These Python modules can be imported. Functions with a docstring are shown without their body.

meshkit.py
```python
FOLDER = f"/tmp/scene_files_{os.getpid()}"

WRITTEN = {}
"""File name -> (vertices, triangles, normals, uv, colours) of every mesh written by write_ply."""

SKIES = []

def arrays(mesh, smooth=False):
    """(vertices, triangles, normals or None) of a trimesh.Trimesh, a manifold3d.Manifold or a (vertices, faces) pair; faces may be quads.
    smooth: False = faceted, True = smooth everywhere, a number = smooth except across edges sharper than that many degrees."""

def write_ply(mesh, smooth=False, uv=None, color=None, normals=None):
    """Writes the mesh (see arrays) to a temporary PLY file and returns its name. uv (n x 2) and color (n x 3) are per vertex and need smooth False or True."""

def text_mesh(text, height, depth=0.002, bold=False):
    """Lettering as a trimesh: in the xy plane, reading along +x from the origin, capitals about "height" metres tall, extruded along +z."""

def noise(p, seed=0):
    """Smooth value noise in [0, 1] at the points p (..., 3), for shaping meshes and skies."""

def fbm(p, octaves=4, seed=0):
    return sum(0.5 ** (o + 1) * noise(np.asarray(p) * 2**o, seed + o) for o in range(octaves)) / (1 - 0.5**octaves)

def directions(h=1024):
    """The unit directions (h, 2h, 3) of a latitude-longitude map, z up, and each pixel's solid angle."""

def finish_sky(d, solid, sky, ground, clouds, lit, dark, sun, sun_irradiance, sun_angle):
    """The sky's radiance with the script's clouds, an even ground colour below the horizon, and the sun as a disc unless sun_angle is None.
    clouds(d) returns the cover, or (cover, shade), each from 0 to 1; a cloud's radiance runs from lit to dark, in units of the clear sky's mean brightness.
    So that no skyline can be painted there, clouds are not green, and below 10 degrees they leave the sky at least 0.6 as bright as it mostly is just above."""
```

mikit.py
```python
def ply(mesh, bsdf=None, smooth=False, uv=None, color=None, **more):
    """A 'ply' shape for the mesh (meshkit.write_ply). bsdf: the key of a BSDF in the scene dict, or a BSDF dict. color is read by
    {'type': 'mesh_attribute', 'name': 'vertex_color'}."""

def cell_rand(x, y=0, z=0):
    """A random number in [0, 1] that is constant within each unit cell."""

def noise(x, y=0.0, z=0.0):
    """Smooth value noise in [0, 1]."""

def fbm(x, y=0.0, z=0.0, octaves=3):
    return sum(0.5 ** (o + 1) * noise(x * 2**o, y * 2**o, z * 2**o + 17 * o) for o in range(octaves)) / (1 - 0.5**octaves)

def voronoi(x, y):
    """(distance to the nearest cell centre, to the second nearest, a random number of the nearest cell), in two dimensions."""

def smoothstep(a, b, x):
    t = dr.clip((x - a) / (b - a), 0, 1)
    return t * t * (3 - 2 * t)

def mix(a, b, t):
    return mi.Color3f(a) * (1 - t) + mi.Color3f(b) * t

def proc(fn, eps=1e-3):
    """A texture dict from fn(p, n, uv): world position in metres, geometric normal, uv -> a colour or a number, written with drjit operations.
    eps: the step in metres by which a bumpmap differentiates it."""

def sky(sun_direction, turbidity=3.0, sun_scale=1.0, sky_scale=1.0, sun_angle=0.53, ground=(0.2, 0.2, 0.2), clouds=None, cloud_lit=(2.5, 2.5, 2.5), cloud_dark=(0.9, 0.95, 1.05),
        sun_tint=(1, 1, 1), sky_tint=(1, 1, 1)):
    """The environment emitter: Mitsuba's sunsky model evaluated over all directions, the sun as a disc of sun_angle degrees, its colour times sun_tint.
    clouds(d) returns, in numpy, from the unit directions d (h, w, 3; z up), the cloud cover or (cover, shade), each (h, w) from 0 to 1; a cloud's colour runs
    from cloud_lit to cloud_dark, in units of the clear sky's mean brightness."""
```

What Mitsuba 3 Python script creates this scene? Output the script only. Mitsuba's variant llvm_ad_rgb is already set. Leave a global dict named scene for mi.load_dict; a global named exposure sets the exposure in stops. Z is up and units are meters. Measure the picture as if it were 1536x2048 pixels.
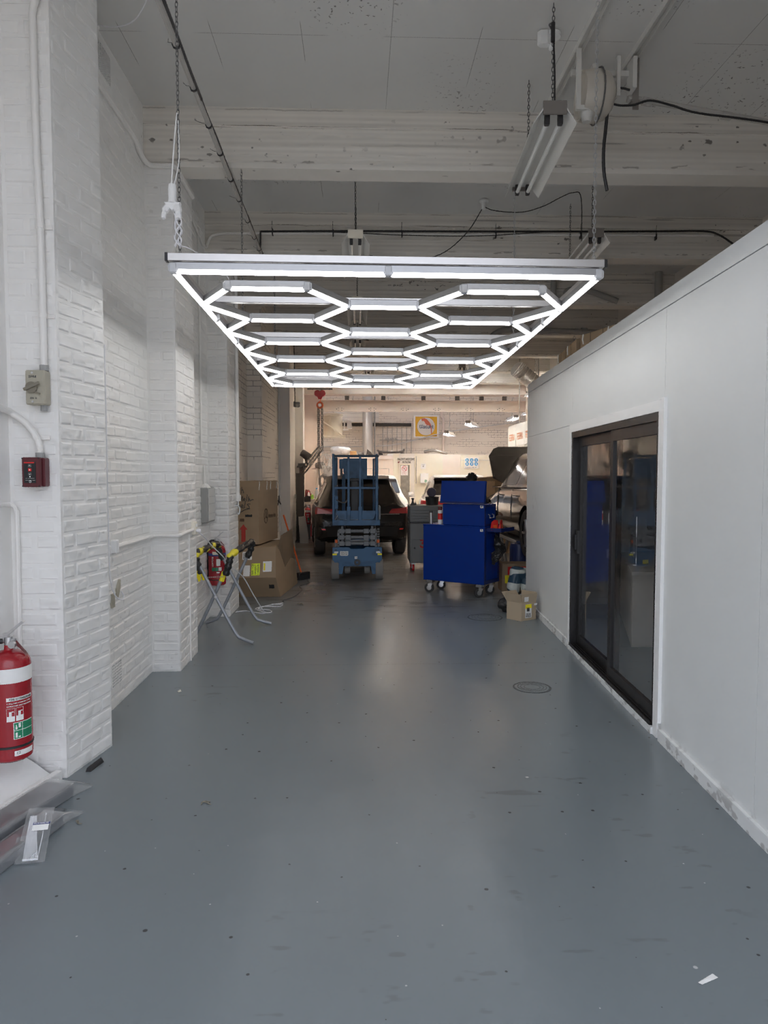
import math, random
import numpy as np
import trimesh, manifold3d
from shapely.geometry import Polygon, Point, box as sbox
from shapely.ops import unary_union
import drjit as dr
import mitsuba as mi
import mikit, meshkit
from mikit import proc, noise, fbm, smoothstep, mix, cell_rand

T = mi.ScalarTransform4f
scene, labels = {}, {}
rng = random.Random(7)

# ---------------------------------------------------------------- camera, sky, exposure
PITCH, YAW, EYE = math.atan(76 / 1420), math.atan(50 / 1420), [0, 0, 1.7]
AIM = [math.sin(YAW) * math.cos(PITCH), math.cos(YAW) * math.cos(PITCH), 1.7 - math.sin(PITCH)]
scene['camera'] = {'type': 'perspective', 'fov': 2 * math.degrees(math.atan(768 / 1420)), 'fov_axis': 'x',
                   'near_clip': 0.05, 'far_clip': 200.0, 'to_world': T().look_at(EYE, AIM, [0, 0, 1])}
exposure = -0.08
SKY = 12.5
SUN = 1.5

def overcast(d):
    n = meshkit.fbm(d * 3.0, 4, 3)
    return np.full(d.shape[:2], 1.0), np.clip((n - 0.35) * 1.5, 0, 1) * 0.5

scene['sky'] = mikit.sky((0.80, -0.10, 0.85), turbidity=4.0, sun_scale=SUN, sun_tint=(1.0, 0.93, 0.84), sky_scale=SKY, ground=(0.25, 0.25, 0.25),
                         clouds=overcast, cloud_lit=(1.60, 1.71, 1.95), cloud_dark=(1.25, 1.37, 1.62))
LED = 7.2          # radiance of the light bars
LAMP = 250.0        # radiance of the lit fluorescent tubes of the rear hall
WARM = (1.0, 0.80, 0.63)

# ---------------------------------------------------------------- helpers
def rgb(r, g=None, b=None):
    if g is None: r, g, b = (r, r, r) if not isinstance(r, (tuple, list)) else r
    return {'type': 'rgb', 'value': [float(r), float(g), float(b)]}

def mat(key, color, rough=0.5, metal=0.0, spec=0.5, bump=None, bs=0.002, eps=1e-3, **kw):
    c = proc(color) if callable(color) else rgb(color)
    b = {'type': 'principled', 'base_color': c, 'roughness': proc(rough) if callable(rough) else float(rough), 'metallic': float(metal), 'specular': float(spec), **kw}
    if bump is not None:
        b = {'type': 'bumpmap', 'arbitrary': proc(bump, eps), 'scale': float(bs), 'bsdf': b}
    scene[key] = {'type': 'twosided', 'bsdf': b}
    return key

used = set()
def key(name, parent=None):
    k = parent + '__' + name if parent else name
    if k in used:
        n = 1
        while f'{k}_{n:03d}' in used: n += 1
        k = f'{k}_{n:03d}'
    used.add(k)
    return k

counter = {}
def fastkey(name, parent):
    k = parent + '__' + name
    n = counter.get(k, 0); counter[k] = n + 1
    k = k if n == 0 else f'{k}_{n:03d}'
    used.add(k)
    return k

def thing(name, label, cat, group=None):
    k = key(name)
    labels[k] = {'label': label, 'category': cat}
    if group: labels[k]['group'] = group
    return k

def part(name, parent, mesh, m, smooth=False, label=None, **kw):
    k = key(name, parent)
    scene[k] = mikit.ply(mesh, m, smooth=smooth, **kw)
    if label: labels[k] = {'label': label}
    return k

def solo(name, label, cat, mesh, m, smooth=False, group=None, **kw):
    k = thing(name, label, cat, group)
    scene[k] = mikit.ply(mesh, m, smooth=smooth, **kw)
    return k

def struct(name, mesh, m, label=None, parent=None, smooth=False):
    k = key(name, parent)
    scene[k] = mikit.ply(mesh, m, smooth=smooth)
    if parent is None:
        labels[k] = {'kind': 'structure'}
        if label: labels[k]['label'] = label
    return k

def cat_(*ms):
    ms = [m for m in (ms[0] if len(ms) == 1 and isinstance(ms[0], (list, tuple)) else ms) if m is not None]
    return trimesh.util.concatenate([trimesh.Trimesh(np.array(m.vertices), np.array(m.faces), process=False) for m in ms])

def bx(x0, x1, y0, y1, z0, z1, c=0.0):
    x0, x1 = min(x0, x1), max(x0, x1); y0, y1 = min(y0, y1), max(y0, y1); z0, z1 = min(z0, z1), max(z0, z1)
    if c <= 0:
        m = trimesh.creation.box(extents=(x1 - x0, y1 - y0, z1 - z0))
        m.apply_translation(((x0 + x1) / 2, (y0 + y1) / 2, (z0 + z1) / 2))
        return m
    c = min(c, 0.45 * min(x1 - x0, y1 - y0, z1 - z0))
    pts = []
    for X, sx in ((x0, 1), (x1, -1)):
        for Y, sy in ((y0, 1), (y1, -1)):
            for Z, sz in ((z0, 1), (z1, -1)):
                pts += [(X, Y + sy * c, Z + sz * c), (X + sx * c, Y, Z + sz * c), (X + sx * c, Y + sy * c, Z)]
    return trimesh.convex.convex_hull(np.array(pts))

def hull(pts):
    return trimesh.convex.convex_hull(np.array(pts, float))

def xf(m, rz=0.0, t=(0, 0, 0), rx=0.0, ry=0.0, s=None):
    m = m.copy()
    if s is not None: m.apply_scale(s)
    for a, ax in ((rx, (1, 0, 0)), (ry, (0, 1, 0)), (rz, (0, 0, 1))):
        if a: m.apply_transform(trimesh.transformations.rotation_matrix(a, ax))
    m.apply_translation(t)
    return m

def frames(p, closed=False):
    p = np.asarray(p, float)
    t = (np.roll(p, -1, 0) - np.roll(p, 1, 0)) if closed else np.gradient(p, axis=0)
    t /= np.linalg.norm(t, axis=1, keepdims=True) + 1e-12
    a = np.zeros_like(p)
    u = np.array([0, 0, 1.0]) if abs(t[0][2]) < 0.9 else np.array([1.0, 0, 0])
    for i in range(len(p)):
        u = u - t[i] * (u @ t[i]); u /= np.linalg.norm(u) + 1e-12
        a[i] = u
    return t, a, np.cross(t, a)

def curve(pts, n=6):
    """Catmull-Rom through the points."""
    p = np.asarray(pts, float)
    if len(p) < 3: return p
    q = np.vstack([2 * p[0] - p[1], p, 2 * p[-1] - p[-2]])
    out = []
    for i in range(len(p) - 1):
        a, b, c, d = q[i:i + 4]
        for t in np.arange(n) / n:
            out.append(0.5 * (2 * b + (c - a) * t + (2 * a - 5 * b + 4 * c - d) * t * t + (3 * b - a - 3 * c + d) * t ** 3))
    out.append(p[-1])
    return np.array(out)

def tube(pts, r, n=8, closed=False, cap=True):
    p = np.asarray(pts, float)
    t, a, b = frames(p, closed)
    r = np.broadcast_to(np.asarray(r, float), (len(p),))
    ang = np.arange(n) * 2 * np.pi / n
    v = p[:, None] + r[:, None, None] * (np.cos(ang)[None, :, None] * a[:, None] + np.sin(ang)[None, :, None] * b[:, None])
    v = v.reshape(-1, 3)
    f = []
    m = len(p) if closed else len(p) - 1
    for i in range(m):
        k = (i + 1) % len(p)
        for j in range(n):
            l = (j + 1) % n
            f += [(i * n + j, i * n + l, k * n + l), (i * n + j, k * n + l, k * n + j)]
    if cap and not closed:
        v = np.vstack([v, p[0], p[-1]])
        c0, c1 = len(v) - 2, len(v) - 1
        for j in range(n):
            l = (j + 1) % n
            f += [(c0, l, j), (c1, (len(p) - 1) * n + j, (len(p) - 1) * n + l)]
    return trimesh.Trimesh(v, np.array(f), process=False)

def prism(poly, d0, d1, axis='z'):
    """Polygon (x, y) pushed from d0 to d1 along an axis: z: (x,y); y: polygon is (x,z); x: polygon is (y,z)."""
    if not hasattr(poly, 'geom_type'): poly = Polygon(poly)
    gs = list(getattr(poly, 'geoms', [poly]))
    m = cat_([trimesh.creation.extrude_polygon(g, d1 - d0, engine='earcut') for g in gs])
    v = np.array(m.vertices); f = np.array(m.faces)
    v[:, 2] += d0
    if axis == 'y': v = v[:, [0, 2, 1]]; f = f[:, ::-1]
    if axis == 'x': v = v[:, [2, 0, 1]]
    return trimesh.Trimesh(v, f, process=False)

def lathe(prof, n=24, axis='z', at=(0, 0, 0)):
    m = trimesh.creation.revolve(np.array(prof, float), sections=n)
    m = trimesh.Trimesh(np.array(m.vertices), np.array(m.faces), process=False)
    if m.volume < 0: m.invert()
    if axis == 'y': m = xf(m, rx=-math.pi / 2)
    if axis == 'x': m = xf(m, ry=math.pi / 2)
    m.apply_translation(at)
    return m

def cyl(p0, p1, r, n=16):
    return tube([p0, p1], r, n)

def loft(rings, closed_ends=True):
    """rings: list of (n,3) arrays."""
    n = len(rings[0]); v = np.vstack(rings); f = []
    for i in range(len(rings) - 1):
        for j in range(n):
            l = (j + 1) % n
            f += [(i * n + j, i * n + l, (i + 1) * n + l), (i * n + j, (i + 1) * n + l, (i + 1) * n + j)]
    if closed_ends:
        v = np.vstack([v, np.mean(rings[0], 0), np.mean(rings[-1], 0)])
        for j in range(n):
            l = (j + 1) % n
            f += [(len(v) - 2, l, j), (len(v) - 1, (len(rings) - 1) * n + j, (len(rings) - 1) * n + l)]
    m = trimesh.Trimesh(v, np.array(f), process=False)
    if m.volume < 0: m.invert()
    return m

def text_on(s, h, org, right, up, depth=0.002, bold=False, width=None):
    """Lettering whose lower left corner is at org; reads along right, capitals rise along up."""
    m = meshkit.text_mesh(s, h, depth, bold)
    v = np.array(m.vertices)
    if width: v[:, 0] *= width / max(v[:, 0].max(), 1e-6)
    r, u = np.array(right, float), np.array(up, float)
    r /= np.linalg.norm(r); u /= np.linalg.norm(u)
    n = np.cross(r, u)
    w = np.array(org, float) + v[:, :1] * r + v[:, 1:2] * u + v[:, 2:3] * n
    return trimesh.Trimesh(w, np.array(m.faces), process=False)

def quadplate(org, right, up, w, h, t=0.002):
    """A thin plate: lower left corner, its directions, size and thickness (towards right x up)."""
    r, u = np.array(right, float), np.array(up, float)
    r /= np.linalg.norm(r); u /= np.linalg.norm(u); n = np.cross(r, u); o = np.array(org, float)
    return hull([o + a * w * r + b * h * u + c * t * n for a in (0, 1) for b in (0, 1) for c in (0, 1)])

def link_mesh(pitch, wire):
    s = pitch * 0.5; w = pitch * 0.30
    a = np.linspace(0, 2 * np.pi, 9)[:-1]
    pts = np.stack([w * np.cos(a), 0 * a, s * np.sin(a) + np.sign(np.sin(a)) * 0.12 * pitch], -1)
    return tube(pts, wire, 4, closed=True)

def chain_mesh(p0, p1, pitch=0.026, wire=0.0023):
    p0, p1 = np.array(p0, float), np.array(p1, float)
    L = np.linalg.norm(p1 - p0); n = max(2, int(L / pitch))
    z = (p0 - p1) / L
    x = np.cross(z, [0.3, 1, 0]); x /= np.linalg.norm(x); y = np.cross(z, x)
    l = link_mesh(L / n * 1.04, wire); V = np.array(l.vertices); out = []
    for i in range(n):
        c = p0 + (p1 - p0) * (i + 0.5) / n
        u, w = (x, y) if i % 2 else (y, -x)
        out.append(trimesh.Trimesh(c + V[:, :1] * u + V[:, 1:2] * w + V[:, 2:3] * z, np.array(l.faces), process=False))
    return cat_(out)

# ---------------------------------------------------------------- materials
def wall_col(p, n, uv):
    b = mi.Color3f(0.77, 0.76, 0.74)
    t = fbm(p.x * 2.1, p.y * 2.1, p.z * 2.1, 3)
    s = smoothstep(0.70, 0.80, fbm(p.x * 26, p.y * 26, p.z * 26, 2)) * smoothstep(0.55, 0.75, noise(p.x * 1.3, p.y * 1.3, p.z * 1.3 + 5))
    return mix(mix(b, mi.Color3f(0.71, 0.695, 0.665), t), mi.Color3f(0.45, 0.43, 0.40), s * 0.5)
def wall_bump(p, n, uv):
    return fbm(p.x * 40, p.y * 40, p.z * 40, 3) + 1.6 * fbm(p.x * 13, p.y * 13, p.z * 16, 2)
mat('m_paint', wall_col, 0.42, bump=wall_bump, bs=0.0075, eps=2e-3)

def brickwall(p, n, uv):   # far painted brickwork: courses and perpends as shallow relief (0 in a joint)
    a = dr.select(dr.abs(n.x) > dr.abs(n.y), p.y, p.x)
    r = p.z / 0.086; row = dr.floor(r); fz = r - row
    c = a / 0.24 + 0.5 * (row - 2 * dr.floor(row / 2)); fx = c - dr.floor(c)
    ez = smoothstep(0.0, 0.13, dr.minimum(fz, 1 - fz)); ex = smoothstep(0.0, 0.05, dr.minimum(fx, 1 - fx))
    return dr.minimum(ez, ex)
def far_col(p, n, uv):
    j = brickwall(p, n, uv)
    t = fbm(p.x * 1.1, p.y * 1.1, p.z * 1.6, 3)
    patch = smoothstep(0.40, 0.62, noise(p.x * 1.7, p.y * 1.7, p.z * 6.0))
    c = mix(mi.Color3f(0.80, 0.74, 0.66), mi.Color3f(0.66, 0.60, 0.53), t)
    return mix(mi.Color3f(0.36, 0.32, 0.28), c, dr.maximum(j, 1 - patch))
mat('m_farbrick', far_col, 0.6, bump=lambda p, n, uv: brickwall(p, n, uv) + 0.4 * fbm(p.x * 12, p.y * 12, p.z * 12, 2), bs=0.006, eps=4e-3)
mat('m_warmpaint', lambda p, n, uv: mix(mi.Color3f(0.74, 0.70, 0.65), mi.Color3f(0.66, 0.61, 0.55), fbm(p.x * 2, p.y * 2, p.z * 1.2, 3)), 0.5, bump=wall_bump, bs=0.002, eps=3e-3)

def conc_col(p, n, uv):
    t = fbm(p.x * 1.2, p.y * 1.2, p.z * 4, 4)
    c = mix(mi.Color3f(0.72, 0.69, 0.64), mi.Color3f(0.63, 0.60, 0.55), t)
    s = smoothstep(0.70, 0.78, fbm(p.x * 17, p.y * 17, p.z * 17, 3)) * smoothstep(0.50, 0.68, noise(p.x * 0.9 + 3, p.y * 0.9, p.z * 3.1))
    g = noise(p.x * 0.12 + 7, p.y * 2.0, p.z * 44) 
    hl = smoothstep(0.80, 0.90, noise(p.x * 1.4, p.y * 1.4, p.z * 30.0)) * smoothstep(0.45, 0.65, noise(p.x * 0.5, 4.0, p.z * 3))
    fc = dr.select(dr.abs(n.y) > 0.6, 1.0, 0.0)
    w = 0.010 * (noise(p.x * 5, 1.0, 2.0) - 0.5) + 0.004 * noise(p.x * 31, 3.0, 1.0)
    ln = smoothstep(0.007, 0.002, dr.abs(p.z - 4.588 - w)) * smoothstep(0.25, 0.45, noise(p.x * 1.9, 5.0, 1.0)) + 0.7 * smoothstep(0.016, 0.004, dr.abs(p.z - 4.30 - 2 * w)) * smoothstep(0.52, 0.64, noise(p.x * 7.3, 9.0, 1.0)) * smoothstep(0.4, 0.6, noise(p.x * 23, 2.0, p.z * 60)) + 0.5 * smoothstep(0.008, 0.002, dr.abs(p.z - 4.72 - w)) * smoothstep(0.5, 0.6, noise(p.x * 4.1, 7.0, 1.0))
    c = mix(c, mi.Color3f(0.12, 0.10, 0.08), dr.clip(ln, 0, 1) * 0.75 * fc)
    return mix(mix(c, c * (0.86 + 0.2 * g), fc), mi.Color3f(0.11, 0.10, 0.09), dr.maximum(s * 0.85, hl * 0.45 * dr.select(dr.abs(n.y) > 0.6, 1.0, 0.0)))
def conc_bump(p, n, uv):
    g = fbm(p.x * 0.5 + 0.4 * noise(p.x * 1.1, 0.0, p.z * 3), 0.0, p.z * 34, 3)
    return dr.select(dr.abs(n.y) > 0.6, g * 1.6, 0.0) + 0.5 * fbm(p.x * 20, p.y * 20, p.z * 20, 2)
mat('m_beam', conc_col, 0.7, bump=conc_bump, bs=0.010, eps=3e-3)

def ceil_col(p, n, uv):
    t = fbm(p.x * 0.9, p.y * 0.9, 2.0, 4)
    c = mix(mi.Color3f(0.66, 0.66, 0.64), mi.Color3f(0.57, 0.565, 0.545), t)
    s = smoothstep(0.72, 0.78, fbm(p.x * 46, p.y * 46, 0.0, 3)) * smoothstep(0.56, 0.74, noise(p.x * 1.1 + 3, p.y * 1.1, 1.0))
    fx = dr.abs(p.x / 0.62 + 0.13 - dr.floor(p.x / 0.62 + 0.13) - 0.5); fy = dr.abs(p.y / 1.18 + 0.17 - dr.floor(p.y / 1.18 + 0.17) - 0.5)
    seam = dr.maximum(smoothstep(0.006, 0.002, fx), smoothstep(0.0032, 0.001, fy)) * smoothstep(0.50, 0.60, noise(p.x * 2.3, p.y * 2.3, 9.0))
    return mix(c, mi.Color3f(0.12, 0.11, 0.10), dr.maximum(s * 0.8, seam * 0.55))
mat('m_ceiling', ceil_col, 0.75, bump=lambda p, n, uv: fbm(p.x * 9, p.y * 9, 0.0, 3), bs=0.003, eps=3e-3)

def floor_col(p, n, uv):
    t = fbm(p.x * 0.8, p.y * 0.6, 0.0, 4)
    c = mix(mi.Color3f(0.163, 0.190, 0.204), mi.Color3f(0.138, 0.160, 0.171), t)
    rear_tone = smoothstep(7.2, 11.0, p.y) * (0.45 + 0.55 * smoothstep(0.3, 0.6, fbm(p.x * 1.7, p.y * 1.3, 4.0, 4)))  # floor turns darker and browner towards the rear, unevenly
    c = mix(c, mi.Color3f(0.105, 0.095, 0.085), rear_tone * 0.8)
    smear = smoothstep(0.60, 0.72, fbm(p.x * 2.6, p.y * 9, 11.0, 4)) * smoothstep(8.0, 9.5, p.y)
    c = mix(c, mi.Color3f(0.045, 0.042, 0.04), smear * 0.4)
    scuff = smoothstep(0.74, 0.86, fbm(p.x * 9 + 2.5 * noise(p.x * 3, p.y * 3, 8.0), p.y * 19, 1.0, 3)) * smoothstep(0.62, 0.80, noise(p.x * 0.9, p.y * 0.9, 2.0))
    c = mix(c, mi.Color3f(0.07, 0.07, 0.07), scuff * 0.35)
    i, k = dr.floor(p.x / 0.22), dr.floor(p.y / 0.22)
    r1, r2, r3, r4 = cell_rand(i, k, 1), cell_rand(i, k, 2), cell_rand(i, k, 3), cell_rand(i, k, 4)
    d = dr.sqrt(dr.square(p.x - (i + 0.15 + 0.7 * r1) * 0.22) + dr.square(p.y - (k + 0.15 + 0.7 * r2) * 0.22))
    spot = dr.select(r3 < 0.55, 1.0, 0.0) * smoothstep(1.0, 0.6, d / (0.0028 + 0.0085 * r4 * r4 * r4))
    c = mix(c, dr.select(r3 < 0.12, mi.Color3f(0.45, 0.45, 0.45), mi.Color3f(0.02, 0.02, 0.022)), spot * 0.9)
    joint = smoothstep(0.006, 0.002, dr.abs(p.y - 6.27)) * 0.35
    return mix(c, mi.Color3f(0.06, 0.06, 0.06), joint)
def floor_rough(p, n, uv):
    return 0.20 + 0.16 * fbm(p.x * 1.5, p.y * 1.5, 3.0, 3)
mat('m_floor', floor_col, floor_rough, bump=lambda p, n, uv: fbm(p.x * 60, p.y * 60, 0.0, 2) + 2.0 * fbm(p.x * 7, p.y * 7, 0.0, 2), bs=0.0006, eps=2e-3)

def panel_col(p, n, uv):
    c = mix(mi.Color3f(0.70, 0.71, 0.70), mi.Color3f(0.65, 0.66, 0.65), fbm(p.y * 1.2, p.z * 1.2, 0.0, 3))
    s = smoothstep(0.70, 0.78, fbm(p.y * 9, p.z * 5, 3.0, 3)) * smoothstep(2.0, 0.4, p.z) * smoothstep(0.45, 0.65, noise(p.y * 1.6, p.z * 1.6, 5.0))
    low = smoothstep(0.13, 0.03, p.z) * smoothstep(0.52, 0.66, fbm(p.y * 14, p.z * 22, 7.0, 3))
    return mix(c, mi.Color3f(0.30, 0.29, 0.28), dr.maximum(s * 0.5, low * 0.65))
mat('m_panel', panel_col, 0.45, bump=lambda p, n, uv: fbm(p.y * 160, p.z * 160, 0.0, 2), bs=0.0006)
mat('m_conduit', (0.74, 0.72, 0.69), 0.4)
mat('m_white', (0.78, 0.78, 0.77), 0.4)
mat('m_cream', (0.76, 0.71, 0.60), 0.5)
mat('m_pink', lambda p, n, uv: mix(mi.Color3f(0.78, 0.68, 0.62), mi.Color3f(0.72, 0.62, 0.56), fbm(p.x * 1.5, p.y * 1.5, p.z * 3, 3)), 0.55)
mat('m_alu', (0.42, 0.42, 0.425), 0.38, metal=0.9)
mat('m_steel', (0.62, 0.62, 0.63), 0.32, metal=1.0)
mat('m_galv', (0.55, 0.56, 0.57), 0.45, metal=0.9)
mat('m_black', (0.018, 0.018, 0.019), 0.4)
mat('m_blackmatt', (0.02, 0.02, 0.021), 0.8)
mat('m_rubber', (0.03, 0.03, 0.03), 0.75)
mat('m_darkframe', (0.013, 0.012, 0.012), 0.35)
mat('m_grey', (0.30, 0.30, 0.29), 0.5)
mat('m_darkgrey', (0.10, 0.10, 0.10), 0.5)
mat('m_red', (0.29, 0.008, 0.015), 0.22, clearcoat=0.6)
mat('m_darkred', (0.10, 0.012, 0.014), 0.4)
mat('m_brightred', (0.62, 0.02, 0.02), 0.4)
mat('m_orange', (0.70, 0.13, 0.03), 0.4)
mat('m_yellow', (0.85, 0.72, 0.02), 0.45)
mat('m_neon', (0.80, 0.95, 0.03), 0.5)
mat('m_green', (0.02, 0.20, 0.10), 0.4)
mat('m_brightblue', (0.06, 0.30, 0.62), 0.4)
mat('m_navy', (0.03, 0.04, 0.14), 0.4)
mat('m_print', (0.05, 0.05, 0.05), 0.6)
mat('m_label', (0.75, 0.74, 0.72), 0.5)
mat('m_whitecable', (0.72, 0.72, 0.74), 0.45)
mat('m_clear', (0.52, 0.53, 0.55), 0.2, spec=0.6)
mat('m_tubeglass', (0.70, 0.70, 0.68), 0.2)
scene['m_glass'] = {'type': 'thindielectric', 'int_ior': 1.52}
scene['m_film'] = {'type': 'blendbsdf', 'weight': 0.07, 'a': {'type': 'thindielectric', 'int_ior': 1.5}, 'b': {'type': 'twosided', 'bsdf': {'type': 'roughplastic', 'diffuse_reflectance': rgb(0.72, 0.74, 0.76), 'alpha': 0.12}}}

# ---------------------------------------------------------------- the room
ZC, BEAM = 4.74, 4.26
WX, PX = -1.78, -1.542       # recessed brick wall, faces of its pillars
struct('floor', bx(-2.8, 8.0, 0.9, 29.0, -0.15, 0.0), 'm_floor', 'grey blue painted concrete floor')
struct('pavement', bx(-14, 14, -22, 0.9, -0.2, -0.012), mat('m_apron', lambda p, n, uv: mix(mi.Color3f(0.44, 0.42, 0.39), mi.Color3f(0.36, 0.35, 0.33), fbm(p.x, p.y, 0.0, 4)), 0.8), 'pale concrete apron outside the entrance, out of view')  # unseen ground, toned pale so daylight bounces onto ceiling and beams
struct('ceiling', bx(-2.4, 5.2, 0.9, 20.4, ZC, ZC + 0.2), 'm_ceiling', 'grey painted concrete ceiling slab')
struct('wall_front', cat_(bx(-2.4, 5.2, 0.6, 0.9, 4.62, 6.4), bx(-3.2, -1.9, 0.6, 0.9, -0.1, 6.4), bx(1.84, 5.2, 0.6, 0.9, -0.1, 6.4)), 'm_warmpaint', 'unseen outer wall above and beside the entrance')  # out of view; opening height set so daylight reaches the beams
struct('wall_right', bx(4.8, 5.0, 0.9, 20.4, 0, ZC), 'm_warmpaint', 'side wall behind the office')

beams = [6.10, 8.45, 10.80, 13.15, 15.50, 17.85, 20.15]
for i, y in enumerate(beams):
    prof = [(y, ZC + 0.05), (y, ZC - 0.15), (y + 0.012, ZC - 0.155), (y + 0.012, ZC - 0.30), (y, ZC - 0.305), (y, BEAM + 0.03), (y + 0.03, BEAM), (y + 0.27, BEAM), (y + 0.30, BEAM + 0.03), (y + 0.30, ZC + 0.05)]
    struct('ceiling_beam', prism(prof, WX - 0.3, 4.85, 'x'), 'm_beam', 'board marked concrete ceiling beam')

# painted bricks: one mesh per length, placed by matrices
def brick_mesh(l, h=0.078, d=0.03, c=0.012):
    pts = [(sx * l / 2, 0.012, sz * h / 2) for sx in (-1, 1) for sz in (-1, 1)] + [(sx * (l / 2 - c * 0.15), -0.0004, sz * (h / 2 - c * 0.2)) for sx in (-1, 1) for sz in (-1, 1)] + \
          [(sx * (l / 2 - c), -0.0050, sz * (h / 2 - c)) for sx in (-1, 1) for sz in (-1, 1)]
    return hull(pts)
BR = {}
def brick_ply(l):
    l = round(l / 0.02) * 0.02
    if l not in BR: BR[l] = mikit.ply(brick_mesh(l), 'm_paint', smooth=25)
    return BR[l]
BRM = {}
def brick_face(holder, p0, p1, z0, z1, keep=(0.0, 1e9), most=300, flat=0.0):
    """Bricks in running bond on the plane through p0-p1 (plan); the face looks to the right of that direction. keep: range of p along it that gets single bricks."""
    p0, p1 = np.array(p0, float), np.array(p1, float)
    L = np.linalg.norm(p1 - p0); u = (p1 - p0) / L; n = np.array([u[1], -u[0]])
    rot = math.degrees(math.atan2(u[1], u[0]))
    single, mass = [], []
    C, PITCHX = 0.0855, 0.24
    for r in range(int((z1 - z0) / C)):
        z = z0 + (r + 0.5) * C
        s = -PITCHX / 2 if r % 2 else 0.0
        while s < L - 0.02:
            a, b = max(s, 0.0) + 0.005, min(s + PITCHX, L) - 0.005
            s += PITCHX
            if b - a < 0.035: continue
            c = p0 + u * (a + b) / 2 + n * rng.uniform(-0.0018, 0.0018) - n * flat
            M = T().translate([float(c[0]), float(c[1]), z + rng.uniform(-0.003, 0.003)]).rotate([0, 0, 1], rot + rng.uniform(-0.35, 0.35)).rotate([0, 1, 0], rng.uniform(-0.9, 0.9))
            (single if keep[0] <= (a + b) / 2 <= keep[1] and len(single) < most else mass).append((b - a, M))
    for l, M in single:
        scene[fastkey('brick', holder)] = {**brick_ply(l), 'to_world': M}
    if mass:
        out = []
        for l, M in mass:
            l = round(l / 0.02) * 0.02
            if l not in BRM: BRM[l] = brick_mesh(l)
            m = BRM[l].copy(); m.apply_transform(np.array(M.matrix)); out.append(m)
        k = part('brick_courses', holder, cat_(out), 'm_paint', smooth=25)
        labels[k] = {'kind': 'stuff'}

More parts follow.
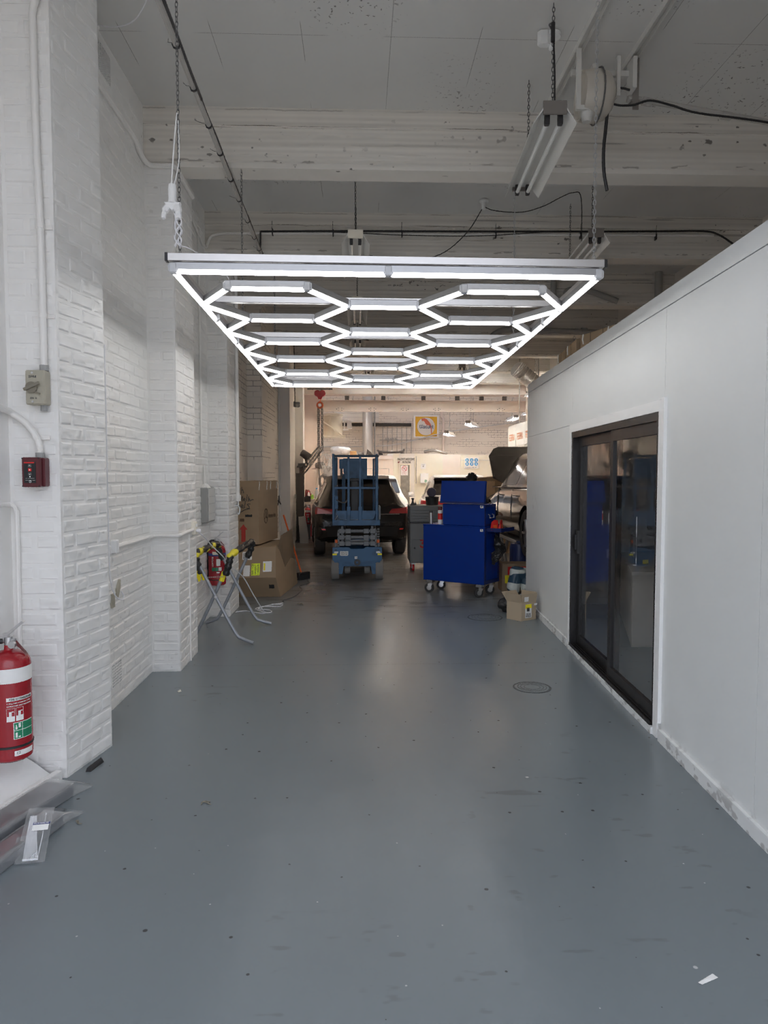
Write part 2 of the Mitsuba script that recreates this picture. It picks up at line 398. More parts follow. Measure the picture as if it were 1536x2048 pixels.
def body(name, plan, z1, label, m='m_paint', z0=0.0):
    return struct(name, prism(plan, z0, z1), m, label)
wl0 = body('wall_left', [(-2.4, 0.9), (-1.905, 0.9), (-1.905, 3.97), (-2.4, 3.97)], ZC, 'white painted wall beside the entrance')
bp0 = body('brick_pillar', [(-2.4, 3.952), (-1.636, 3.952), (-1.548, 4.42), (-2.4, 4.42)], ZC, 'white painted brick pillar with the switch box and the red control box')
brick_face(bp0, (-1.90, 3.952), (-1.640, 3.952), 0.0, 4.70, flat=0.0022)
brick_face(bp0, (-1.636, 3.956), (-1.549, 4.416), 0.0, 4.70)
wl1 = body('wall_left', [(-2.4, 4.42), (WX, 4.42), (WX, 6.10), (-2.4, 6.10)], ZC, 'recessed white painted brick wall with two vents')
brick_face(wl1, (WX, 4.425), (WX, 6.095), 0.0, 4.70, keep=(0.45, 9))
bp1 = body('brick_pillar', [(-2.4, 6.10), (PX, 6.10), (PX, 6.765), (-2.4, 6.765)], 4.275, 'white painted brick pillar under the nearest beam')
brick_face(bp1, (WX + 0.004, 6.10), (PX - 0.004, 6.10), 0.0, 4.22, flat=0.0018)
brick_face(bp1, (PX, 6.104), (PX, 6.761), 0.0, 4.22)
wl2 = body('wall_left', [(-2.4, 6.765), (WX, 6.765), (WX, 8.46), (-2.4, 8.46)], ZC, 'recessed white painted brick wall behind the trestle stand')
brick_face(wl2, (WX, 6.77), (WX, 8.455), 0.0, 4.70, keep=(0.5, 9))
bp2 = body('brick_pillar', [(-2.4, 8.46), (PX, 8.46), (PX, 9.10), (-2.4, 9.10)], 4.275, 'white painted brick pillar with the downpipe')
brick_face(bp2, (WX + 0.004, 8.46), (PX - 0.004, 8.46), 0.0, 4.22)
brick_face(bp2, (PX, 8.464), (PX, 9.096), 0.0, 4.22)
body('wall_left', [(-2.4, 9.10), (WX, 9.10), (WX, 11.45), (-2.4, 11.45)], ZC, 'recessed brick wall behind the carton stack', 'm_farbrick')
body('brick_pillar', [(-2.4, 11.45), (-1.545, 11.45), (-1.545, 13.8), (-2.4, 13.8)], ZC, 'broad brick wall pier beyond the carton stack', 'm_farbrick')
body('brick_pillar', [(-2.4, 13.8), (-1.33, 13.8), (-1.40, 15.55), (-2.4, 15.55)], ZC, 'plain painted pier with the tap', 'm_warmpaint')
body('wall_left', [(-2.4, 15.55), (-1.62, 15.55), (-1.62, 18.2), (-2.4, 18.2)], ZC, 'recessed wall behind the black post', 'm_warmpaint')
body('brick_pillar', [(-2.4, 18.2), (-1.42, 18.2), (-1.42, 18.7), (-2.4, 18.7)], ZC, 'bright narrow pier behind the black post', 'm_warmpaint')
body('wall_left', [(-2.4, 18.7), (-1.62, 18.7), (-1.62, 21.4), (-2.4, 21.4)], 6.2, 'plain pale wall behind the workbench', 'm_pink')

# rear hall: walls, and an unseen roof whose openings let daylight in
struct('wall_back', bx(-3.2, 8.0, 27.0, 27.3, 0, 6.4), 'm_farbrick', 'painted brick rear wall of the hall')
struct('wall_left', bx(-3.2, -3.0, 21.4, 27.0, 0, 6.4), 'm_farbrick')
struct('wall_left', bx(-3.2, -1.62, 21.4, 21.6, 0, 6.4), 'm_pink')
struct('wall_right', bx(7.8, 8.0, 20.4, 27.0, 0, 6.4), 'm_farbrick')
struct('wall_right', bx(4.8, 8.0, 20.2, 20.4, 0, 6.4), 'm_pink')
struct('roof', cat_(bx(-3.2, 8, 20.4, 21.6, 6.2, 6.4), bx(-3.2, 8, 25.4, 27.3, 6.2, 6.4), bx(-3.2, -1.8, 21.6, 25.4, 6.2, 6.4), bx(2.2, 3.0, 21.6, 25.4, 6.2, 6.4), bx(6.6, 8, 21.6, 25.4, 6.2, 6.4), *[bx(-1.9, 6.7, y - 0.04, y + 0.04, 6.2, 6.32) for y in (22.0, 22.4, 23.0, 24.0, 24.5, 25.0)], bx(-1.9, 6.7, 22.46, 22.54, 6.2, 6.32)), 'm_pink', 'unseen hall roof with openings placed to light the rear hall')  # roof is out of view; openings placed to light the rear hall
struct('lintel', cat_(bx(-1.62, 4.8, 20.45, 20.75, 4.02, 6.2), bx(-1.62, 4.8, 20.40, 20.75, 3.98, 4.03)), 'm_pink', 'pale lintel at the entry of the rear hall')
struct('lintel', cat_(bx(-0.9, 0.75, 26.4, 26.98, 3.62, 4.1)), 'm_beam', 'cracked concrete lintel on the rear wall')

# ---------------------------------------------------------------- the office on the right
A = np.array([0.0552, 1.0]); A /= np.linalg.norm(A)              # direction of its front wall in plan
N = np.array([-A[1], A[0]])                                       # towards the shop
O = np.array([1.848, 3.065])
def op(y, off=0.0):
    """Plan point of the office front at world y, moved off towards the shop."""
    s = (y - O[1]) / A[1]
    q = O + A * s + N * off
    return (float(q[0]), float(q[1]))
def obox(y0, y1, z0, z1, o0, o1):
    a, b, c, d = op(y0, o0), op(y1, o0), op(y1, o1), op(y0, o1)
    return hull([(q[0], q[1], z) for q in (a, b, c, d) for z in (z0, z1)])
DY0, DY1, DZ = 4.50, 6.80, 2.10
HO = 2.85
wr = key('wall_right'); labels[wr] = {'kind': 'structure', 'label': 'white panelled front wall of the office'}
def opanel(y0, y1, z0, z1, name='panel', o=0.0):
    return part(name, wr, obox(y0 + 0.0015, y1 - 0.0015, z0, z1 - 0.001, o - 0.09, o), 'm_panel')
opanel(0.95, 2.0, 0, 2.74); opanel(2.0, 3.2, 0, 2.74); opanel(3.2, 4.432, 0, 2.74)
opanel(4.432, 6.80, DZ + 0.075, 2.74); opanel(6.80, 9.15, DZ + 0.075, 2.74)
opanel(6.86, 9.15, 0, DZ + 0.073)
for a, b in ((0.95, 3.2), (3.2, 6.80), (6.80, 9.15)): opanel(a, b, 2.743, HO, 'fascia', 0.004)
part('end_panel', wr, hull([(q[0], q[1], z) for q in (op(9.15, 0), op(9.18, 0), op(9.18, -2.5), op(9.15, -2.5)) for z in (0, HO)]), 'm_panel')
part('roof_panel', wr, hull([(q[0], q[1], z) for q in (op(0.95, -0.01), op(9.15, -0.01), op(9.15, -2.5), op(0.95, -2.6)) for z in (HO - 0.08, HO - 0.005)]), 'm_panel')
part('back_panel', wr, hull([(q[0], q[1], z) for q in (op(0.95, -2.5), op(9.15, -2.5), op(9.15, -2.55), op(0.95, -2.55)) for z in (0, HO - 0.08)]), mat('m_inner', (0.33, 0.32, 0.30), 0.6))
struct('trim', cat_(obox(4.385, 4.43, 0.11, DZ + 0.08, 0.0, 0.022), obox(4.43, DY0, 0, DZ + 0.07, 0.0, 0.012)), 'm_white', 'white jamb trim of the sliding door')
struct('trim', obox(DY0, 6.86, DZ, DZ + 0.072, 0.0, 0.012), 'm_white', 'white head trim above the sliding door')
struct('trim', obox(DY1 + 0.002, 6.86, 0, DZ, 0.0, 0.010), 'm_white', 'white far jamb trim of the sliding door')
struct('baseboard_right', obox(0.95, 4.385, 0, 0.075, 0.0, 0.02), 'm_panel', 'scuffed white skirting near the entrance')
struct('baseboard_right', obox(6.87, 9.17, 0, 0.075, 0.0, 0.018), 'm_panel', 'scuffed white skirting behind the small carton')
struct('threshold', obox(DY0, DY1 + 0.02, 0, 0.045, -0.06, 0.024), 'm_panel', 'pale sill under the sliding door')

dk = key('door_1'); labels[dk] = {'kind': 'structure', 'label': 'black framed sliding glass door of the office'}
fr = part('frame', dk, cat_(obox(DY0, DY0 + 0.045, 0.045, DZ, -0.09, 0.004), obox(DY1 - 0.045, DY1, 0.045, DZ, -0.09, 0.004), obox(DY0, DY1, DZ - 0.055, DZ, -0.09, 0.006)), 'm_darkframe')
part('track', dk, cat_([obox(DY0 + 0.04, DY1 - 0.04, 0.045, 0.052, -0.10, 0.02)] + [obox(DY0 + 0.04, DY1 - 0.04, 0.05, 0.068, -0.085 + 0.024 * k, -0.079 + 0.024 * k) for k in range(5)]), 'm_darkframe')
def leaf(y0, y1, o, stile0, stile1):
    l = part('leaf', dk, cat_(obox(y0, y0 + stile0, 0.06, DZ - 0.055, o - 0.03, o), obox(y1 - stile1, y1, 0.06, DZ - 0.055, o - 0.03, o), obox(y0, y1, 0.06, 0.16, o - 0.03, o), obox(y0, y1, DZ - 0.14, DZ - 0.055, o - 0.03, o)), 'm_darkframe')
    a, b = op(y0 + stile0 - 0.01, o - 0.015), op(y1 - stile1 + 0.01, o - 0.015)
    g = trimesh.Trimesh([(a[0], a[1], 0.15), (b[0], b[1], 0.15), (b[0], b[1], DZ - 0.13), (a[0], a[1], DZ - 0.13)], [[0, 1, 2], [0, 2, 3]], process=False)
    part('glass', l, g, 'm_glass', label='clear glass pane')
    return l
leaf(DY0 + 0.045, 5.60, -0.012, 0.025, 0.07)
lf = leaf(5.51, DY1 - 0.045, -0.052, 0.06, 0.085)
c = op(6.70, -0.04)
part('handle', lf, cat_(obox(6.675, 6.725, 0.94, 1.16, -0.052, -0.030), obox(6.69, 6.71, 0.98, 1.12, -0.03, -0.012)), 'm_black', label='black pull handle')

# ---------------------------------------------------------------- the hexagon light
hl = thing('hexagon_light', 'large rectangular frame of glowing white hexagon light bars hung on chains', 'light fixture')
HM = T().translate([-1.037, 4.09, 2.845]).rotate([1, 0, 0], -0.83).rotate([0, 1, 0], 0.28)
HMn = np.array(HM.matrix)
HW, HLn = 2.41, 4.615
hs = HW / 5; hp = hs * math.sqrt(3); F0 = 0.335
barply = {}
def light_bar(a, b):
    """Glowing bar in an aluminium channel from a to b (frame plan)."""
    a, b = np.array(a, float), np.array(b, float)
    L = np.linalg.norm(b - a) - 0.040; c = (a + b) / 2; ang = math.degrees(math.atan2(b[1] - a[1], b[0] - a[0]))
    if L <= 0: return
    q = round(L, 3)
    if q not in barply:
        prof = [(-0.011, -0.001), (-0.0125, -0.014), (-0.009, -0.023), (0, -0.026), (0.009, -0.023), (0.0125, -0.014), (0.011, -0.001)]
        top = [(-0.0165, 0.0), (0.0165, 0.0), (0.0165, 0.036), (0.010, 0.041), (-0.010, 0.041), (-0.0165, 0.036)]
        barply[q] = (mikit.ply(prism(prof, -q / 2, q / 2, 'x'), 'm_white', smooth=False), mikit.ply(prism(top, -q / 2 - 0.004, q / 2 + 0.004, 'x'), 'm_alu'))
    M = HM @ T().translate([float(c[0]), float(c[1]), 0]).rotate([0, 0, 1], ang)
    k = fastkey('light_bar', hl)
    scene[k] = {**barply[q][0], 'to_world': M, 'emitter': {'type': 'area', 'radiance': rgb(LED, LED * 1.0, LED * 1.0)}}
    scene[k + '__channel'] = {**barply[q][1], 'to_world': M}
nodes, bars = set(), []
def nk(x, y): return (round(x, 3), round(y, 3))
def bar(a, b):
    a, b = nk(*a), nk(*b)
    if (a, b) in bars or (b, a) in bars: return
    bars.append((a, b)); nodes.add(a); nodes.add(b)
for k in range(6):
    y = F0 + k * hp
    for x0 in (0.0, 3 * hs):
        bar((x0 + 0.5 * hs, y), (x0 + 1.5 * hs, y))
        if k < 5:
            ym = y + hp / 2
            for p, q in (((x0 + 0.5 * hs, y), (x0, ym)), ((x0, ym), (x0 + 0.5 * hs, y + hp)), ((x0 + 1.5 * hs, y), (x0 + 2 * hs, ym)), ((x0 + 2 * hs, ym), (x0 + 1.5 * hs, y + hp))): bar(p, q)
    if k < 5: bar((2 * hs, y + hp / 2), (3 * hs, y + hp / 2))
for p, q in (((0, 0), (HW / 2, 0)), ((HW / 2, 0), (HW, 0)), ((0, HLn), (HW / 2, HLn)), ((HW / 2, HLn), (HW, HLn))): bar(p, q)
ys = [0.0, F0 + hp / 2, F0 + hp * 1.0, F0 + hp * 2.0, F0 + hp * 2.5, F0 + hp * 3.5, F0 + hp * 4.5, HLn]
for x in (0.0, HW):
    for a, b in zip(ys[:-1], ys[1:]): bar((x, a), (x, b))
for a, b in bars: light_bar(a, b)
cn = mikit.ply(cat_(bx(-0.021, 0.021, -0.021, 0.021, -0.022, 0.036, 0.006), bx(-0.03, 0.03, -0.012, 0.012, -0.014, 0.030, 0.004)), 'm_clear')
for x, y in sorted(nodes): scene[fastkey('connector', hl)] = {**cn, 'to_world': HM @ T().translate([x, y, 0])}
mat('m_rail', (0.62, 0.60, 0.585), 0.36, metal=0.85)
def hpart(name, m, mt, label=None):
    m = m.copy(); m.apply_transform(HMn); return part(name, hl, m, mt, label=label)
for x in (-0.012, HW + 0.012): hpart('rail', bx(x - 0.018, x + 0.018, 0.03, HLn - 0.01, 0.040, 0.075, 0.002), 'm_rail')
for y in (0.0, 0.90, 2.05, 3.22, 4.33, HLn): hpart('rail', bx(-0.03, HW + 0.03, y - 0.02, y + 0.02, 0.045, 0.088, 0.002), 'm_rail')
for x in (-0.045, HW + 0.03): hpart('end_cap', bx(x, x + 0.016, -0.021, 0.021, 0.043, 0.090, 0.002), 'm_black', 'black end cap')

# ---------------------------------------------------------------- hanging things
def chain(label, p0, p1, m='m_galv', pitch=0.026, wire=0.0023, group=None):
    return solo('chain', label, 'chain', chain_mesh(p0, p1, pitch, wire), m)
def frame_z(y): return 2.845 - (y - 4.09) * 0.0145 + 0.085
for lab, x, y, zt in (('front left chain of the hexagon light, with white cords knotted to it', -1.0, 4.09, ZC), ('pale chain holding the front right corner of the hexagon light', 1.345, 4.09, ZC),
                      ('thin chain at the left side of the hexagon light, from the nearest beam', -0.985, 6.16, BEAM), ('thin chain at the right side of the hexagon light, from the nearest beam', 1.335, 6.16, BEAM),
                      ('far left chain of the hexagon light, from the second beam', -1.0, 8.62, BEAM), ('far right chain of the hexagon light, from the second beam', 1.34, 8.62, BEAM)):
    chain(lab, (x, y, zt), (x, y, frame_z(y) - 0.005 - 0.004 * x), 'm_darkgrey' if x < 0 else 'm_galv')
ek = solo('plug_adaptor', 'white double plug adaptor hanging beside the front left chain', 'plug', cat_(
    lathe([(0, 3.30), (0.020, 3.30), (0.024, 3.27), (0.022, 3.22), (0.026, 3.20), (0.0, 3.19)], 14, at=(-1.03, 4.06, 0)),
    hull([(-1.075, 4.045, 3.20), (-0.985, 4.045, 3.20), (-1.075, 4.085, 3.20), (-0.985, 4.085, 3.20), (-1.03, 4.045, 3.155), (-1.03, 4.085, 3.155)]),
    tube(curve([(-1.055, 4.065, 3.185), (-1.075, 4.06, 3.15), (-1.082, 4.06, 3.11)]), [0.02] * 6 + [0.014] * 6 + [0.006], 8), tube(curve([(-1.01, 4.065, 3.185), (-1.0, 4.06, 3.15), (-0.998, 4.06, 3.11)]), [0.024] * 6 + [0.018] * 6 + [0.008], 8),
    tube(curve([(-1.035, 4.06, 3.29), (-1.025, 4.07, 3.45), (-1.012, 4.08, 3.62), (-1.004, 4.088, 3.70)]), 0.004, 6), tube(curve([(-1.02, 4.06, 3.29), (-0.995, 4.08, 3.45), (-1.0, 4.09, 3.66)]), 0.003, 6)), 'm_white', 30)
cords = []
for k in range(7):
    pts = [(-1.0 + 0.02 * math.sin(k * 2.1 + j * 1.7), 4.055 + 0.012 * math.cos(k + j * 2.0), 3.14 - j * 0.045) for j in range(5)]
    cords.append(tube(curve(pts, 4), 0.0035, 5))
cords.append(tube(curve([(-1.0, 4.06, 3.0), (-0.99, 4.06, 2.97), (-0.93, 4.07, 2.95), (-0.82, 4.35, 2.93), (-0.79, 4.43, 2.885)], 6), 0.003, 5))
solo('tangled_lead', 'bundle of white cords knotted below the plug adaptor', 'cord', cat_(cords), 'm_whitecable', 30)

mat('m_fixture', (0.62, 0.61, 0.58), 0.45)
mat('m_fixend', (0.16, 0.145, 0.13), 0.6)
def fluoro(x, y0, y1, z, label, lit=False, rz=0.0, w=0.14, end='m_fixend', L=None):
    t = thing('strip_light', label, 'light fixture')
    c = np.array([x, (y0 + y1) / 2, 0]); h = (y1 - y0) / 2
    def place(m):
        return xf(m, rz, c)
    sec = [(-w, z - 0.012), (-w + 0.004, z - 0.012), (-0.072, z + 0.075), (0.072, z + 0.075), (w - 0.004, z - 0.012), (w, z - 0.012), (0.076, z + 0.085), (0.05, z + 0.085), (0.05, z + 0.125), (-0.05, z + 0.125), (-0.05, z + 0.085), (-0.076, z + 0.085)]
    part('reflector', t, place(prism(sec, -h, h, 'y')), 'm_fixture')
    for s in (-1, 1):
        part('end_plate', t, place(hull([(a, s * h + b, zz) for a in (-0.075, 0.075) for b in (-0.012 * s, 0.004 * s) for zz in (z + 0.045, z + 0.128)])), end, label='brown end plate')
        for q in (-0.042, 0.042):
            part('socket', t, place(bx(q - 0.016, q + 0.016, s * (h - 0.045) - 0.018, s * (h - 0.045) + 0.018, z - 0.004, z + 0.078, 0.004)), 'm_black' if not lit else 'm_white')
    for q in (-0.042, 0.042):
        m = place(cyl((q, -h + 0.06, z + 0.018), (q, h - 0.06, z + 0.018), 0.0145, 12))
        if lit: part('tube', t, m, 'm_white', 60, emitter={'type': 'area', 'radiance': rgb(*[LAMP * v for v in WARM])})
        else: part('tube', t, m, 'm_tubeglass', 60)
    return t
fluoro(1.29, 4.62, 5.86, 3.95, 'unlit twin tube strip light, nearest of the hanging ones', rz=-0.055)
chain('dark chain with a taped cable at the near end of the nearest strip light', (1.265, 4.72, ZC), (1.265, 4.72, 4.07), 'm_black')
solo('light_cable', 'black cable taped along the dark chain of the nearest strip light', 'cable', cat_(tube(curve([(1.29, 4.76, 4.06), (1.285, 4.75, 4.3), (1.272, 4.735, 4.5), (1.262, 4.72, 4.6), (1.275, 4.86, 4.69), (1.34, 4.99, 4.72)]), 0.006, 6), cyl((1.262, 4.72, 4.50), (1.262, 4.72, 4.62), 0.014, 8)), 'm_black', 30)
chain('dark chain at the far end of the nearest strip light', (1.32, 5.62, ZC), (1.32, 5.62, 4.07), 'm_black')
solo('junction_rose', 'crumbled white ceiling rose above the nearest strip light', 'ceiling rose', cat_(lathe([(0, 0), (0.055, 0), (0.055, 0.025), (0.035, 0.035), (0, 0.035)], 16, at=(1.34, 5.02, ZC - 0.035)),
     hull([(1.28 + 0.05 * math.cos(a), 5.0 + 0.03 * math.sin(a), ZC - b) for a in np.arange(6) for b in (0.01, 0.10)]), lathe([(0, -0.11), (0.018, -0.10), (0.024, 0), (0, 0)], 10, at=(1.33, 5.01, ZC - 0.02))), 'm_white', 30)
fluoro(-0.03, 7.12, 8.36, 3.97, 'unlit strip light with yellowed end cap above the middle of the hexagon light', end='m_cream')
chain('double dark chain of the strip light above the middle of the hexagon light', (-0.03, 7.22, ZC), (-0.03, 7.22, 4.09), 'm_black')
chain('dark chain at the far end of the strip light over the hexagon light centre', (-0.03, 8.25, ZC), (-0.03, 8.25, 4.09), 'm_black')
fluoro(2.36, 7.0, 8.24, 3.97, 'unlit strip light hanging behind the right corner of the hexagon light', rz=-0.06)
chain('dark chain at the near end of the strip light behind the right corner', (2.335, 7.16, ZC), (2.335, 7.16, 4.09), 'm_black')
chain('dark chain at the far end of the strip light behind the right corner', (2.39, 8.1, ZC), (2.39, 8.1, 4.09), 'm_black')
fluoro(-0.02, 9.75, 11.0, 3.97, 'unlit strip light seen through the middle row of hexagons', end='m_cream')
chain('dark chain of the strip light seen through the middle row of hexagons', (-0.02, 9.85, ZC), (-0.02, 9.85, 4.09), 'm_black')
fluoro(-0.02, 12.4, 13.1, 3.97, 'small dark strip light seen through the far hexagons', end='m_cream')
chain('dark chain of the strip light seen through the far hexagons', (-0.02, 12.5, ZC), (-0.02, 12.5, 4.09), 'm_black')

# rails, drum and pipes on the ceiling
def rail(x, y0, y1): return prism([(x - 0.028, ZC - 0.045), (x - 0.022, ZC - 0.045), (x - 0.022, ZC - 0.006), (x + 0.022, ZC - 0.006), (x + 0.022, ZC - 0.045), (x + 0.028, ZC - 0.045), (x + 0.028, ZC), (x - 0.028, ZC)], y0, y1, 'y')
solo('ceiling_rail', 'grey ceiling channel on the left of the hanging drum', 'rail', rail(1.57, 4.01, 5.90), 'm_fixture')
solo('ceiling_rail', 'grey ceiling channel on the right of the hanging drum', 'rail', rail(1.99, 4.01, 5.95), 'm_fixture')
hr = thing('hose_drum', 'pale round hose drum hung from the ceiling channels', 'hose drum')
part('drum', hr, lathe([(0.0, -0.07), (0.14, -0.075), (0.150, -0.10), (0.163, -0.10), (0.176, -0.03), (0.174, 0.03), (0.155, 0.085), (0.10, 0.125), (0, 0.14)], 36, 'x', (1.70, 5.22, 4.42)), mat('m_drum', lambda p, n, uv: mix(mi.Color3f(0.62, 0.58, 0.51), mi.Color3f(0.40, 0.37, 0.33), fbm(p.x * 6, p.y * 6, p.z * 6, 3)), 0.4), 40)
part('hoop', hr, tube([(1.72, 5.22 + 0.184 * math.cos(a), 4.42 + 0.184 * math.sin(a)) for a in np.arange(24) / 24 * 2 * math.pi], 0.006, 6, closed=True), 'm_darkgrey', 30)
part('bracket', hr, cat_(bx(1.555, 2.0, 5.28, 5.31, 4.60, 4.64), bx(1.545, 1.575, 5.12, 5.15, 4.28, ZC - 0.04), bx(1.545, 1.70, 5.12, 5.15, 4.28, 4.31), bx(1.86, 1.885, 5.2, 5.23, 4.42, ZC - 0.04), bx(1.68, 1.72, 5.20, 5.24, 4.58, 4.64), bx(1.975, 2.005, 5.2, 5.32, 4.48, 4.70)), 'm_fixture')
part('nozzle', hr, lathe([(0, 0), (0.03, 0), (0.045, 0.06), (0.04, 0.07), (0, 0.07)], 16, 'z', (1.63, 5.16, 4.21)), 'm_fixture', 30)
solo('hose', 'black hose hanging down beside the drum', 'hose', tube(curve([(1.80, 5.2, 4.40), (1.785, 5.2, 4.21), (1.77, 5.2, 4.04), (1.775, 5.2, 3.88), (1.80, 5.2, 3.75)]), 0.0125, 8), 'm_black', 40)
pr_ = thing('conduit_pipe', 'grey pipe sloping away from the hose drum to the right', 'pipe')
part('pipe', pr_, tube([(1.99, 5.33, 4.475), (3.10, 5.30, 4.29), (4.8, 5.28, 4.0)], 0.021, 10), mat('m_oldpipe', (0.40, 0.385, 0.36), 0.5), 40)
for q in (2.02, 2.13, 2.72): part('sleeve', pr_, cyl((q - 0.035, 5.33 - 0.03 * (q - 2), 4.472 - 0.167 * (q - 2.0)), (q + 0.035, 5.33 - 0.03 * (q - 2), 4.46 - 0.167 * (q - 2.0)), 0.029, 10), 'm_oldpipe', 40)
part('strap', pr_, cat_(bx(2.01, 2.055, 5.29, 5.296, 4.37, ZC - 0.002), bx(2.0, 2.065, 5.294, 5.36, 4.435, 4.442)), mat('m_strap', (0.22, 0.205, 0.19), 0.6), label='flat hanging strap')
solo('loop_cable', 'black cable looped over the pipe strap beside the drum', 'cable', tube(curve([(1.985, 5.26, 4.49), (1.90, 5.26, 4.505), (1.83, 5.26, 4.47), (1.82, 5.26, 4.42), (1.88, 5.26, 4.385), (2.0, 5.26, 4.385), (2.13, 5.26, 4.42), (2.3, 5.26, 4.385), (2.5, 5.26, 4.335), (3.1, 5.25, 4.26), (4.8, 5.25, 3.98)]), 0.008, 7), 'm_black', 40)

lp = thing('suspended_conduit', 'long grey conduit with taped cable running under the beams on the left', 'pipe')
pl = [(-1.06, 3.3, 4.235), (-1.07, 3.96, 4.235), (-1.085, 5.2, 4.235), (-1.10, 6.2, 4.236), (-1.11, 7.3, 4.232), (-1.125, 8.5, 4.23)]
part('pipe', lp, tube(curve(pl), 0.019, 8), 'm_oldpipe', 40)
part('cable', lp, cat_(tube(curve([(x + 0.020 + 0.003 * math.sin(y * 7), y, z + 0.006) for x, y, z in np.array(curve(pl))[::2]], 3), 0.006, 6), tube(curve([(-1.03, 3.3, 4.25), (-1.05, 4.2, 4.25), (-1.055, 4.6, 4.235), (-1.062, 5.0, 4.235)]), 0.009, 6)), 'm_black', 40)
for y in (4.38, 4.85, 5.35, 5.8, 6.3, 6.75, 7.3, 7.8, 8.2):
    x = -1.07 - (y - 3.96) * 0.0121
    part('tie', lp, cat_(cyl((x, y - 0.006, 4.234), (x, y + 0.006, 4.234), 0.026, 8), tube([(x - 0.02, y, 4.245), (x - 0.05, y + 0.004, 4.25), (x - 0.04 - 0.06 * ((y * 37) % 1), y - 0.01, 4.262)], 0.0016, 4)), 'm_black')
for y in (4.3, 5.4, 6.2, 7.4): part('hanger', lp, cat_(bx(-1.10, -1.085, y, y + 0.012, 4.235, BEAM + 0.02 if y == 6.2 else ZC)), 'm_oldpipe') if y == 6.2 else None
part('bend', lp, tube(curve([(-1.125, 8.5, 4.23), (-1.13, 8.46, 4.28), (-1.15, 8.425, 4.36), (-1.15, 8.42, 4.47)]), 0.014, 7), 'm_oldpipe', 40)
bc = thing('beam_conduit', 'pale conduit across the face of the second beam', 'pipe')
part('pipe', bc, tube(curve([(-1.755, 7.7, 4.40), (-1.755, 8.2, 4.30), (-1.75, 8.36, 4.30), (-1.74, 8.42, 4.36), (-1.70, 8.425, 4.44), (-1.58, 8.425, 4.475), (-1.35, 8.425, 4.48), (-0.9, 8.425, 4.485), (1.0, 8.425, 4.495), (4.2, 8.425, 4.52)]), 0.016, 8), 'm_conduit', 40)
for x in (-1.0, -0.3, 0.5, 1.6, 2.6, 3.5): part('tie', bc, cat_(bx(x, x + 0.012, 8.40, 8.45, 4.46, 4.53), tube([(x, 8.40, 4.52), (x + 0.004, 8.40, 4.62)], 0.0025, 4)), 'm_black')
solo('beam_cable', 'black cable tied along the conduit on the second beam', 'cable', cat_(tube(curve([(-1.13, 8.40, 4.495), (-0.1, 8.40, 4.512), (1.07, 8.40, 4.522), (2.31, 8.40, 4.535), (3.44, 8.40, 4.55), (4.05, 8.40, 4.56), (4.25, 8.40, 4.52), (4.45, 8.40, 4.40)]), 0.011, 7), tube(curve([(-1.13, 8.40, 4.50), (-1.13, 8.39, 4.40), (-1.14, 8.40, 4.25)]), 0.010, 7), tube(curve([(-0.3, 8.40, 4.50), (0.5, 8.39, 4.47), (1.4, 8.39, 4.47), (2.2, 8.40, 4.53)]), 0.005, 6)), 'm_black', 40)
solo('junction_rose', 'small white ceiling rose between the first and second beam', 'ceiling rose', cat_(lathe([(0, 0), (0.05, 0), (0.05, 0.02), (0.03, 0.03), (0, 0.03)], 16, at=(1.39, 8.0, ZC - 0.03)), lathe([(0, -0.09), (0.022, -0.09), (0.026, 0), (0, 0)], 12, at=(1.385, 8.0, ZC - 0.02))), 'm_white', 30)
solo('swag_cable', 'thin black cable drooping from the ceiling rose to the chain on its right', 'cable', tube(curve([(1.39, 8.0, 4.66), (1.51, 7.95, 4.60), (1.79, 7.9, 4.57), (2.02, 7.85, 4.62), (2.18, 7.8, 4.69), (2.30, 7.7, 4.71), (2.37, 7.65, 4.63), (2.38, 7.64, 4.09)]), 0.005, 6), 'm_black', 40)
solo('swag_cable', 'thin black cable slanting down from the ceiling rose to the left', 'cable', tube(curve([(1.385, 8.0, 4.66), (1.2, 7.98, 4.37), (0.9, 7.95, 4.12), (0.5, 7.92, 4.04), (0.08, 7.9, 4.09)]), 0.005, 6), 'm_black', 40)
dpk = thing('waste_pipe', 'grey drain pipes with bends under the ceiling above the office', 'pipe')
part('riser', dpk, tube(curve([(4.52, 10.72, ZC - 0.004), (4.52, 10.72, 4.4), (4.52, 10.72, 4.1), (4.53, 10.74, 4.02), (4.62, 11.2, 3.95)]), 0.055, 12), 'm_grey', 40)
part('trap', dpk, tube(curve([(2.93, 10.74, ZC - 0.004), (2.93, 10.74, 4.55), (2.93, 10.74, 4.40), (2.97, 10.74, 4.30), (3.06, 10.74, 4.28), (3.13, 10.74, 4.33), (3.14, 10.74, 4.45), (3.4, 10.74, 4.47), (3.9, 10.73, 4.30)]), 0.045, 12), 'm_grey', 40)
part('main', dpk, tube(curve([(2.3, 12.95, 4.10), (2.6, 12.95, 4.30), (3.05, 12.95, 4.30), (3.83, 12.95, 4.29), (4.75, 12.95, 4.25)]), 0.055, 12), 'm_grey', 40)
for x in (3.3, 4.1): part('collar', dpk, cyl((x - 0.05, 12.95, 4.295), (x + 0.05, 12.95, 4.29), 0.066, 12), 'm_grey', 40)

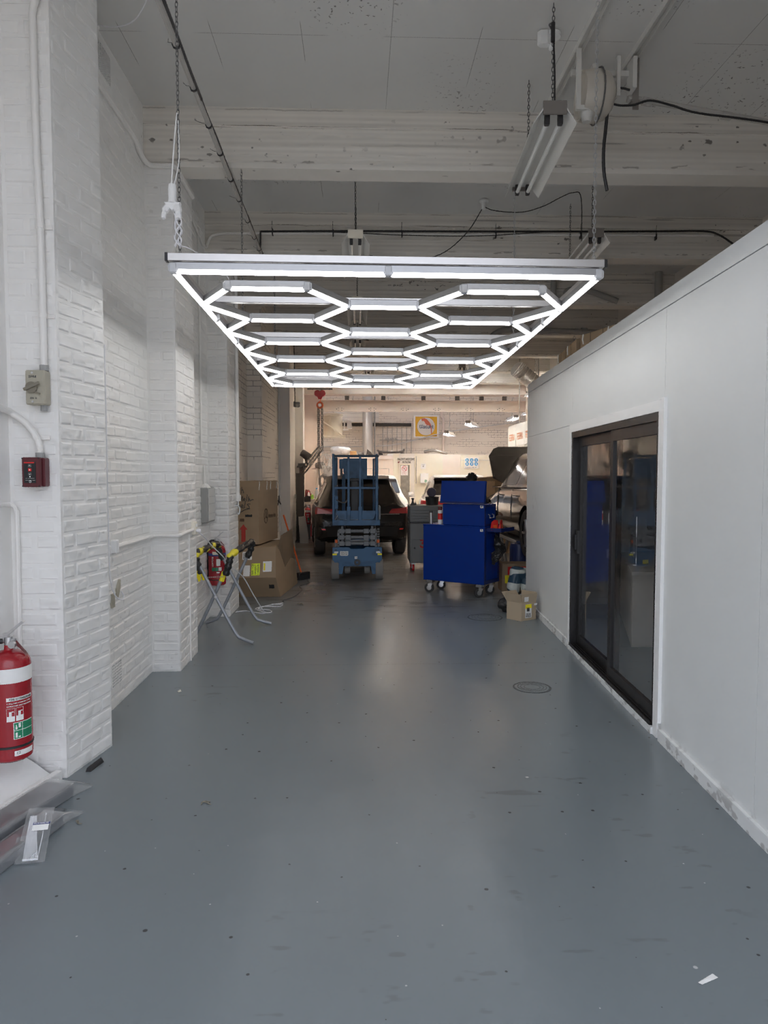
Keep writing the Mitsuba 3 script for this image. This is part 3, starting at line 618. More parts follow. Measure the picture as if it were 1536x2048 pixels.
# ---------------------------------------------------------------- fittings on the left wall
def saddle(t, c, n, s=0.02):
    x, y, z = c
    m = bx(x - 0.045, x + 0.02, y - 0.006, y + 0.004, z - 0.012, z + 0.012, 0.002) if n == 'y' else bx(x - 0.004, x + 0.006, y - 0.045, y + 0.02, z - 0.012, z + 0.012, 0.002)
    part('saddle', t, m, 'm_conduit')
c1 = thing('wall_conduit', 'white conduit running up the entrance pillar from the isolator switch', 'pipe')
part('pipe', c1, tube(curve([(-1.695, 3.925, 2.255), (-1.695, 3.925, 2.95), (-1.705, 3.925, 3.42), (-1.71, 3.925, 4.03), (-1.708, 3.925, 4.12), (-1.685, 3.925, 4.2), (-1.64, 3.935, 4.32), (-1.63, 3.94, 4.70)]), 0.019, 10), 'm_conduit', 40)
part('adaptor', c1, cyl((-1.695, 3.925, 2.255), (-1.695, 3.925, 2.285), 0.024, 10), 'm_grey')
for z in (2.55, 3.02): part('saddle', c1, cat_(bx(-1.72, -1.64, 3.944, 3.950, z - 0.012, z + 0.012, 0.002), cyl((-1.695, 3.925, z - 0.012), (-1.695, 3.925, z + 0.012), 0.0215, 10)), 'm_conduit')
c2 = thing('wall_conduit', 'white conduit bending down behind the large fire extinguisher', 'pipe')
part('pipe', c2, tube(curve([(-1.90, 3.80, 1.535), (-1.90, 3.90, 1.535), (-1.88, 3.925, 1.53), (-1.865, 3.928, 1.49), (-1.862, 3.928, 1.40), (-1.868, 3.928, 0.40)]), 0.012, 8), 'm_conduit', 40)
fx_ = thing('flexible_conduit', 'ribbed white flexible conduit curving into the red control box', 'pipe')
fp = curve([(-1.89, 3.70, 2.05), (-1.88, 3.88, 2.04), (-1.86, 3.92, 2.02), (-1.80, 3.92, 1.975), (-1.755, 3.92, 1.92), (-1.73, 3.92, 1.86), (-1.726, 3.92, 1.80)], 14)
part('hose', fx_, tube(fp, 0.017 + 0.0018 * (np.arange(len(fp)) % 2), 10), 'm_conduit', 40)
part('collar', fx_, cyl((-1.726, 3.92, 1.785), (-1.726, 3.92, 1.815), 0.023, 12), 'm_grey', 40)
part('saddle', fx_, cat_(bx(-1.745, -1.68, 3.938, 3.948, 1.885, 1.91, 0.002), tube([(-1.752, 3.92, 1.905), (-1.737, 3.92, 1.885)], 0.020, 10)), 'm_conduit')
mat('m_beige', (0.36, 0.335, 0.265), 0.45)
sw = thing('isolator_switch', 'beige isolator switch box with a turned lever on the entrance pillar', 'switch')
part('box', sw, bx(-1.775, -1.672, 3.875, 3.949, 2.07, 2.253, 0.006), 'm_beige')
part('lever', sw, cat_(lathe([(0, 0), (0.03, 0), (0.028, 0.016), (0, 0.018)], 18, 'y', (-1.738, 3.858, 2.16)), xf(bx(-0.045, 0.045, -0.012, 0.0, -0.008, 0.008, 0.002), ry=-0.42, t=(-1.732, 3.858, 2.165)), xf(bx(-0.042, 0.04, -0.006, 0.0, -0.003, 0.003), ry=0.42, t=(-1.730, 3.866, 2.142))), mat('m_lever', (0.19, 0.17, 0.13), 0.5), 30)
part('screw', sw, cat_(lathe([(0, 0), (0.006, 0), (0.005, 0.003), (0, 0.003)], 8, 'y', (-1.737, 3.872, 2.238)), lathe([(0, 0), (0.006, 0), (0.005, 0.003), (0, 0.003)], 8, 'y', (-1.737, 3.872, 2.086))), 'm_steel')
part('lettering', sw, cat_(text_on('IPM', 0.012, (-1.757, 3.8745, 2.212), (1, 0, 0), (0, 0, 1), 0.0012, True, 0.04), text_on('I25  B', 0.009, (-1.750, 3.8745, 2.100), (1, 0, 0), (0, 0, 1), 0.0012, True, 0.034)), 'm_print')
part('gland', sw, cyl((-1.700, 3.925, 2.04), (-1.700, 3.925, 2.072), 0.018, 10), 'm_grey')
mat('m_maroon', (0.085, 0.012, 0.016), 0.35)
rb = thing('control_box', 'dark red control box with black keypad on the entrance pillar', 'control box')
part('base', rb, bx(-1.785, -1.688, 3.885, 3.949, 1.632, 1.787, 0.006), 'm_maroon')
part('cover', rb, bx(-1.797, -1.700, 3.855, 3.886, 1.630, 1.789, 0.006), 'm_maroon')
part('keypad', rb, bx(-1.783, -1.722, 3.8525, 3.856, 1.652, 1.766), 'm_blackmatt')
part('brand_strip', rb, bx(-1.782, -1.728, 3.8515, 3.853, 1.757, 1.764), 'm_brightred')
for z, m in ((1.744, 'm_darkgrey'), (1.722, 'm_brightred'), (1.700, 'm_darkgrey')):
    b_ = part('button', rb, bx(-1.761, -1.743, 3.850, 3.853, z - 0.008, z + 0.008, 0.002), m)
    a_ = [(-1.7555, z), (-1.7485, z), (-1.752, z + 0.005)] if z > 1.73 else [(-1.7545, z - .003), (-1.7495, z - .003), (-1.7495, z + .003), (-1.7545, z + .003)] if z > 1.71 else [(-1.7555, z), (-1.7485, z), (-1.752, z - 0.005)]
    part('symbol', b_, prism(a_, 3.8490, 3.8502, 'y'), 'm_label')
part('print', rb, cat_(bx(-1.775, -1.730, 3.8518, 3.853, 1.676, 1.677), bx(-1.778, -1.726, 3.8518, 3.853, 1.667, 1.668), lathe([(0, 0), (0.004, 0), (0, 0.001)], 8, 'y', (-1.752, 3.852, 1.686)), lathe([(0.004, 0), (0.006, 0), (0.006, 0.001), (0.004, 0.001)], 10, 'y', (-1.752, 3.852, 1.659))), 'm_label')
for a, b in ((-1.792, 1.635), (-1.706, 1.635), (-1.792, 1.783), (-1.706, 1.783)): part('screw', rb, lathe([(0, 0), (0.004, 0), (0, 0.002)], 8, 'y', (a, 3.8535, b)), 'm_black')

def extinguisher(x, y, z0, h, r, label, rot=0.0, band='m_label', yellow=False, big=True):
    t = thing('fire_extinguisher', label, 'fire extinguisher')
    hb = h
    b = part('cylinder', t, lathe([(0, 0.0), (r * 0.80, 0.0), (r * 0.97, 0.012), (r, 0.03), (r, hb - r * 0.75), (r * 0.95, hb - r * 0.42), (r * 0.80, hb - r * 0.18), (r * 0.55, hb - r * 0.05), (r * 0.30, hb), (0.022, hb + 0.005), (0.02, hb + 0.03), (0, hb + 0.03)], 40, at=(x, y, z0)), 'm_red', 35)
    part('band', t, lathe([(r + 0.0008, hb * 0.735), (r + 0.0012, hb * 0.737), (r + 0.0012, hb * 0.865 if big else hb * 0.80), (r + 0.0008, hb * 0.867 if big else hb * 0.802)], 40, at=(x, y, z0)), band, 30, label='broad band round the shoulder')
    part('strap', t, lathe([(r + 0.0008, hb * 0.135), (r + 0.004, hb * 0.137), (r + 0.004, hb * 0.155), (r + 0.0008, hb * 0.157)], 40, at=(x, y, z0)), 'm_black', 30, label='black strap')
    zt = z0 + hb + 0.02
    part('valve', t, cat_(cyl((x, y, zt), (x, y, zt + 0.05), 0.02, 14), cyl((x - 0.03, y, zt + 0.03), (x + 0.035, y, zt + 0.03), 0.012, 10), lathe([(0, 0), (0.018, 0), (0.018, 0.02), (0, 0.02)], 14, 'y', (x + 0.03, y - 0.035, zt + 0.015))), 'm_steel', 30)
    part('handle', t, cat_(xf(bx(-0.012, 0.012, -0.012, 0.012, 0, 0.035), t=(x - 0.01, y, zt + 0.035)), hull([(x - 0.03, y - 0.012, zt + 0.05), (x - 0.03, y + 0.012, zt + 0.05), (x + 0.075, y - 0.014, zt + 0.135), (x + 0.075, y + 0.014, zt + 0.135), (x + 0.08, y - 0.014, zt + 0.127), (x + 0.08, y + 0.014, zt + 0.127), (x - 0.02, y - 0.012, zt + 0.042), (x - 0.02, y + 0.012, zt + 0.042)])), 'm_steel', label='raised steel lever')
    part('carry_grip', t, hull([(x + 0.02, y - 0.012, zt + 0.03), (x + 0.02, y + 0.012, zt + 0.03), (x + 0.03, y + 0.012, zt + 0.036), (x + 0.09, y - 0.01, zt - 0.035), (x + 0.09, y + 0.01, zt - 0.035), (x + 0.096, y, zt - 0.045)]), 'm_darkred', label='dark red grip')
    part('hose', t, tube(curve([(x - 0.025, y - 0.01, zt + 0.03), (x - 0.07, y - 0.02, zt + 0.02), (x - 0.105, y - 0.02, zt - 0.06), (x - 0.115, y - 0.01, zt - 0.16), (x - 0.112, y, z0 + 0.12), (x - 0.108, y, z0 + 0.04)]), 0.013, 8), 'm_black', 40, label='black hose')
    return t
def on_cyl(m, c, r, a0):
    """Bends a flat print (x along the surface, z up, y the thickness outwards -> -y) round a vertical cylinder; a0: direction of its middle."""
    v = np.array(m.vertices)
    ang = a0 + v[:, 0] / r
    rr = r - v[:, 1]
    return trimesh.Trimesh(np.stack([c[0] + rr * np.cos(ang), c[1] + rr * np.sin(ang), c[2] + v[:, 2]], -1), np.array(m.faces), process=False)
def strip(x0, x1, z0, z1, y=-0.0015, n=10):
    xs = np.linspace(x0, x1, n + 1)
    return cat_([bx(a, b, y, 0, z0, z1) for a, b in zip(xs[:-1], xs[1:])])
ex1 = extinguisher(-1.79, 3.65, 0.245, 0.555, 0.102, 'large red fire extinguisher with white band at the left edge, on the entrance wall')
def lab1(m): return on_cyl(m, (-1.79, 3.65, 0.245), 0.1025, -0.95)
def ftext(s, h, x, z, w=None, y=-0.0024, bold=True):
    return text_on(s, h, (x, y, z), (1, 0, 0), (0, 0, 1), 0.0008, bold, w)
part('title_label', ex1, lab1(strip(-0.035, 0.10, 0.318, 0.336)), 'm_label')
part('title_text', ex1, lab1(ftext('FIRE EXTINGUISHER', 0.010, -0.022, 0.322, 0.115)), 'm_print')
part('print', ex1, lab1(cat_(ftext('9.0kg ABE POWDER TYPE', 0.006, -0.034, 0.304, 0.12), ftext('OPERATING INSTRUCTIONS', 0.006, -0.034, 0.290, 0.125))), 'm_label')
for k in range(2):
    f = part('instruction_panel', ex1, lab1(cat_(strip(-0.035 + 0.042 * k, 0.002 + 0.042 * k, 0.215, 0.242), strip(-0.035 + 0.042 * k, -0.034 + 0.042 * k, 0.215, 0.282, n=1), strip(0.001 + 0.042 * k, 0.002 + 0.042 * k, 0.215, 0.282, n=1), strip(-0.035 + 0.042 * k, 0.002 + 0.042 * k, 0.281, 0.282), strip(-0.024 + 0.042 * k, -0.012 + 0.042 * k, 0.240, 0.265, n=3), strip(-0.012 + 0.042 * k, -0.002 + 0.042 * k, 0.262, 0.266, n=3))), 'm_label')
part('safety_panel', ex1, lab1(cat_(strip(-0.006, 0.10, 0.122, 0.208))), 'm_label')
part('safety_field', ex1, lab1(cat_(strip(-0.003, 0.035, 0.168, 0.205, -0.002), strip(0.038, 0.098, 0.168, 0.205, -0.002), strip(-0.003, 0.035, 0.125, 0.165, -0.002), strip(0.038, 0.098, 0.125, 0.165, -0.002))), 'm_green')
part('safety_symbol', ex1, lab1(cat_(strip(0.003, 0.012, 0.172, 0.186, -0.0026, 2), strip(0.005, 0.009, 0.186, 0.196, -0.0026, 2), strip(0.017, 0.028, 0.180, 0.202, -0.0026, 2), strip(0.003, 0.012, 0.130, 0.156, -0.0026, 2), strip(0.016, 0.027, 0.130, 0.137, -0.0026, 2))), 'm_label')
part('certification_label', ex1, lab1(strip(-0.004, 0.10, 0.036, 0.062)), 'm_label')
part('certification_print', ex1, lab1(cat_(on_cyl(strip(0, 0.001, 0, 0.001, n=1), (0, 0, 0), 1, 0) if False else strip(0.008, 0.022, 0.045, 0.0465, -0.0024, 3), strip(0.008, 0.022, 0.054, 0.0555, -0.0024, 3), strip(0.007, 0.0085, 0.045, 0.0555, -0.0024, 1), strip(0.0215, 0.023, 0.045, 0.0555, -0.0024, 1))), 'm_print')
part('wall_bracket', ex1, cat_(bx(-1.905, -1.87, 3.62, 3.68, 0.5, 0.62), bx(-1.905, -1.875, 3.63, 3.67, 0.30, 0.34), bx(-1.88, -1.78, 3.66, 3.68, 0.84, 0.855), bx(-1.905, -1.87, 3.62, 3.68, 0.78, 0.86)), 'm_darkgrey')

ex2 = extinguisher(-1.665, 8.345, 0.40, 0.475, 0.10, 'red fire extinguisher with blue band on the pillar behind the trestle stand', band='m_brightblue', big=False)
mat('m_bandblue', (0.03, 0.05, 0.22), 0.4)
scene[ex2 + '__band']['bsdf'] = {'type': 'ref', 'id': 'm_bandblue'}
def lab2(m): return on_cyl(m, (-1.665, 8.345, 0.40), 0.1005, -1.45)
part('date_label', ex2, lab2(strip(-0.045, 0.035, 0.365, 0.40, -0.003)), 'm_cream')
part('white_label', ex2, lab2(cat_(strip(0.0, 0.045, 0.235, 0.315), strip(0.0, 0.035, 0.15, 0.165))), 'm_label')
part('safety_field', ex2, lab2(cat_(strip(-0.055, -0.02, 0.175, 0.215), strip(-0.017, 0.02, 0.175, 0.215))), 'm_green')
part('prohibition_panel', ex2, lab2(strip(0.025, 0.06, 0.178, 0.218)), 'm_label')
part('side_lettering', ex2, lab2(xf(ftext('CO2 FOAM', 0.018, 0, 0, 0.115, y=-0.002), ry=-math.pi / 2, t=(-0.035, 0, 0.225))), 'm_label')
part('wall_bracket', ex2, cat_(bx(-1.70, -1.63, 8.44, 8.462, 0.45, 0.85), bx(-1.68, -1.65, 8.36, 8.45, 0.83, 0.85)), 'm_black')

eb = thing('meter_cabinet', 'grey metal cabinet on the recessed wall above the trestle stand', 'electrical cabinet')
part('body', eb, bx(-1.782, -1.70, 8.03, 8.42, 1.15, 1.545, 0.006), 'm_grey')
part('door', eb, bx(-1.701, -1.690, 8.05, 8.41, 1.165, 1.535, 0.004), mat('m_cabinet', (0.47, 0.47, 0.455), 0.45))
for z in (1.36, 1.44, 1.25): part('seam', eb, bx(-1.6915, -1.6885, 8.08, 8.38, z, z + 0.004), 'm_grey')
part('top_gland', eb, cat_(lathe([(0, 0), (0.06, 0), (0.04, 0.03), (0.025, 0.045), (0, 0.05)], 12, at=(-1.745, 8.15, 1.542)), cyl((-1.755, 8.15, 1.58), (-1.755, 8.15, 1.80), 0.014, 8)), 'm_conduit', 30)
def outlet(x, y, z, label):
    t = thing('power_outlet', label, 'power outlet')
    part('box', t, bx(x - 0.004, x + 0.04, y - 0.04, y + 0.04, z - 0.06, z + 0.06, 0.006), 'm_cream')
    for q in (-0.018, 0.018): part('switch', t, bx(x + 0.04, x + 0.046, y + q - 0.009, y + q + 0.009, z + 0.012, z + 0.040, 0.002), 'm_white')
    part('plug', t, cat_(bx(x + 0.04, x + 0.085, y - 0.03, y - 0.002, z - 0.035, z - 0.005, 0.006)), 'm_whitecable')
    return t
outlet(PX, 6.60, 1.20, 'cream double power outlet on the side of the second pillar')
t = thing('wall_conduit', 'white conduit along the recessed wall to the power outlet', 'pipe')
part('pipe', t, tube(curve([(-1.755, 5.18, 1.175), (-1.755, 5.6, 1.175), (-1.755, 5.98, 1.175), (-1.745, 6.06, 1.175), (-1.70, 6.078, 1.175), (-1.58, 6.078, 1.175), (-1.53, 6.085, 1.178), (-1.522, 6.16, 1.182), (-1.522, 6.56, 1.19)]), 0.016, 8), 'm_conduit', 40)
part('end_box', t, bx(-1.784, -1.74, 5.135, 5.20, 1.13, 1.225, 0.006), 'm_white')
part('drop', t, bx(PX - 0.004, PX + 0.014, 6.445, 6.468, 0.0, 1.16), 'm_conduit', label='square duct dropping to the floor')
solo('wall_conduit', 'thin white cable running down the recessed wall to the broken bracket', 'cable', tube(curve([(-1.768, 5.06, 2.6), (-1.766, 5.06, 1.8), (-1.766, 5.06, 1.2), (-1.763, 5.07, 0.95), (-1.75, 5.12, 0.83), (-1.735, 5.22, 0.78), (-1.735, 5.26, 0.80), (-1.745, 5.24, 0.84)]), 0.005, 6), 'm_whitecable', 40)
solo('broken_bracket', 'torn beige bracket on the recessed wall', 'bracket', cat_(hull([(-1.785, 5.20, 0.80), (-1.785, 5.25, 0.93), (-1.765, 5.20, 0.84), (-1.765, 5.29, 0.92), (-1.76, 5.27, 0.86), (-1.765, 5.23, 0.79), (-1.785, 5.29, 0.90)]), bx(-1.785, -1.765, 5.10, 5.16, 0.74, 0.84)), 'm_beige')
def vent(y0, y1, z0, z1, label, n, mesh_):
    t = thing('wall_vent', label, 'vent')
    part('hole_shade', t, bx(WX - 0.003, WX + 0.0095, y0, y1, z0, z1), 'm_darkgrey')  # dark plate behind the grille; the shade in the holes is its colour
    bars_ = []
    if mesh_:
        ys_ = np.linspace(y0, y1, 9); zs_ = np.linspace(z0, z1, 15)
        bars_ += [bx(WX, WX + 0.011, y0, y1, z - 0.0035, z + 0.0035) for z in zs_] + [bx(WX, WX + 0.011, y - 0.0035, y + 0.0035, z0, z1) for y in ys_]
    else:
        zs_ = np.linspace(z0, z1, 9); ys_ = np.linspace(y0, y1, 9)
        bars_ += [bx(WX, WX + 0.0115, y0, y1, z - 0.005, z + 0.005) for z in zs_] + [bx(WX, WX + 0.0112, y - 0.006, y + 0.006, z0, z1) for y in ys_]
    part('grille', t, cat_(bars_), 'm_paint')
vent(5.085, 5.285, 0.16, 0.33, 'white air brick vent low on the recessed wall', 8, False)
vent(5.06, 5.30, 4.46, 4.66, 'mesh vent high on the recessed wall under the ceiling', 8, True)
vent(7.45, 7.75, 4.42, 4.66, 'mesh vent high on the wall beyond the second pillar', 8, True)
t = thing('wall_conduit', 'white conduit high on the recessed wall bending round the second pillar', 'pipe')
part('pipe', t, tube(curve([(-1.757, 5.0, 4.36), (-1.757, 5.08, 4.34), (-1.757, 5.75, 4.335), (-1.757, 5.92, 4.29), (-1.75, 6.02, 4.265), (-1.72, 6.075, 4.25), (-1.66, 6.078, 4.245), (-1.55, 6.078, 4.245), (-1.522, 6.10, 4.245), (-1.522, 6.3, 4.25), (-1.522, 6.72, 4.24)]), 0.021, 8), 'm_conduit', 40)
t = thing('wall_conduit', 'pair of white conduits ending above the high mesh vent', 'pipe')
for q in (0, 1): part('pipe', t, tube(curve([(-1.757, 4.45, ZC - 0.03 - 0.05 * q), (-1.757, 4.8, ZC - 0.03 - 0.05 * q), (-1.757, 5.02 - 0.04 * q, ZC - 0.035 - 0.05 * q)]), 0.016, 8), 'm_conduit', 40)
solo('ceiling_wire', 'thin white wire drooping from the high conduits to the ceiling', 'wire', tube(curve([(-1.75, 4.98, 4.70), (-1.6, 4.9, 4.64), (-1.45, 4.8, 4.62), (-1.35, 4.72, 4.68), (-1.3, 4.65, 4.74)]), 0.004, 5), 'm_whitecable', 30)
t = thing('downpipe', 'white downpipe with a tap on the third brick pillar', 'pipe')
part('pipe', t, cyl((-1.515, 8.95, 1.42), (-1.515, 8.95, 4.24), 0.024, 10), 'm_conduit', 40)
part('coupling', t, cyl((-1.515, 8.95, 1.36), (-1.515, 8.95, 1.44), 0.036, 10), 'm_conduit', 40)
part('tap', t, cat_(tube(curve([(-1.515, 8.95, 1.37), (-1.51, 8.94, 1.30), (-1.49, 8.92, 1.26), (-1.50, 8.90, 1.20), (-1.52, 8.89, 1.22)]), 0.012, 8), bx(-1.54, -1.50, 8.90, 8.92, 1.30, 1.315)), 'm_galv', 40, label='metal tap')
solo('wall_conduit', 'white conduit on the broad pier beyond the carton stack', 'pipe', cyl((-1.535, 13.76, 0.6), (-1.535, 13.76, 4.7), 0.022, 8), 'm_conduit', 40)
part('bracket', solo('wall_conduit', 'thin vertical pipe crossing the recessed wall behind the trestle stand', 'pipe', cyl((-1.757, 8.02, 1.95), (-1.757, 8.02, 4.4), 0.013, 8), 'm_conduit', 40), bx(-1.782, -1.735, 8.0, 8.04, 1.92, 1.96), 'm_conduit')

# ---------------------------------------------------------------- things on the floor at the left
wb = thing('profile_bundle', 'grey metal profiles in clear plastic lying along the left entrance wall', 'metal profiles')
def along(p0, p1, sec, n=2):
    p0, p1 = np.array(p0, float), np.array(p1, float); d = (p1 - p0); L = np.linalg.norm(d); d /= L
    s = np.cross(d, [0, 0, 1]); s /= np.linalg.norm(s); u = np.cross(s, d)
    return loft([np.array([p0 + d * L * k / (n - 1) + s * a + u * b for a, b in sec]) for k in range(n)])
part('upper_profile', wb, along((-1.80, 2.94, 0.004), (-1.585, 3.74, 0.004), [(-0.075, 0), (0.075, 0), (0.075, 0.05), (0.055, 0.062), (-0.075, 0.062)]), mat('m_profile', (0.15, 0.155, 0.165), 0.4))
part('lower_profile', wb, along((-1.70, 2.45, 0.004), (-1.485, 3.42, 0.004), [(-0.05, 0), (0.05, 0.0), (0.05, 0.04), (0.035, 0.05), (-0.05, 0.05)]), 'm_profile')
part('foam_edge', wb, along((-1.885, 3.02, 0.0), (-1.668, 3.925, 0.0), [(-0.02, 0.0), (0.018, 0.0), (0.018, 0.055), (-0.02, 0.055)]), 'm_label', label='white foam strip')
r_ = np.random.default_rng(4)
def film_wrap(p0, p1, w, h, n=16, tail=0.12, s0=4, tuck=True):
    p0, p1 = np.array(p0, float), np.array(p1, float); d = p1 - p0; L = np.linalg.norm(d); d /= L
    s = np.cross(d, [0, 0, 1]); s /= np.linalg.norm(s)
    rings = []
    for k in range(n + 4):
        q = min(k / n, 1.0); end = max(0, k - n) / 3
        c = p0 + d * (L * q + tail * end); ring = []
        hh = h * (1 - 0.75 * end); ww = w * (1 + 0.25 * end)
        for a in np.arange(18) / 18 * 2 * np.pi:
            ca, sa = np.cos(a), np.sin(a)
            e = 0.35
            X = np.sign(ca) * abs(ca) ** e * ww; Z = (np.sign(sa) * abs(sa) ** e * 0.5 + 0.5) * hh
            v = c + s * X + np.array([0, 0, Z])
            v = v + (meshkit.fbm(v * 22 + s0, 2) - 0.5) * 0.024 * (np.array([s[0], s[1], 1.0]))
            v[2] = max(v[2], 0.003)
            ring.append(v)
        rings.append(np.array(ring))
    return loft(rings, False)
part('plastic_wrap', wb, film_wrap((-1.80, 2.94, 0.003), (-1.585, 3.74, 0.003), 0.092, 0.078), 'm_film', 50, label='clear plastic wrap')
part('plastic_wrap', wb, film_wrap((-1.70, 2.45, 0.003), (-1.485, 3.42, 0.003), 0.066, 0.062, s0=9), 'm_film', 50, label='clear plastic wrap')
zb = thing('zip_tie_bag', 'clear plastic bag of white cable ties leaning on the metal profiles', 'bag')
B0, BU = np.array([-1.50, 3.05, 0.006]), np.array([-0.045, 0.25, 0.16])      # lower left corner, direction up the bag
BUn = BU / np.linalg.norm(BU); BR_ = np.array([0.985, 0.17, 0.0]) / np.linalg.norm([0.985, 0.17]); BN = np.cross(BR_, BUn)
def bagp(u, v, d=0.0): return B0 + BR_ * u + BUn * v + BN * d
grid, fcs = [], []
for side in (1, -1):
    base = len(grid)
    for i in range(15):
        for j in range(9):
            u, v = j / 8, i / 14
            wid = 0.124 - 0.012 * v; bul = 0.012 * math.sin(math.pi * u) * (0.35 + math.sin(math.pi * min(1, v * 1.1)))
            p = bagp(0.004 * v + u * wid, v * 0.275, side * bul)
            p = p + BN * (meshkit.fbm(np.array([p * 40 + side]), 2)[0] - 0.5) * 0.012
            if v > 0.8: p = p + BN * (-0.05 * (v - 0.8)) + np.array([0, 0.0, -0.02 * (v - 0.8) * j / 8])
            p[2] = max(p[2], 0.002)
            grid.append(p)
    for i in range(14):
        for j in range(8):
            a = base + i * 9 + j; fcs += [(a, a + 1, a + 10), (a, a + 10, a + 9)] if side == 1 else [(a, a + 10, a + 1), (a, a + 9, a + 10)]
part('film', zb, trimesh.Trimesh(np.array(grid), np.array(fcs), process=False), 'm_film', 50)
zr = random.Random(3)
for k in range(13):
    u0, u1 = 0.020 + 0.0048 * k, 0.022 + 0.0022 * k
    part('cable_tie', zb, cat_(tube([bagp(u0 + 0.014, 0.018, 0.004 + 0.0005 * k), bagp((u0 + u1) / 2 + 0.006, 0.12, 0.006), bagp(u1, 0.225, 0.004)], [0.0014, 0.0013, 0.001], 5), xf(bx(-0.003, 0.003, -0.003, 0.003, -0.004, 0.004), t=bagp(u0 + 0.0145, 0.014, 0.004))), 'm_whitecable')
part('cable_tie', zb, tube([bagp(0.092, 0.02, 0.004), bagp(0.094, 0.12, 0.008), bagp(0.088, 0.235, 0.004)], 0.0018, 5), 'm_whitecable')
part('header', zb, quadplate(bagp(0.045, 0.172, 0.0155), BR_, BUn, 0.072, 0.010, 0.001), 'm_navy', label='dark blue label strip')
part('header_text', zb, text_on('NYLON CABLE TIES', 0.0055, bagp(0.048, 0.1745, 0.0168), BR_, BUn, 0.0006, True, 0.064), 'm_label')
part('info_label', zb, quadplate(bagp(0.045, 0.143, 0.0155), BR_, BUn, 0.068, 0.028, 0.001), 'm_label', label='white product label')
g_, f_ = [], []
for i in range(15):
    for j in range(7):
        u, v = i / 14, j / 6
        p = np.array([-1.90, 2.7 + 1.22 * u, 0.22 + 0.05 * math.sin(5 * u)]) * (1 - v) + np.array([-1.975 + 0.29 * u, 2.7 + 1.22 * u, 0.02]) * v
        p = p + np.array([0.5, 0, 0.4]) * (meshkit.fbm(p[None] * 14, 3)[0] - 0.45) * 0.05 * math.sin(math.pi * v); p[0] = max(p[0], -1.899); g_.append(p)
for i in range(14):
    for j in range(6): a = i * 7 + j; f_ += [(a, a + 7, a + 8), (a, a + 8, a + 1)]
solo('white_sheet', 'white plastic sheet tucked between the entrance wall and the metal profiles', 'sheet', trimesh.Trimesh(np.array(g_), np.array(f_), process=False), 'm_white', 40)
solo('rubber_scrap', 'small black scrap on the floor against the entrance pillar', 'scrap', hull([(-1.565, 4.03, 0.0), (-1.535, 4.03, 0.0), (-1.51, 4.17, 0.0), (-1.535, 4.19, 0.0), (-1.56, 4.04, 0.02), (-1.53, 4.18, 0.025), (-1.515, 4.16, 0.02)]), 'm_blackmatt')
def litter(n, seed, label, m, c, s, flat=0.004):
    r = np.random.default_rng(seed); pts = []
    for k in range(n):
        a = r.uniform(0, 6.28); l = s * r.uniform(0.3, 1)
        pts.append(tube(curve([(c[0] + r.normal() * s * 0.3, c[1] + r.normal() * s * 0.3, flat), (c[0] + l * math.cos(a), c[1] + l * math.sin(a), flat + r.uniform(0, s * 0.3)), (c[0] + l * 1.5 * math.cos(a + 0.6), c[1] + l * 1.5 * math.sin(a + 0.6), flat)], 4), [0.002 + 0.0015 * s * 20] * 8 + [0.001], 4))
    return solo('debris_scrap', label, 'debris', cat_(pts), m)
litter(3, 1, 'curled brown shaving on the open floor left of the middle', 'm_lever', (-0.78, 3.62), 0.03)
litter(3, 2, 'pale curled shaving on the floor before the second pillar', 'm_cream', (-1.40, 5.52), 0.035)
litter(3, 5, 'dark fibre tuft on the floor near the plastic bag', 'm_lever', (-1.37, 3.43), 0.02)
solo('floor_chip', 'white flake on the floor at the bottom right corner', 'debris', hull([(1.14, 2.24, 0.001), (1.21, 2.27, 0.001), (1.20, 2.29, 0.001), (1.13, 2.25, 0.001), (1.16, 2.26, 0.004)]), 'm_label')
for (x, y, r, lb) in ((1.376, 5.534, 0.135, 'round painted drain cover on the floor before the sliding door'), (1.491, 8.30, 0.19, 'round painted drain cover on the floor beyond the small carton')):
    t = thing('drain_cover', lb, 'drain cover')
    part('disc', t, lathe([(0, 0), (r, 0), (r, 0.003), (r - 0.01, 0.0045), (0, 0.0045)], 40, at=(x, y, 0)), 'm_floor', 30)
    part('rim', t, lathe([(r + 0.004, 0), (r + 0.016, 0), (r + 0.016, 0.003), (r + 0.004, 0.003)], 40, at=(x, y, 0)), mat('m_drainrim', (0.07, 0.08, 0.085), 0.5), 30)
    for q in (0.45, 0.65, 0.82): part('groove_ring', t, lathe([(r * q, 0.0045), (r * q + 0.005, 0.0045), (r * q + 0.005, 0.0056), (r * q, 0.0056)], 32, at=(x, y, 0)), 'm_drainrim', 30)

# folding trestle stand
ts = thing('trestle_stand', 'folding grey steel trestle stand with black and yellow taped arms', 'trestle stand')
mat('m_greysteel', (0.30, 0.32, 0.35), 0.4, metal=0.4)
def leg_curve(top, foot, toe):
    return curve([top, tuple(np.array(top) * 0.5 + np.array(foot) * 0.5), tuple(np.array(top) * 0.08 + np.array(foot) * 0.92 + np.array([0, 0, 0.02])), tuple(np.array(foot) + np.array([(toe[0] - foot[0]) * 0.25, (toe[1] - foot[1]) * 0.25, 0.028])), toe], 6)
A0, A1 = (-1.64, 7.15, 0.86), (-1.58, 7.97, 0.88)
B0_, B1_ = (-1.30, 7.18, 0.84), (-1.20, 8.0, 0.90)
FA0, TA0 = (-1.20, 7.06, 0.03), (-1.05, 7.02, 0.022)
FA1, TA1 = (-1.14, 7.92, 0.03), (-0.99, 7.95, 0.022)
FB0, TB0 = (-1.67, 7.20, 0.022), (-1.70, 7.22, 0.022)
FB1, TB1 = (-1.60, 7.98, 0.03), (-1.73, 8.0, 0.022)
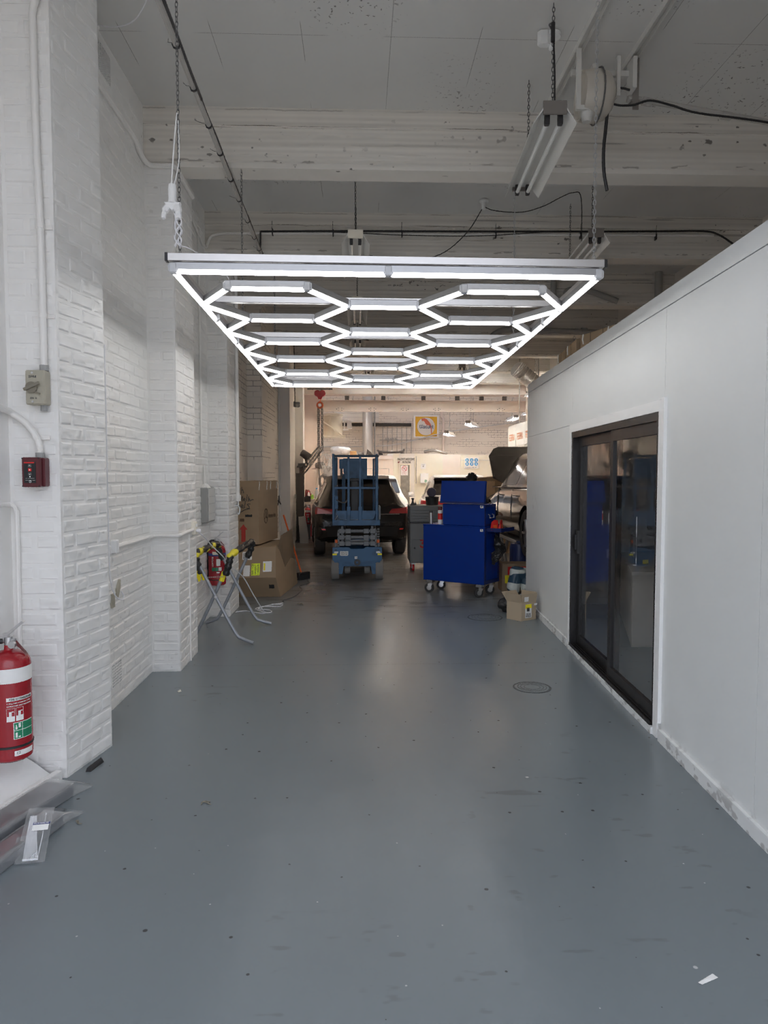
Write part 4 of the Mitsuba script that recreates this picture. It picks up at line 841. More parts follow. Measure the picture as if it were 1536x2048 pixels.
for a, f, tt in ((A0, FA0, TA0), (A1, FA1, TA1), (B0_, FB0, TB0), (B1_, FB1, TB1)):
    part('leg', ts, tube(leg_curve(a, f, tt), 0.0175, 10), 'm_greysteel', 40)
taped = proc(lambda p, n, uv: mix(mi.Color3f(0.012, 0.012, 0.012), mi.Color3f(0.72, 0.62, 0.03), smoothstep(0.58, 0.66, fbm(p.x * 9, p.y * 7, p.z * 9, 3))))
scene['m_taped'] = {'type': 'twosided', 'bsdf': {'type': 'bumpmap', 'arbitrary': proc(lambda p, n, uv: fbm(p.x * 50, p.y * 50, p.z * 50, 2), 2e-3), 'scale': 0.008, 'bsdf': {'type': 'principled', 'base_color': taped, 'roughness': 0.35}}}
def arm(a, b, s):
    pts = curve([tuple(np.array(a) + np.array([0.05 * s, 0.0, -0.16])), tuple(np.array(a) + np.array([0.012 * s, 0, -0.04])), tuple(np.array(a) + np.array([0.0, 0.05, 0.035])), tuple((np.array(a) + np.array(b)) / 2 + np.array([0, 0, 0.045])), tuple(np.array(b) + np.array([0, -0.05, 0.04])), tuple(np.array(b) + np.array([0.012 * s, 0, -0.03])), tuple(np.array(b) + np.array([0.06 * s, -0.0, -0.14]))], 6)
    r = np.array([0.034 + 0.006 * math.sin(i * 1.9) for i in range(len(pts))])
    return tube(pts, r, 10)
part('taped_arm', ts, arm(A0, A1, 1), 'm_taped', 50, label='arm wrapped in black and yellow tape')
part('taped_arm', ts, arm(B0_, B1_, -1), 'm_taped', 50, label='arm wrapped in black and yellow tape')
part('tape_tail', ts, loft([np.array([(-1.645 + 0.02 * k, 7.12, 0.72 - 0.05 * k), (-1.60 + 0.008 * k, 7.12, 0.74 - 0.05 * k), (-1.60 + 0.008 * k, 7.125, 0.74 - 0.05 * k), (-1.645 + 0.02 * k, 7.125, 0.72 - 0.05 * k)]) for k in range(3)]), 'm_yellow', label='hanging yellow tape end')
for s, z in ((B0_, 0.62), (A0, 0.64)):
    q = np.array(s); part('yellow_tape', ts, tube([tuple(q + np.array([-0.06 if s is B0_ else 0.06, 0, -0.13])), tuple(q + np.array([-0.09 if s is B0_ else 0.09, 0, -0.22]))], 0.026, 10), 'm_yellow', label='band of yellow tape')
for y in (7.12, 7.955): part('pivot', ts, cyl((-1.435, y - 0.03, 0.47), (-1.435, y + 0.03, 0.47), 0.014, 10), 'm_steel')
part('cross_chain', ts, chain_mesh((-1.60, 7.14, 0.66), (-1.36, 7.14, 0.67), 0.02, 0.0016), 'm_steel', label='thin spread chain')

# electric leads
solo('extension_cord', 'pale extension cord from the outlet down to a floor tangle behind the trestle stand', 'cord', cat_(tube(curve([(-1.50, 6.60, 1.18), (-1.45, 6.72, 1.10), (-1.46, 7.1, 0.98), (-1.40, 7.3, 0.86), (-1.36, 7.6, 0.70), (-1.30, 7.95, 0.55), (-1.22, 8.2, 0.30), (-1.15, 8.5, 0.06), (-1.12, 8.65, 0.006), (-1.25, 8.8, 0.006), (-1.30, 8.95, 0.006), (-1.12, 9.2, 0.006), (-1.0, 9.30, 0.006)], 8), 0.006, 6),
     tube(curve([(-1.52, 8.70, 0.006), (-1.42, 8.78, 0.006), (-1.33, 8.72, 0.006), (-1.2, 8.62, 0.006), (-1.08, 8.68, 0.006), (-1.12, 8.82, 0.006), (-1.26, 8.84, 0.018), (-1.2, 9.0, 0.018), (-1.03, 9.05, 0.006), (-1.0, 9.2, 0.006), (-1.14, 9.22, 0.006)], 8), 0.006, 6)), 'm_whitecable', 30)
solo('extension_cord', 'dark grey cord trailing on the floor along the right side of the cartons', 'cord', tube(curve([(-1.0, 9.40, 0.006), (-1.02, 9.5, 0.006), (-0.90, 9.8, 0.006), (-0.84, 10.35, 0.006), (-0.90, 10.72, 0.006), (-0.78, 11.0, 0.006), (-0.82, 11.25, 0.006)], 8), 0.006, 6), 'm_darkgrey', 30)

# ---------------------------------------------------------------- carton stack
def card_col(p, n, uv):
    return mix(mi.Color3f(0.30, 0.215, 0.135), mi.Color3f(0.26, 0.185, 0.115), fbm(p.x * 3, p.y * 3, p.z * 9, 3))
mat('m_card', card_col, 0.75)
mat('m_carddark', lambda p, n, uv: card_col(p, n, uv) * 0.55, 0.8)  # darker copy of the card; on the open flap it stands for shade
mat('m_brownprint', (0.10, 0.06, 0.035), 0.7)
mat('m_redprint', (0.40, 0.04, 0.03), 0.7)
uc = thing('tall_carton', 'tall brown carton with handwriting and a red arrow on top of another carton', 'carton')
UC = np.array([-1.40, 9.95, 0.715]); ur = np.array([-0.99, 0.14, 0]); ur /= np.linalg.norm(ur); ud = np.array([0.14, 0.99, 0.0]); ud /= np.linalg.norm(ud); uu = np.array([0.0, 0.03, 1.0]); uu /= np.linalg.norm(uu)
def ucp(a, b, c): return UC + ur * a + ud * b + uu * c
UW, UD, UH = 0.37, 1.04, 0.88
part('body', uc, hull([ucp(a, b, c) for a in (0, UW) for b in (0, UD) for c in (0, UH)]), 'm_card')
part('lid_flap', uc, cat_(hull([ucp(a, b, c) for a in (0, UW) for b in (0.0, UD * 0.49) for c in (UH, UH + 0.006)]), hull([ucp(a, b, c) for a in (0, UW) for b in (UD * 0.51, UD) for c in (UH, UH + 0.006)])), 'm_card')
for b in (0.02, 0.42, 0.62, 0.98): part('staple_tape', uc, cat_(*[tube([ucp(-0.003, b + 0.012 * math.sin(k), UH - 0.02 * k) for k in range(7)], 0.005, 5)]), 'm_label', label='torn strip of shiny tape')
fl_, fr_ = -ur, uu     # reading direction on the front face
def ink(strokes, a0, c0, s, r=0.0045):
    return cat_([tube(curve([ucp(a0 - x * s, -0.003, c0 + y * s) for x, y in st], 5), r, 5) for st in strokes])
HAND = [[(0.0, 0), (0.0, 1.0)], [(-0.2, 0.6), (0.25, 0.65)], [(0.45, 0), (0.5, 1.0)], [(0.47, 0.35), (0.65, 0.6), (0.75, 0)]]
part('handwriting', uc, cat_(
    ink([[(0, 0), (0.1, 1.0)], [(-0.2, 0.55), (0.35, 0.65)], [(0.55, 0), (0.65, 1.1)], [(0.58, 0.3), (0.8, 0.6), (0.95, 0.0)]], 0.295, 0.715, 0.085),
    ink([[(0, 0), (0.1, 1.0), (0.45, 0.2), (0.8, 1.0), (0.85, 0)], [(1.0, 0.3), (1.3, 0.4), (1.15, 0.65), (1.0, 0.25), (1.35, 0.1)], [(1.55, 0), (1.7, 1.3)], [(1.9, 0.0), (2.0, 1.0)], [(1.92, 0.3), (2.15, 0.55), (2.25, 0.1), (2.6, 0.35), (2.9, 0.35)]], 0.292, 0.60, 0.075),
    ink([[(0, 0), (0.05, 0.6)], [(0.05, 0.3), (0.3, 0.6), (0.35, 0)], [(0.55, 0.3), (0.9, 0.4), (0.75, 0.65), (0.55, 0.3), (0.95, 0.1)], [(1.1, 0.1), (1.3, 1.3)], [(2.1, 0.8), (1.6, 0.7), (1.9, 0.4), (1.9, 0.1), (1.45, 0.1)]], 0.30, 0.50, 0.085),
    ink([[(0, 0), (0.6, 0.35), (1.4, 0.55)]], 0.265, 0.445, 0.10)), 'm_print')
part('hand_hole', uc, quadplate(ucp(0.195, -0.002, 0.385), -ur, uu, 0.10, 0.032, 0.001), 'm_blackmatt')  # black plate; the dark inside the hole is painted, not cut
part('barcode', uc, quadplate(ucp(0.275, -0.002, 0.32), -ur, uu, 0.065, 0.04, 0.001), 'm_brownprint')
arr = Polygon([(-0.03, 0), (0.03, 0), (0.03, 0.17), (0.06, 0.17), (0, 0.245), (-0.06, 0.17), (-0.03, 0.17)])
am = prism(arr, 0, 0.0015); v = np.array(am.vertices)
part('red_arrow', uc, trimesh.Trimesh(np.array([ucp(0.222 - x, -0.001 - z, 0.035 + y) for x, y, z in v]), am.faces, process=False), 'm_redprint', label='red upward arrow')
part('caption', uc, text_on('This way up', 0.016, ucp(0.288, -0.001, 0.012), -ur, uu, 0.001, True, 0.13), 'm_redprint')
ang = np.arange(32) / 32 * 2 * np.pi
def sidep(b, c): return ucp(-0.003, b, c)
part('emblem', uc, cat_(tube([sidep(0.36 + 0.095 * math.cos(a), 0.38 + 0.105 * math.sin(a)) for a in ang], 0.004, 5, closed=True), *[tube([sidep(0.36, 0.38), sidep(0.36 + 0.09 * math.cos(a), 0.38 + 0.10 * math.sin(a))], [0.012, 0.002], 5) for a in (math.pi / 2, math.pi / 2 + 2.094, math.pi / 2 + 4.189)]), 'm_brownprint', label='printed star in a ring')
part('wordmark', uc, text_on('Mercedes-Benz', 0.055, sidep(0.50, 0.345), ud, uu, 0.001, True, 0.40), 'm_brownprint')
lc = thing('low_carton', 'wide brown carton with a yellow urgent sticker under the tall carton', 'carton')
part('body', lc, hull([(-1.76, 9.66, 0.29), (-1.135, 9.66, 0.29), (-1.76, 9.80, 0.69), (-1.15, 9.80, 0.69), (-1.74, 9.82, 0.0), (-1.09, 9.82, 0.0), (-1.76, 10.9, 0.69), (-1.18, 10.9, 0.69), (-1.74, 11.2, 0.0), (-0.96, 11.05, 0.0), (-0.99, 11.0, 0.36), (-1.06, 10.1, 0.30)]), 'm_card')
part('open_flap', lc, hull([(-1.135, 9.98, 0.66), (-1.13, 9.98, 0.66), (-1.03, 10.98, 0.86), (-1.0, 11.02, 0.3), (-1.06, 10.2, 0.32), (-1.07, 10.2, 0.32), (-1.10, 9.99, 0.84), (-1.035, 10.98, 0.86)]), 'm_carddark', label='raised flap with shade painted into its colour')
nrm = np.array([0, -0.40, 0.14]); su = np.array([0, 0.33, 0.944])
def lcp(x, s, d=0.002): return np.array([x, 9.66 + 0.33 * s, 0.29 + 0.944 * s]) + np.array([0, -0.944, 0.33]) * d
part('urgent_sticker', lc, quadplate(lcp(-1.47, 0.03), (1, 0, 0.04), su, 0.115, 0.165, 0.001), 'm_neon', label='fluorescent yellow sticker')
for k, s in enumerate(('EMR / VOR', 'URGENT', 'ORDER')):
    part('sticker_text', lc, text_on(s, 0.022, lcp(-1.442 + 0.037 * k, 0.04, 0.0035), (0, 0.33, 0.944), (-1, 0, 0), 0.001, True, 0.145), 'm_print')
part('document_pouch', lc, quadplate(lcp(-1.315, 0.08), (1, 0, 0.03), su, 0.12, 0.145, 0.002), 'm_label', label='clear pouch with papers')
part('pouch_stripe', lc, quadplate(lcp(-1.305, 0.10, 0.0045), (1, 0, 0.03), su, 0.022, 0.10, 0.001), 'm_yellow')
part('address_label', lc, quadplate(lcp(-1.60, 0.25), (1, 0, 0.0), su, 0.13, 0.11, 0.001), 'm_label', label='white address label')
part('address_label', lc, quadplate(lcp(-1.58, 0.02), (1, 0, 0.0), su, 0.09, 0.15, 0.001), 'm_label', label='white address label')
part('address_print', lc, cat_([quadplate(lcp(-1.585 + 0.018 * k, 0.26, 0.0035), (1, 0, 0), su, 0.010, 0.085, 0.001) for k in range(5)]), 'm_print')
part('grip_hole', lc, quadplate(np.array([-1.235, 9.745, 0.13]), (1, 0, 0), (0, -0.47, 0.88), 0.07, 0.06, 0.002), 'm_blackmatt')  # black plate painted as the shade inside the grip
br_ = thing('floor_broom', 'floor broom with red handle and black brush behind the cartons', 'broom')
part('handle', br_, tube([(-1.20, 11.32, 1.05), (-0.93, 11.42, 0.10)], 0.014, 8), 'm_orange', 40, label='red handle')
part('head', br_, xf(bx(-0.13, 0.13, -0.035, 0.035, 0, 0.05, 0.01), rz=0.9, t=(-0.90, 11.43, 0.07)), 'm_black')
part('bristles', br_, xf(bx(-0.125, 0.125, -0.03, 0.03, 0, 0.075), rz=0.9, t=(-0.90, 11.43, 0.0)), 'm_blackmatt')
for k, (c, s) in enumerate((((-0.62, 10.15), 0.22), ((-0.66, 10.85), 0.18))):
    P = []
    for i in range(9):
        for j in range(9):
            u, v = i / 8 - 0.5, j / 8 - 0.5
            P.append((c[0] + u * s * 1.5, c[1] + v * s * 1.2, 0.004 + max(0, 0.25 - u * u - v * v) * 0.35 * (meshkit.fbm(np.array([[u * 6 + k, v * 6, 1.0]]), 2)[0])))
    F = [(i * 9 + j, i * 9 + j + 1, i * 9 + j + 10) for i in range(8) for j in range(8)] + [(i * 9 + j, i * 9 + j + 10, i * 9 + j + 9) for i in range(8) for j in range(8)]
    solo('plastic_sheet', ('crumpled clear plastic on the floor beside the trailing cord', 'crumpled clear plastic on the floor behind the first plastic, near the scissor lift')[k], 'plastic sheet', trimesh.Trimesh(np.array(P), np.array(F), process=False), 'm_film', 40)
litter(4, 8, 'dark leaf scrap on the floor between the trestle stand and the scissor lift', 'm_lever', (-0.75, 9.2), 0.05)

t = thing('flood_light', 'small dark flood light hanging on a cable beside the plain pier', 'lamp')
part('box', t, bx(-1.325, -1.28, 14.55, 14.65, 3.06, 3.17, 0.008), 'm_darkgrey'); part('head', t, lathe([(0, 0), (0.05, 0), (0.06, 0.05), (0.045, 0.08), (0, 0.085)], 16, 'x', (-1.28, 14.6, 3.11)), 'm_grey', 35)
part('cable', t, cyl((-1.30, 14.6, 3.16), (-1.315, 14.6, ZC), 0.008, 6), 'm_black')
t = thing('wall_hook', 'small dark hook on the broad brick pier beyond the cartons', 'hook')
part('hook', t, cat_(cyl((-1.545, 13.2, 1.20), (-1.47, 13.2, 1.20), 0.012, 6), tube([(-1.48, 13.2, 1.30), (-1.48, 13.2, 1.20), (-1.50, 13.15, 1.13)], 0.012, 6), tube([(-1.48, 13.2, 1.20), (-1.46, 13.28, 1.14)], 0.012, 6)), 'm_black')

# ---------------------------------------------------------------- scissor lift
mat('m_liftblue', lambda p, n, uv: mix(mi.Color3f(0.026, 0.100, 0.21), mi.Color3f(0.018, 0.066, 0.14), smoothstep(0.45, 0.75, fbm(p.x * 7, p.y * 7, p.z * 7, 3))), 0.45)
mat('m_liftsteel', (0.16, 0.17, 0.18), 0.5)
mat('m_tyregrey', (0.20, 0.195, 0.185), 0.8)
sl = thing('scissor_lift', 'small blue scissor lift with railed platform parked in front of the black car', 'scissor lift')
def L_(x, y, z): return (x - 0.03, 11.30 + y, z)
def lb(x0, x1, y0, y1, z0, z1, c=0.004): return bx(x0 - 0.03, x1 - 0.03, 11.30 + y0, 11.30 + y1, z0, z1, c)
ch = part('chassis', sl, cat_(prism([(-0.395, 0.33), (-0.36, 0.30), (-0.13, 0.30), (-0.08, 0.25), (0.08, 0.25), (0.13, 0.30), (0.36, 0.30), (0.395, 0.33), (0.395, 0.53), (0.13, 0.53), (0.10, 0.505), (-0.10, 0.505), (-0.13, 0.53), (-0.395, 0.53)], 11.30, 11.36, 'y'), lb(-0.30, 0.30, 0.05, 1.75, 0.22, 0.50), lb(-0.34, 0.34, 1.70, 1.78, 0.20, 0.53)).apply_translation((0, 0, 0)), 'm_liftblue')
v = np.array([0]);
scene[ch] = mikit.ply(cat_(xf(prism([(-0.395, 0.33), (-0.36, 0.30), (-0.13, 0.30), (-0.08, 0.25), (0.08, 0.25), (0.13, 0.30), (0.36, 0.30), (0.395, 0.33), (0.395, 0.53), (0.13, 0.53), (0.10, 0.505), (-0.10, 0.505), (-0.13, 0.53), (-0.395, 0.53)], 0, 0.06, 'y'), t=(-0.03, 11.30, 0)), lb(-0.30, 0.30, 0.05, 1.75, 0.22, 0.50), lb(-0.34, 0.34, 1.70, 1.78, 0.20, 0.53)), 'm_liftblue')
for s in (-1, 1):
    part('fork', sl, hull([L_(s * x, y, z) for x, z in ((0.37, 0.305), (0.20, 0.305), (0.22, 0.25), (0.24, 0.10), (0.31, 0.10), (0.31, 0.24)) for y in (0.01, 0.07)]), 'm_liftblue')
    for y in (0.10, 1.55):
        w = part('wheel', sl, lathe([(0, -0.06), (0.10, -0.06), (0.155, -0.06), (0.165, -0.045), (0.165, 0.045), (0.155, 0.06), (0.10, 0.06), (0, 0.06)], 32, 'x', L_(s * 0.355, y + 0.02, 0.165)), 'm_tyregrey', 35)
        part('hub', w, lathe([(0, -0.064), (0.06, -0.064), (0.07, 0.0), (0.06, 0.064), (0, 0.064)], 20, 'x', L_(s * 0.355, y + 0.02, 0.165)), 'm_liftsteel', 35)
    part('caster', sl, lathe([(0, -0.045), (0.075, -0.045), (0.08, -0.03), (0.08, 0.03), (0.075, 0.045), (0, 0.045)], 24, 'x', L_(s * 0.16, 0.22, 0.16)), 'm_tyregrey', 35)
    part('reflector', sl, lb(s * 0.36 - 0.035, s * 0.36 + 0.035, -0.004, 0.001, 0.405, 0.433, 0.0), mat('m_reflector', (0.95, 0.82, 0.01), 0.4) if s < 0 else 'm_reflector', label='yellow reflector')
    part('warning_label', sl, lb(s * 0.335 - 0.033, s * 0.335 + 0.033, -0.003, 0.001, 0.437, 0.465, 0.0), 'm_label')
    part('beacon', sl, lathe([(0, 0), (0.022, 0), (0.022, 0.035), (0.014, 0.05), (0, 0.052)], 14, at=L_(s * 0.335, 0.05, 0.60)), 'm_orange', 30, label='amber light')
    part('bolt', sl, lathe([(0, 0), (0.012, 0), (0.010, 0.006), (0, 0.006)], 10, 'y', L_(s * 0.34, -0.006, 0.49)), 'm_black')
    part('rear_post', sl, lb(s * 0.345 - 0.02, s * 0.345 + 0.02, 0.10, 0.20, 0.53, 0.64), 'm_liftsteel')
part('name_plate', sl, lb(-0.275, -0.145, -0.003, 0.001, 0.398, 0.468, 0.0), 'm_label', label='pale rating plate')
part('plate_print', sl, cat_(*[lb(-0.265, -0.155, -0.005, -0.003, 0.408 + 0.011 * k, 0.412 + 0.011 * k, 0.0) for k in range(5)]), 'm_print')
part('mark_label', sl, lb(-0.04, 0.0, -0.003, 0.001, 0.345, 0.385, 0.0), 'm_label')
part('mark_text', sl, text_on('P', 0.024, L_(-0.028, -0.0035, 0.353), (1, 0, 0), (0, 0, 1), 0.001, True), 'm_print')
part('tow_hole', sl, lathe([(0.02, 0), (0.05, 0), (0.05, 0.02), (0.02, 0.02)], 20, 'y', L_(0, -0.012, 0.29)), 'm_black', 30)
for k, z in enumerate((0.585, 0.685, 0.785)):
    st = part('scissor_pin', sl, cat_(cyl(L_(-0.31, 0.08, z), L_(0.31, 0.08, z), 0.027, 14)), 'm_liftsteel', 40)
    for x in (-0.25, -0.145, 0.145, 0.25): part('collar', st, lb(x - 0.043, x + 0.043, 0.045, 0.115, z - 0.038, z + 0.038, 0.006), 'm_liftsteel')
    for s in (-1, 1):
        for a, b in ((0, 1), (1, 0)):
            part('scissor_arm', sl, hull([L_(s * (0.30 - 0.06 * a), 0.08 + (1.5 if q else 0.0), z + (0.05 if (q ^ a) else -0.05) + d) + np.array([dx, 0, 0]) for q in (0, 1) for d in (-0.03, 0.03) for dx in (-0.018, 0.018)]), 'm_liftsteel')
part('hydraulic_valves', sl, cat_(*[lb(0.31 + 0.012 * (k % 2), 0.36, 0.05, 0.10, 0.60 + 0.04 * k, 0.63 + 0.04 * k) for k in range(6)]), 'm_darkgrey')
pf = part('platform', sl, cat_(lb(-0.395, 0.365, 0.0, 0.05, 0.88, 0.965), lb(-0.395, -0.345, 0.05, 1.75, 0.88, 0.965), lb(0.315, 0.365, 0.05, 1.75, 0.88, 0.965), lb(-0.35, 0.32, 0.04, 1.75, 0.90, 0.92), lb(-0.395, 0.365, 1.70, 1.75, 0.88, 0.965)), 'm_liftblue')
part('toe_board', pf, cat_(xf(prism([(-0.335, 1.115), (0.305, 1.115), (0.275, 1.0), (0.24, 0.975), (-0.27, 0.975), (-0.295, 1.0)], 0, 0.008, 'y'), t=(-0.03, 11.335, 0)), lb(0.335, 0.343, 0.05, 1.7, 0.965, 1.115, 0), lb(-0.372, -0.364, 0.05, 1.7, 0.965, 1.115, 0)), 'm_liftblue')
part('end_rail', pf, lb(-0.38, 0.345, 0.012, 0.036, 1.46, 1.495), 'm_liftblue')
rails_ = part('guard_rail', sl, cat_(lb(-0.395, -0.36, 0.005, 0.04, 0.96, 2.02), lb(-0.155, -0.118, 0.005, 0.035, 0.96, 1.98), lb(0.03, 0.067, 0.005, 0.035, 0.96, 1.98), lb(0.295, 0.33, 0.005, 0.04, 0.96, 2.02)), 'm_liftblue')
for x in (-0.135, 0.048): part('sleeve', rails_, lb(x - 0.028, x + 0.028, 0.0, 0.042, 0.96, 1.18), 'm_liftblue')
part('top_rail', sl, cat_(tube(curve([L_(-0.378, 1.7, 1.2), L_(-0.378, 1.7, 1.9), L_(-0.378, 1.62, 1.985), L_(-0.378, 0.6, 1.985), L_(-0.378, 0.06, 1.985), L_(-0.36, 0.02, 1.985), L_(-0.2, 0.02, 1.985), L_(0.28, 0.02, 1.985), L_(0.32, 0.03, 1.985), L_(0.335, 0.1, 1.985), L_(0.335, 1.62, 1.985), L_(0.335, 1.7, 1.9), L_(0.335, 1.7, 1.2)], 5), 0.018, 8)), mat('m_railworn', (0.045, 0.075, 0.11), 0.5), 40)
for s, x in ((-1, -0.378), (1, 0.335)):
    part('mid_rail', sl, lb(x - 0.014, x + 0.014, 0.03, 1.7, 1.47, 1.50), 'm_railworn')
    for y in (0.55, 1.15, 1.70): part('side_post', sl, lb(x - 0.016, x + 0.016, y - 0.016, y + 0.016, 0.96, 1.98), 'm_liftblue')
part('control_panel', sl, xf(prism([(-0.235, 1.96), (0.165, 1.96), (0.165, 1.62), (-0.20, 1.62), (-0.235, 1.76)], 0, 0.05, 'y'), t=(-0.03, 11.95, 0)), 'm_liftblue', label='large blue panel hung in the railing')
part('panel_box', sl, lb(-0.30, -0.235, 0.66, 0.74, 1.79, 1.95), 'm_liftblue')
part('latch', sl, lb(-0.285, -0.245, 0.66, 0.72, 1.66, 1.79), 'm_black')
part('battery_box', sl, cat_(lb(-0.11, 0.03, 0.35, 0.75, 1.0, 1.60, 0.02), lb(-0.13, 0.05, 0.34, 0.76, 1.58, 1.63, 0.01)), mat('m_toolblack', (0.035, 0.037, 0.04), 0.5), label='dark box on the platform')
part('gate_frame', sl, cat_(lb(-0.03, 0.33, 1.64, 1.70, 1.60, 1.66), lb(0.28, 0.31, 1.60, 1.66, 0.96, 1.98), lb(0.08, 0.11, 1.60, 1.66, 0.96, 1.62)), 'm_liftblue'); part('inner_post', sl, lb(-0.27, -0.21, 1.2, 1.25, 0.91, 1.7), 'm_liftblue')
part('junction_plate', sl, lb(-0.36, -0.305, 0.06, 0.09, 1.14, 1.35), 'm_liftblue')
part('hose', sl, tube(curve([L_(-0.33, 0.055, 1.29), L_(-0.28, 0.1, 1.25), L_(-0.2, 0.2, 1.24), L_(-0.15, 0.3, 1.30), L_(-0.14, 0.4, 1.42)]), 0.012, 7), 'm_darkgrey', 40)
part('side_ladder', sl, cat_(lb(0.345, 0.375, 0.06, 0.09, 0.97, 1.18), lb(0.345, 0.375, 0.5, 0.53, 0.97, 1.18), lb(0.345, 0.375, 0.06, 0.53, 1.16, 1.18)), 'm_liftsteel')

# ---------------------------------------------------------------- cars
def car(name, label, paint, M, st, dark='m_carglass', wheels=((0.78, 1), (3.55, 1)), rear_facing=True, extras=None, R=0.36, ground=0.0):
    """st: stations (y, underside, beltline, top, half width at the belt, half width at the top); the rear is at y = 0. M: 4x4."""
    t = thing(name, label, 'car')
    ys_ = [s[0] for s in st]
    def at(y): return [float(np.interp(y, ys_, [s[k] for s in st])) for k in range(1, 6)]
    def ring(y):
        zb, zm, zt, w, wr = at(y)
        half = [(0.0, zb), (w * 0.86, zb), (w * 0.97, zb + 0.07), (w, zb + 0.22), (w * 1.005, (zb + zm) / 2 + 0.05), (w * 0.985, zm - 0.06), (w * 0.95, zm)]
        if zt - zm > 0.10:
            half += [(w * 0.95 + (wr - w * 0.95) * q, zm + (zt - 0.07 - zm) * q) for q in (0.35, 0.7, 1.0)]
        else:
            half += [(w * 0.95 + (wr - w * 0.95) * q, zm + (zt - 0.01 - zm) * q) for q in (0.35, 0.7, 1.0)]
        half += [(wr * 0.93, zt - 0.02 if zt - zm > 0.1 else zt - 0.004), (wr * 0.80, zt), (0.0, zt + 0.012)]
        pts = half + [(-x, z) for x, z in half[-2:0:-1]]
        return np.array([(x, y, z) for x, z in pts])
    yy = sorted(set(list(ys_) + list(np.linspace(ys_[0], ys_[-1], 40))))
    rings = [ring(y) for y in yy]
    def P(m): m = m.copy(); m.apply_transform(M); return m
    body_ = loft(rings)
    # wheel arches cut out of the body
    arches = [cyl((s * 1.2, y, R + ground), (s * (at(y)[3] - 0.28), y, R + ground), R + 0.055, 28) for y, on in wheels for s in (-1, 1)]
    try:
        mm = manifold3d.Manifold(manifold3d.Mesh(np.array(body_.vertices, np.float32), np.array(body_.faces, np.uint32)))
        for a in arches:
            a = a if a.volume > 0 else trimesh.Trimesh(a.vertices, a.faces[:, ::-1])
            mm = mm - manifold3d.Manifold(manifold3d.Mesh(np.array(a.vertices, np.float32), np.array(a.faces, np.uint32)))
        q = mm.to_mesh(); cut = trimesh.Trimesh(q.vert_properties[:, :3], q.tri_verts, process=False)
        if len(cut.faces) > 100: body_ = cut
    except Exception:
        pass
    part('body', t, P(body_), paint, 42)
    def side(y, q, s, off=0.004):
        zb, zm, zt, w, wr = at(y)
        return (s * (w * 0.95 + (wr - w * 0.95) * q + off), y, zm + (zt - 0.07 - zm) * q)
    def side_window(y0, y1, q0, q1, s, y0t=None, y1t=None):
        y0t = y0 if y0t is None else y0t; y1t = y1 if y1t is None else y1t
        n = 8; g, f = [], []
        for i in range(n + 1):
            for j in (0, 1, 2):
                qq = q0 + (q1 - q0) * j / 2; a = y0 + (y0t - y0) * j / 2; b = y1 + (y1t - y1) * j / 2
                g.append(side(a + (b - a) * i / n, qq, s))
        for i in range(n):
            for j in (0, 1):
                k = i * 3 + j; f += [(k, k + 3, k + 4), (k, k + 4, k + 1)]
        return trimesh.Trimesh(np.array(g), np.array(f), process=False)
    def top_panel(y0, y1, k0=0.82, k1=0.82, off=0.006, n=10):
        g, f = [], []
        for i in range(n + 1):
            y = y0 + (y1 - y0) * i / n; zb, zm, zt, w, wr = at(y); kk = k0 + (k1 - k0) * i / n
            dz = at(y + 0.01)[2] - at(y - 0.01)[2]; nn = np.array([0, -dz, 0.02]); nn /= np.linalg.norm(nn)
            for x in (-kk, -kk * 0.5, 0, kk * 0.5, kk):
                g.append(np.array([x * wr, y, zt + 0.012 * (1 - abs(x) / 0.8)]) + nn * off)
        for i in range(n):
            for j in range(4):
                k = i * 5 + j; f += [(k, k + 1, k + 6), (k, k + 6, k + 5)]
        return trimesh.Trimesh(np.array(g), np.array(f), process=False)
    for y, on in wheels:
        for s in (-1, 1):
            x = s * (at(y)[3] - 0.115)
            w = part('wheel', t, P(lathe([(R * 0.60, -0.105), (R * 0.93, -0.11), (R, -0.085), (R, 0.085), (R * 0.93, 0.11), (R * 0.60, 0.105)], 36, 'x', (x, y, R + ground))), 'm_rubber', 35)
            part('rim', w, P(cat_(lathe([(0, s * 0.05), (R * 0.2, s * 0.05), (R * 0.62, s * 0.09), (R * 0.62, s * 0.07), (R * 0.2, 0.0), (0, 0.0)], 30, 'x', (x, y, R + ground)), *[cyl((x + s * 0.085, y, R + ground), (x + s * 0.09, y + R * 0.58 * math.cos(a), R + ground + R * 0.58 * math.sin(a)), 0.025, 6) for a in np.arange(5) * 1.2566])), 'm_steel', 35)
    return t, P, at, side_window, top_panel
scene['m_carblack'] = {'type': 'twosided', 'bsdf': {'type': 'principled', 'base_color': rgb(0.004, 0.004, 0.005), 'roughness': 0.16, 'specular': 0.35, 'clearcoat': 0.35, 'clearcoat_gloss': 0.95}}
scene['m_carwhite'] = {'type': 'twosided', 'bsdf': {'type': 'principled', 'base_color': rgb(0.74, 0.72, 0.69), 'roughness': 0.25, 'specular': 0.5, 'clearcoat': 0.8}}
scene['m_carsilver'] = {'type': 'twosided', 'bsdf': {'type': 'principled', 'base_color': rgb(0.27, 0.26, 0.25), 'roughness': 0.08, 'metallic': 1.0, 'clearcoat': 1.0, 'clearcoat_gloss': 0.97}}
scene['m_carglass'] = {'type': 'twosided', 'bsdf': {'type': 'principled', 'base_color': rgb(0.006, 0.006, 0.007), 'roughness': 0.04, 'specular': 0.55}}
scene['m_bodyblack'] = {'type': 'twosided', 'bsdf': {'type': 'principled', 'base_color': rgb(0.006, 0.006, 0.006), 'roughness': 0.55, 'specular': 0.25}}
mat('m_taillamp', (0.30, 0.008, 0.010), 0.12, clearcoat=1.0)
mat('m_redglow', (0.75, 0.02, 0.02), 0.2)
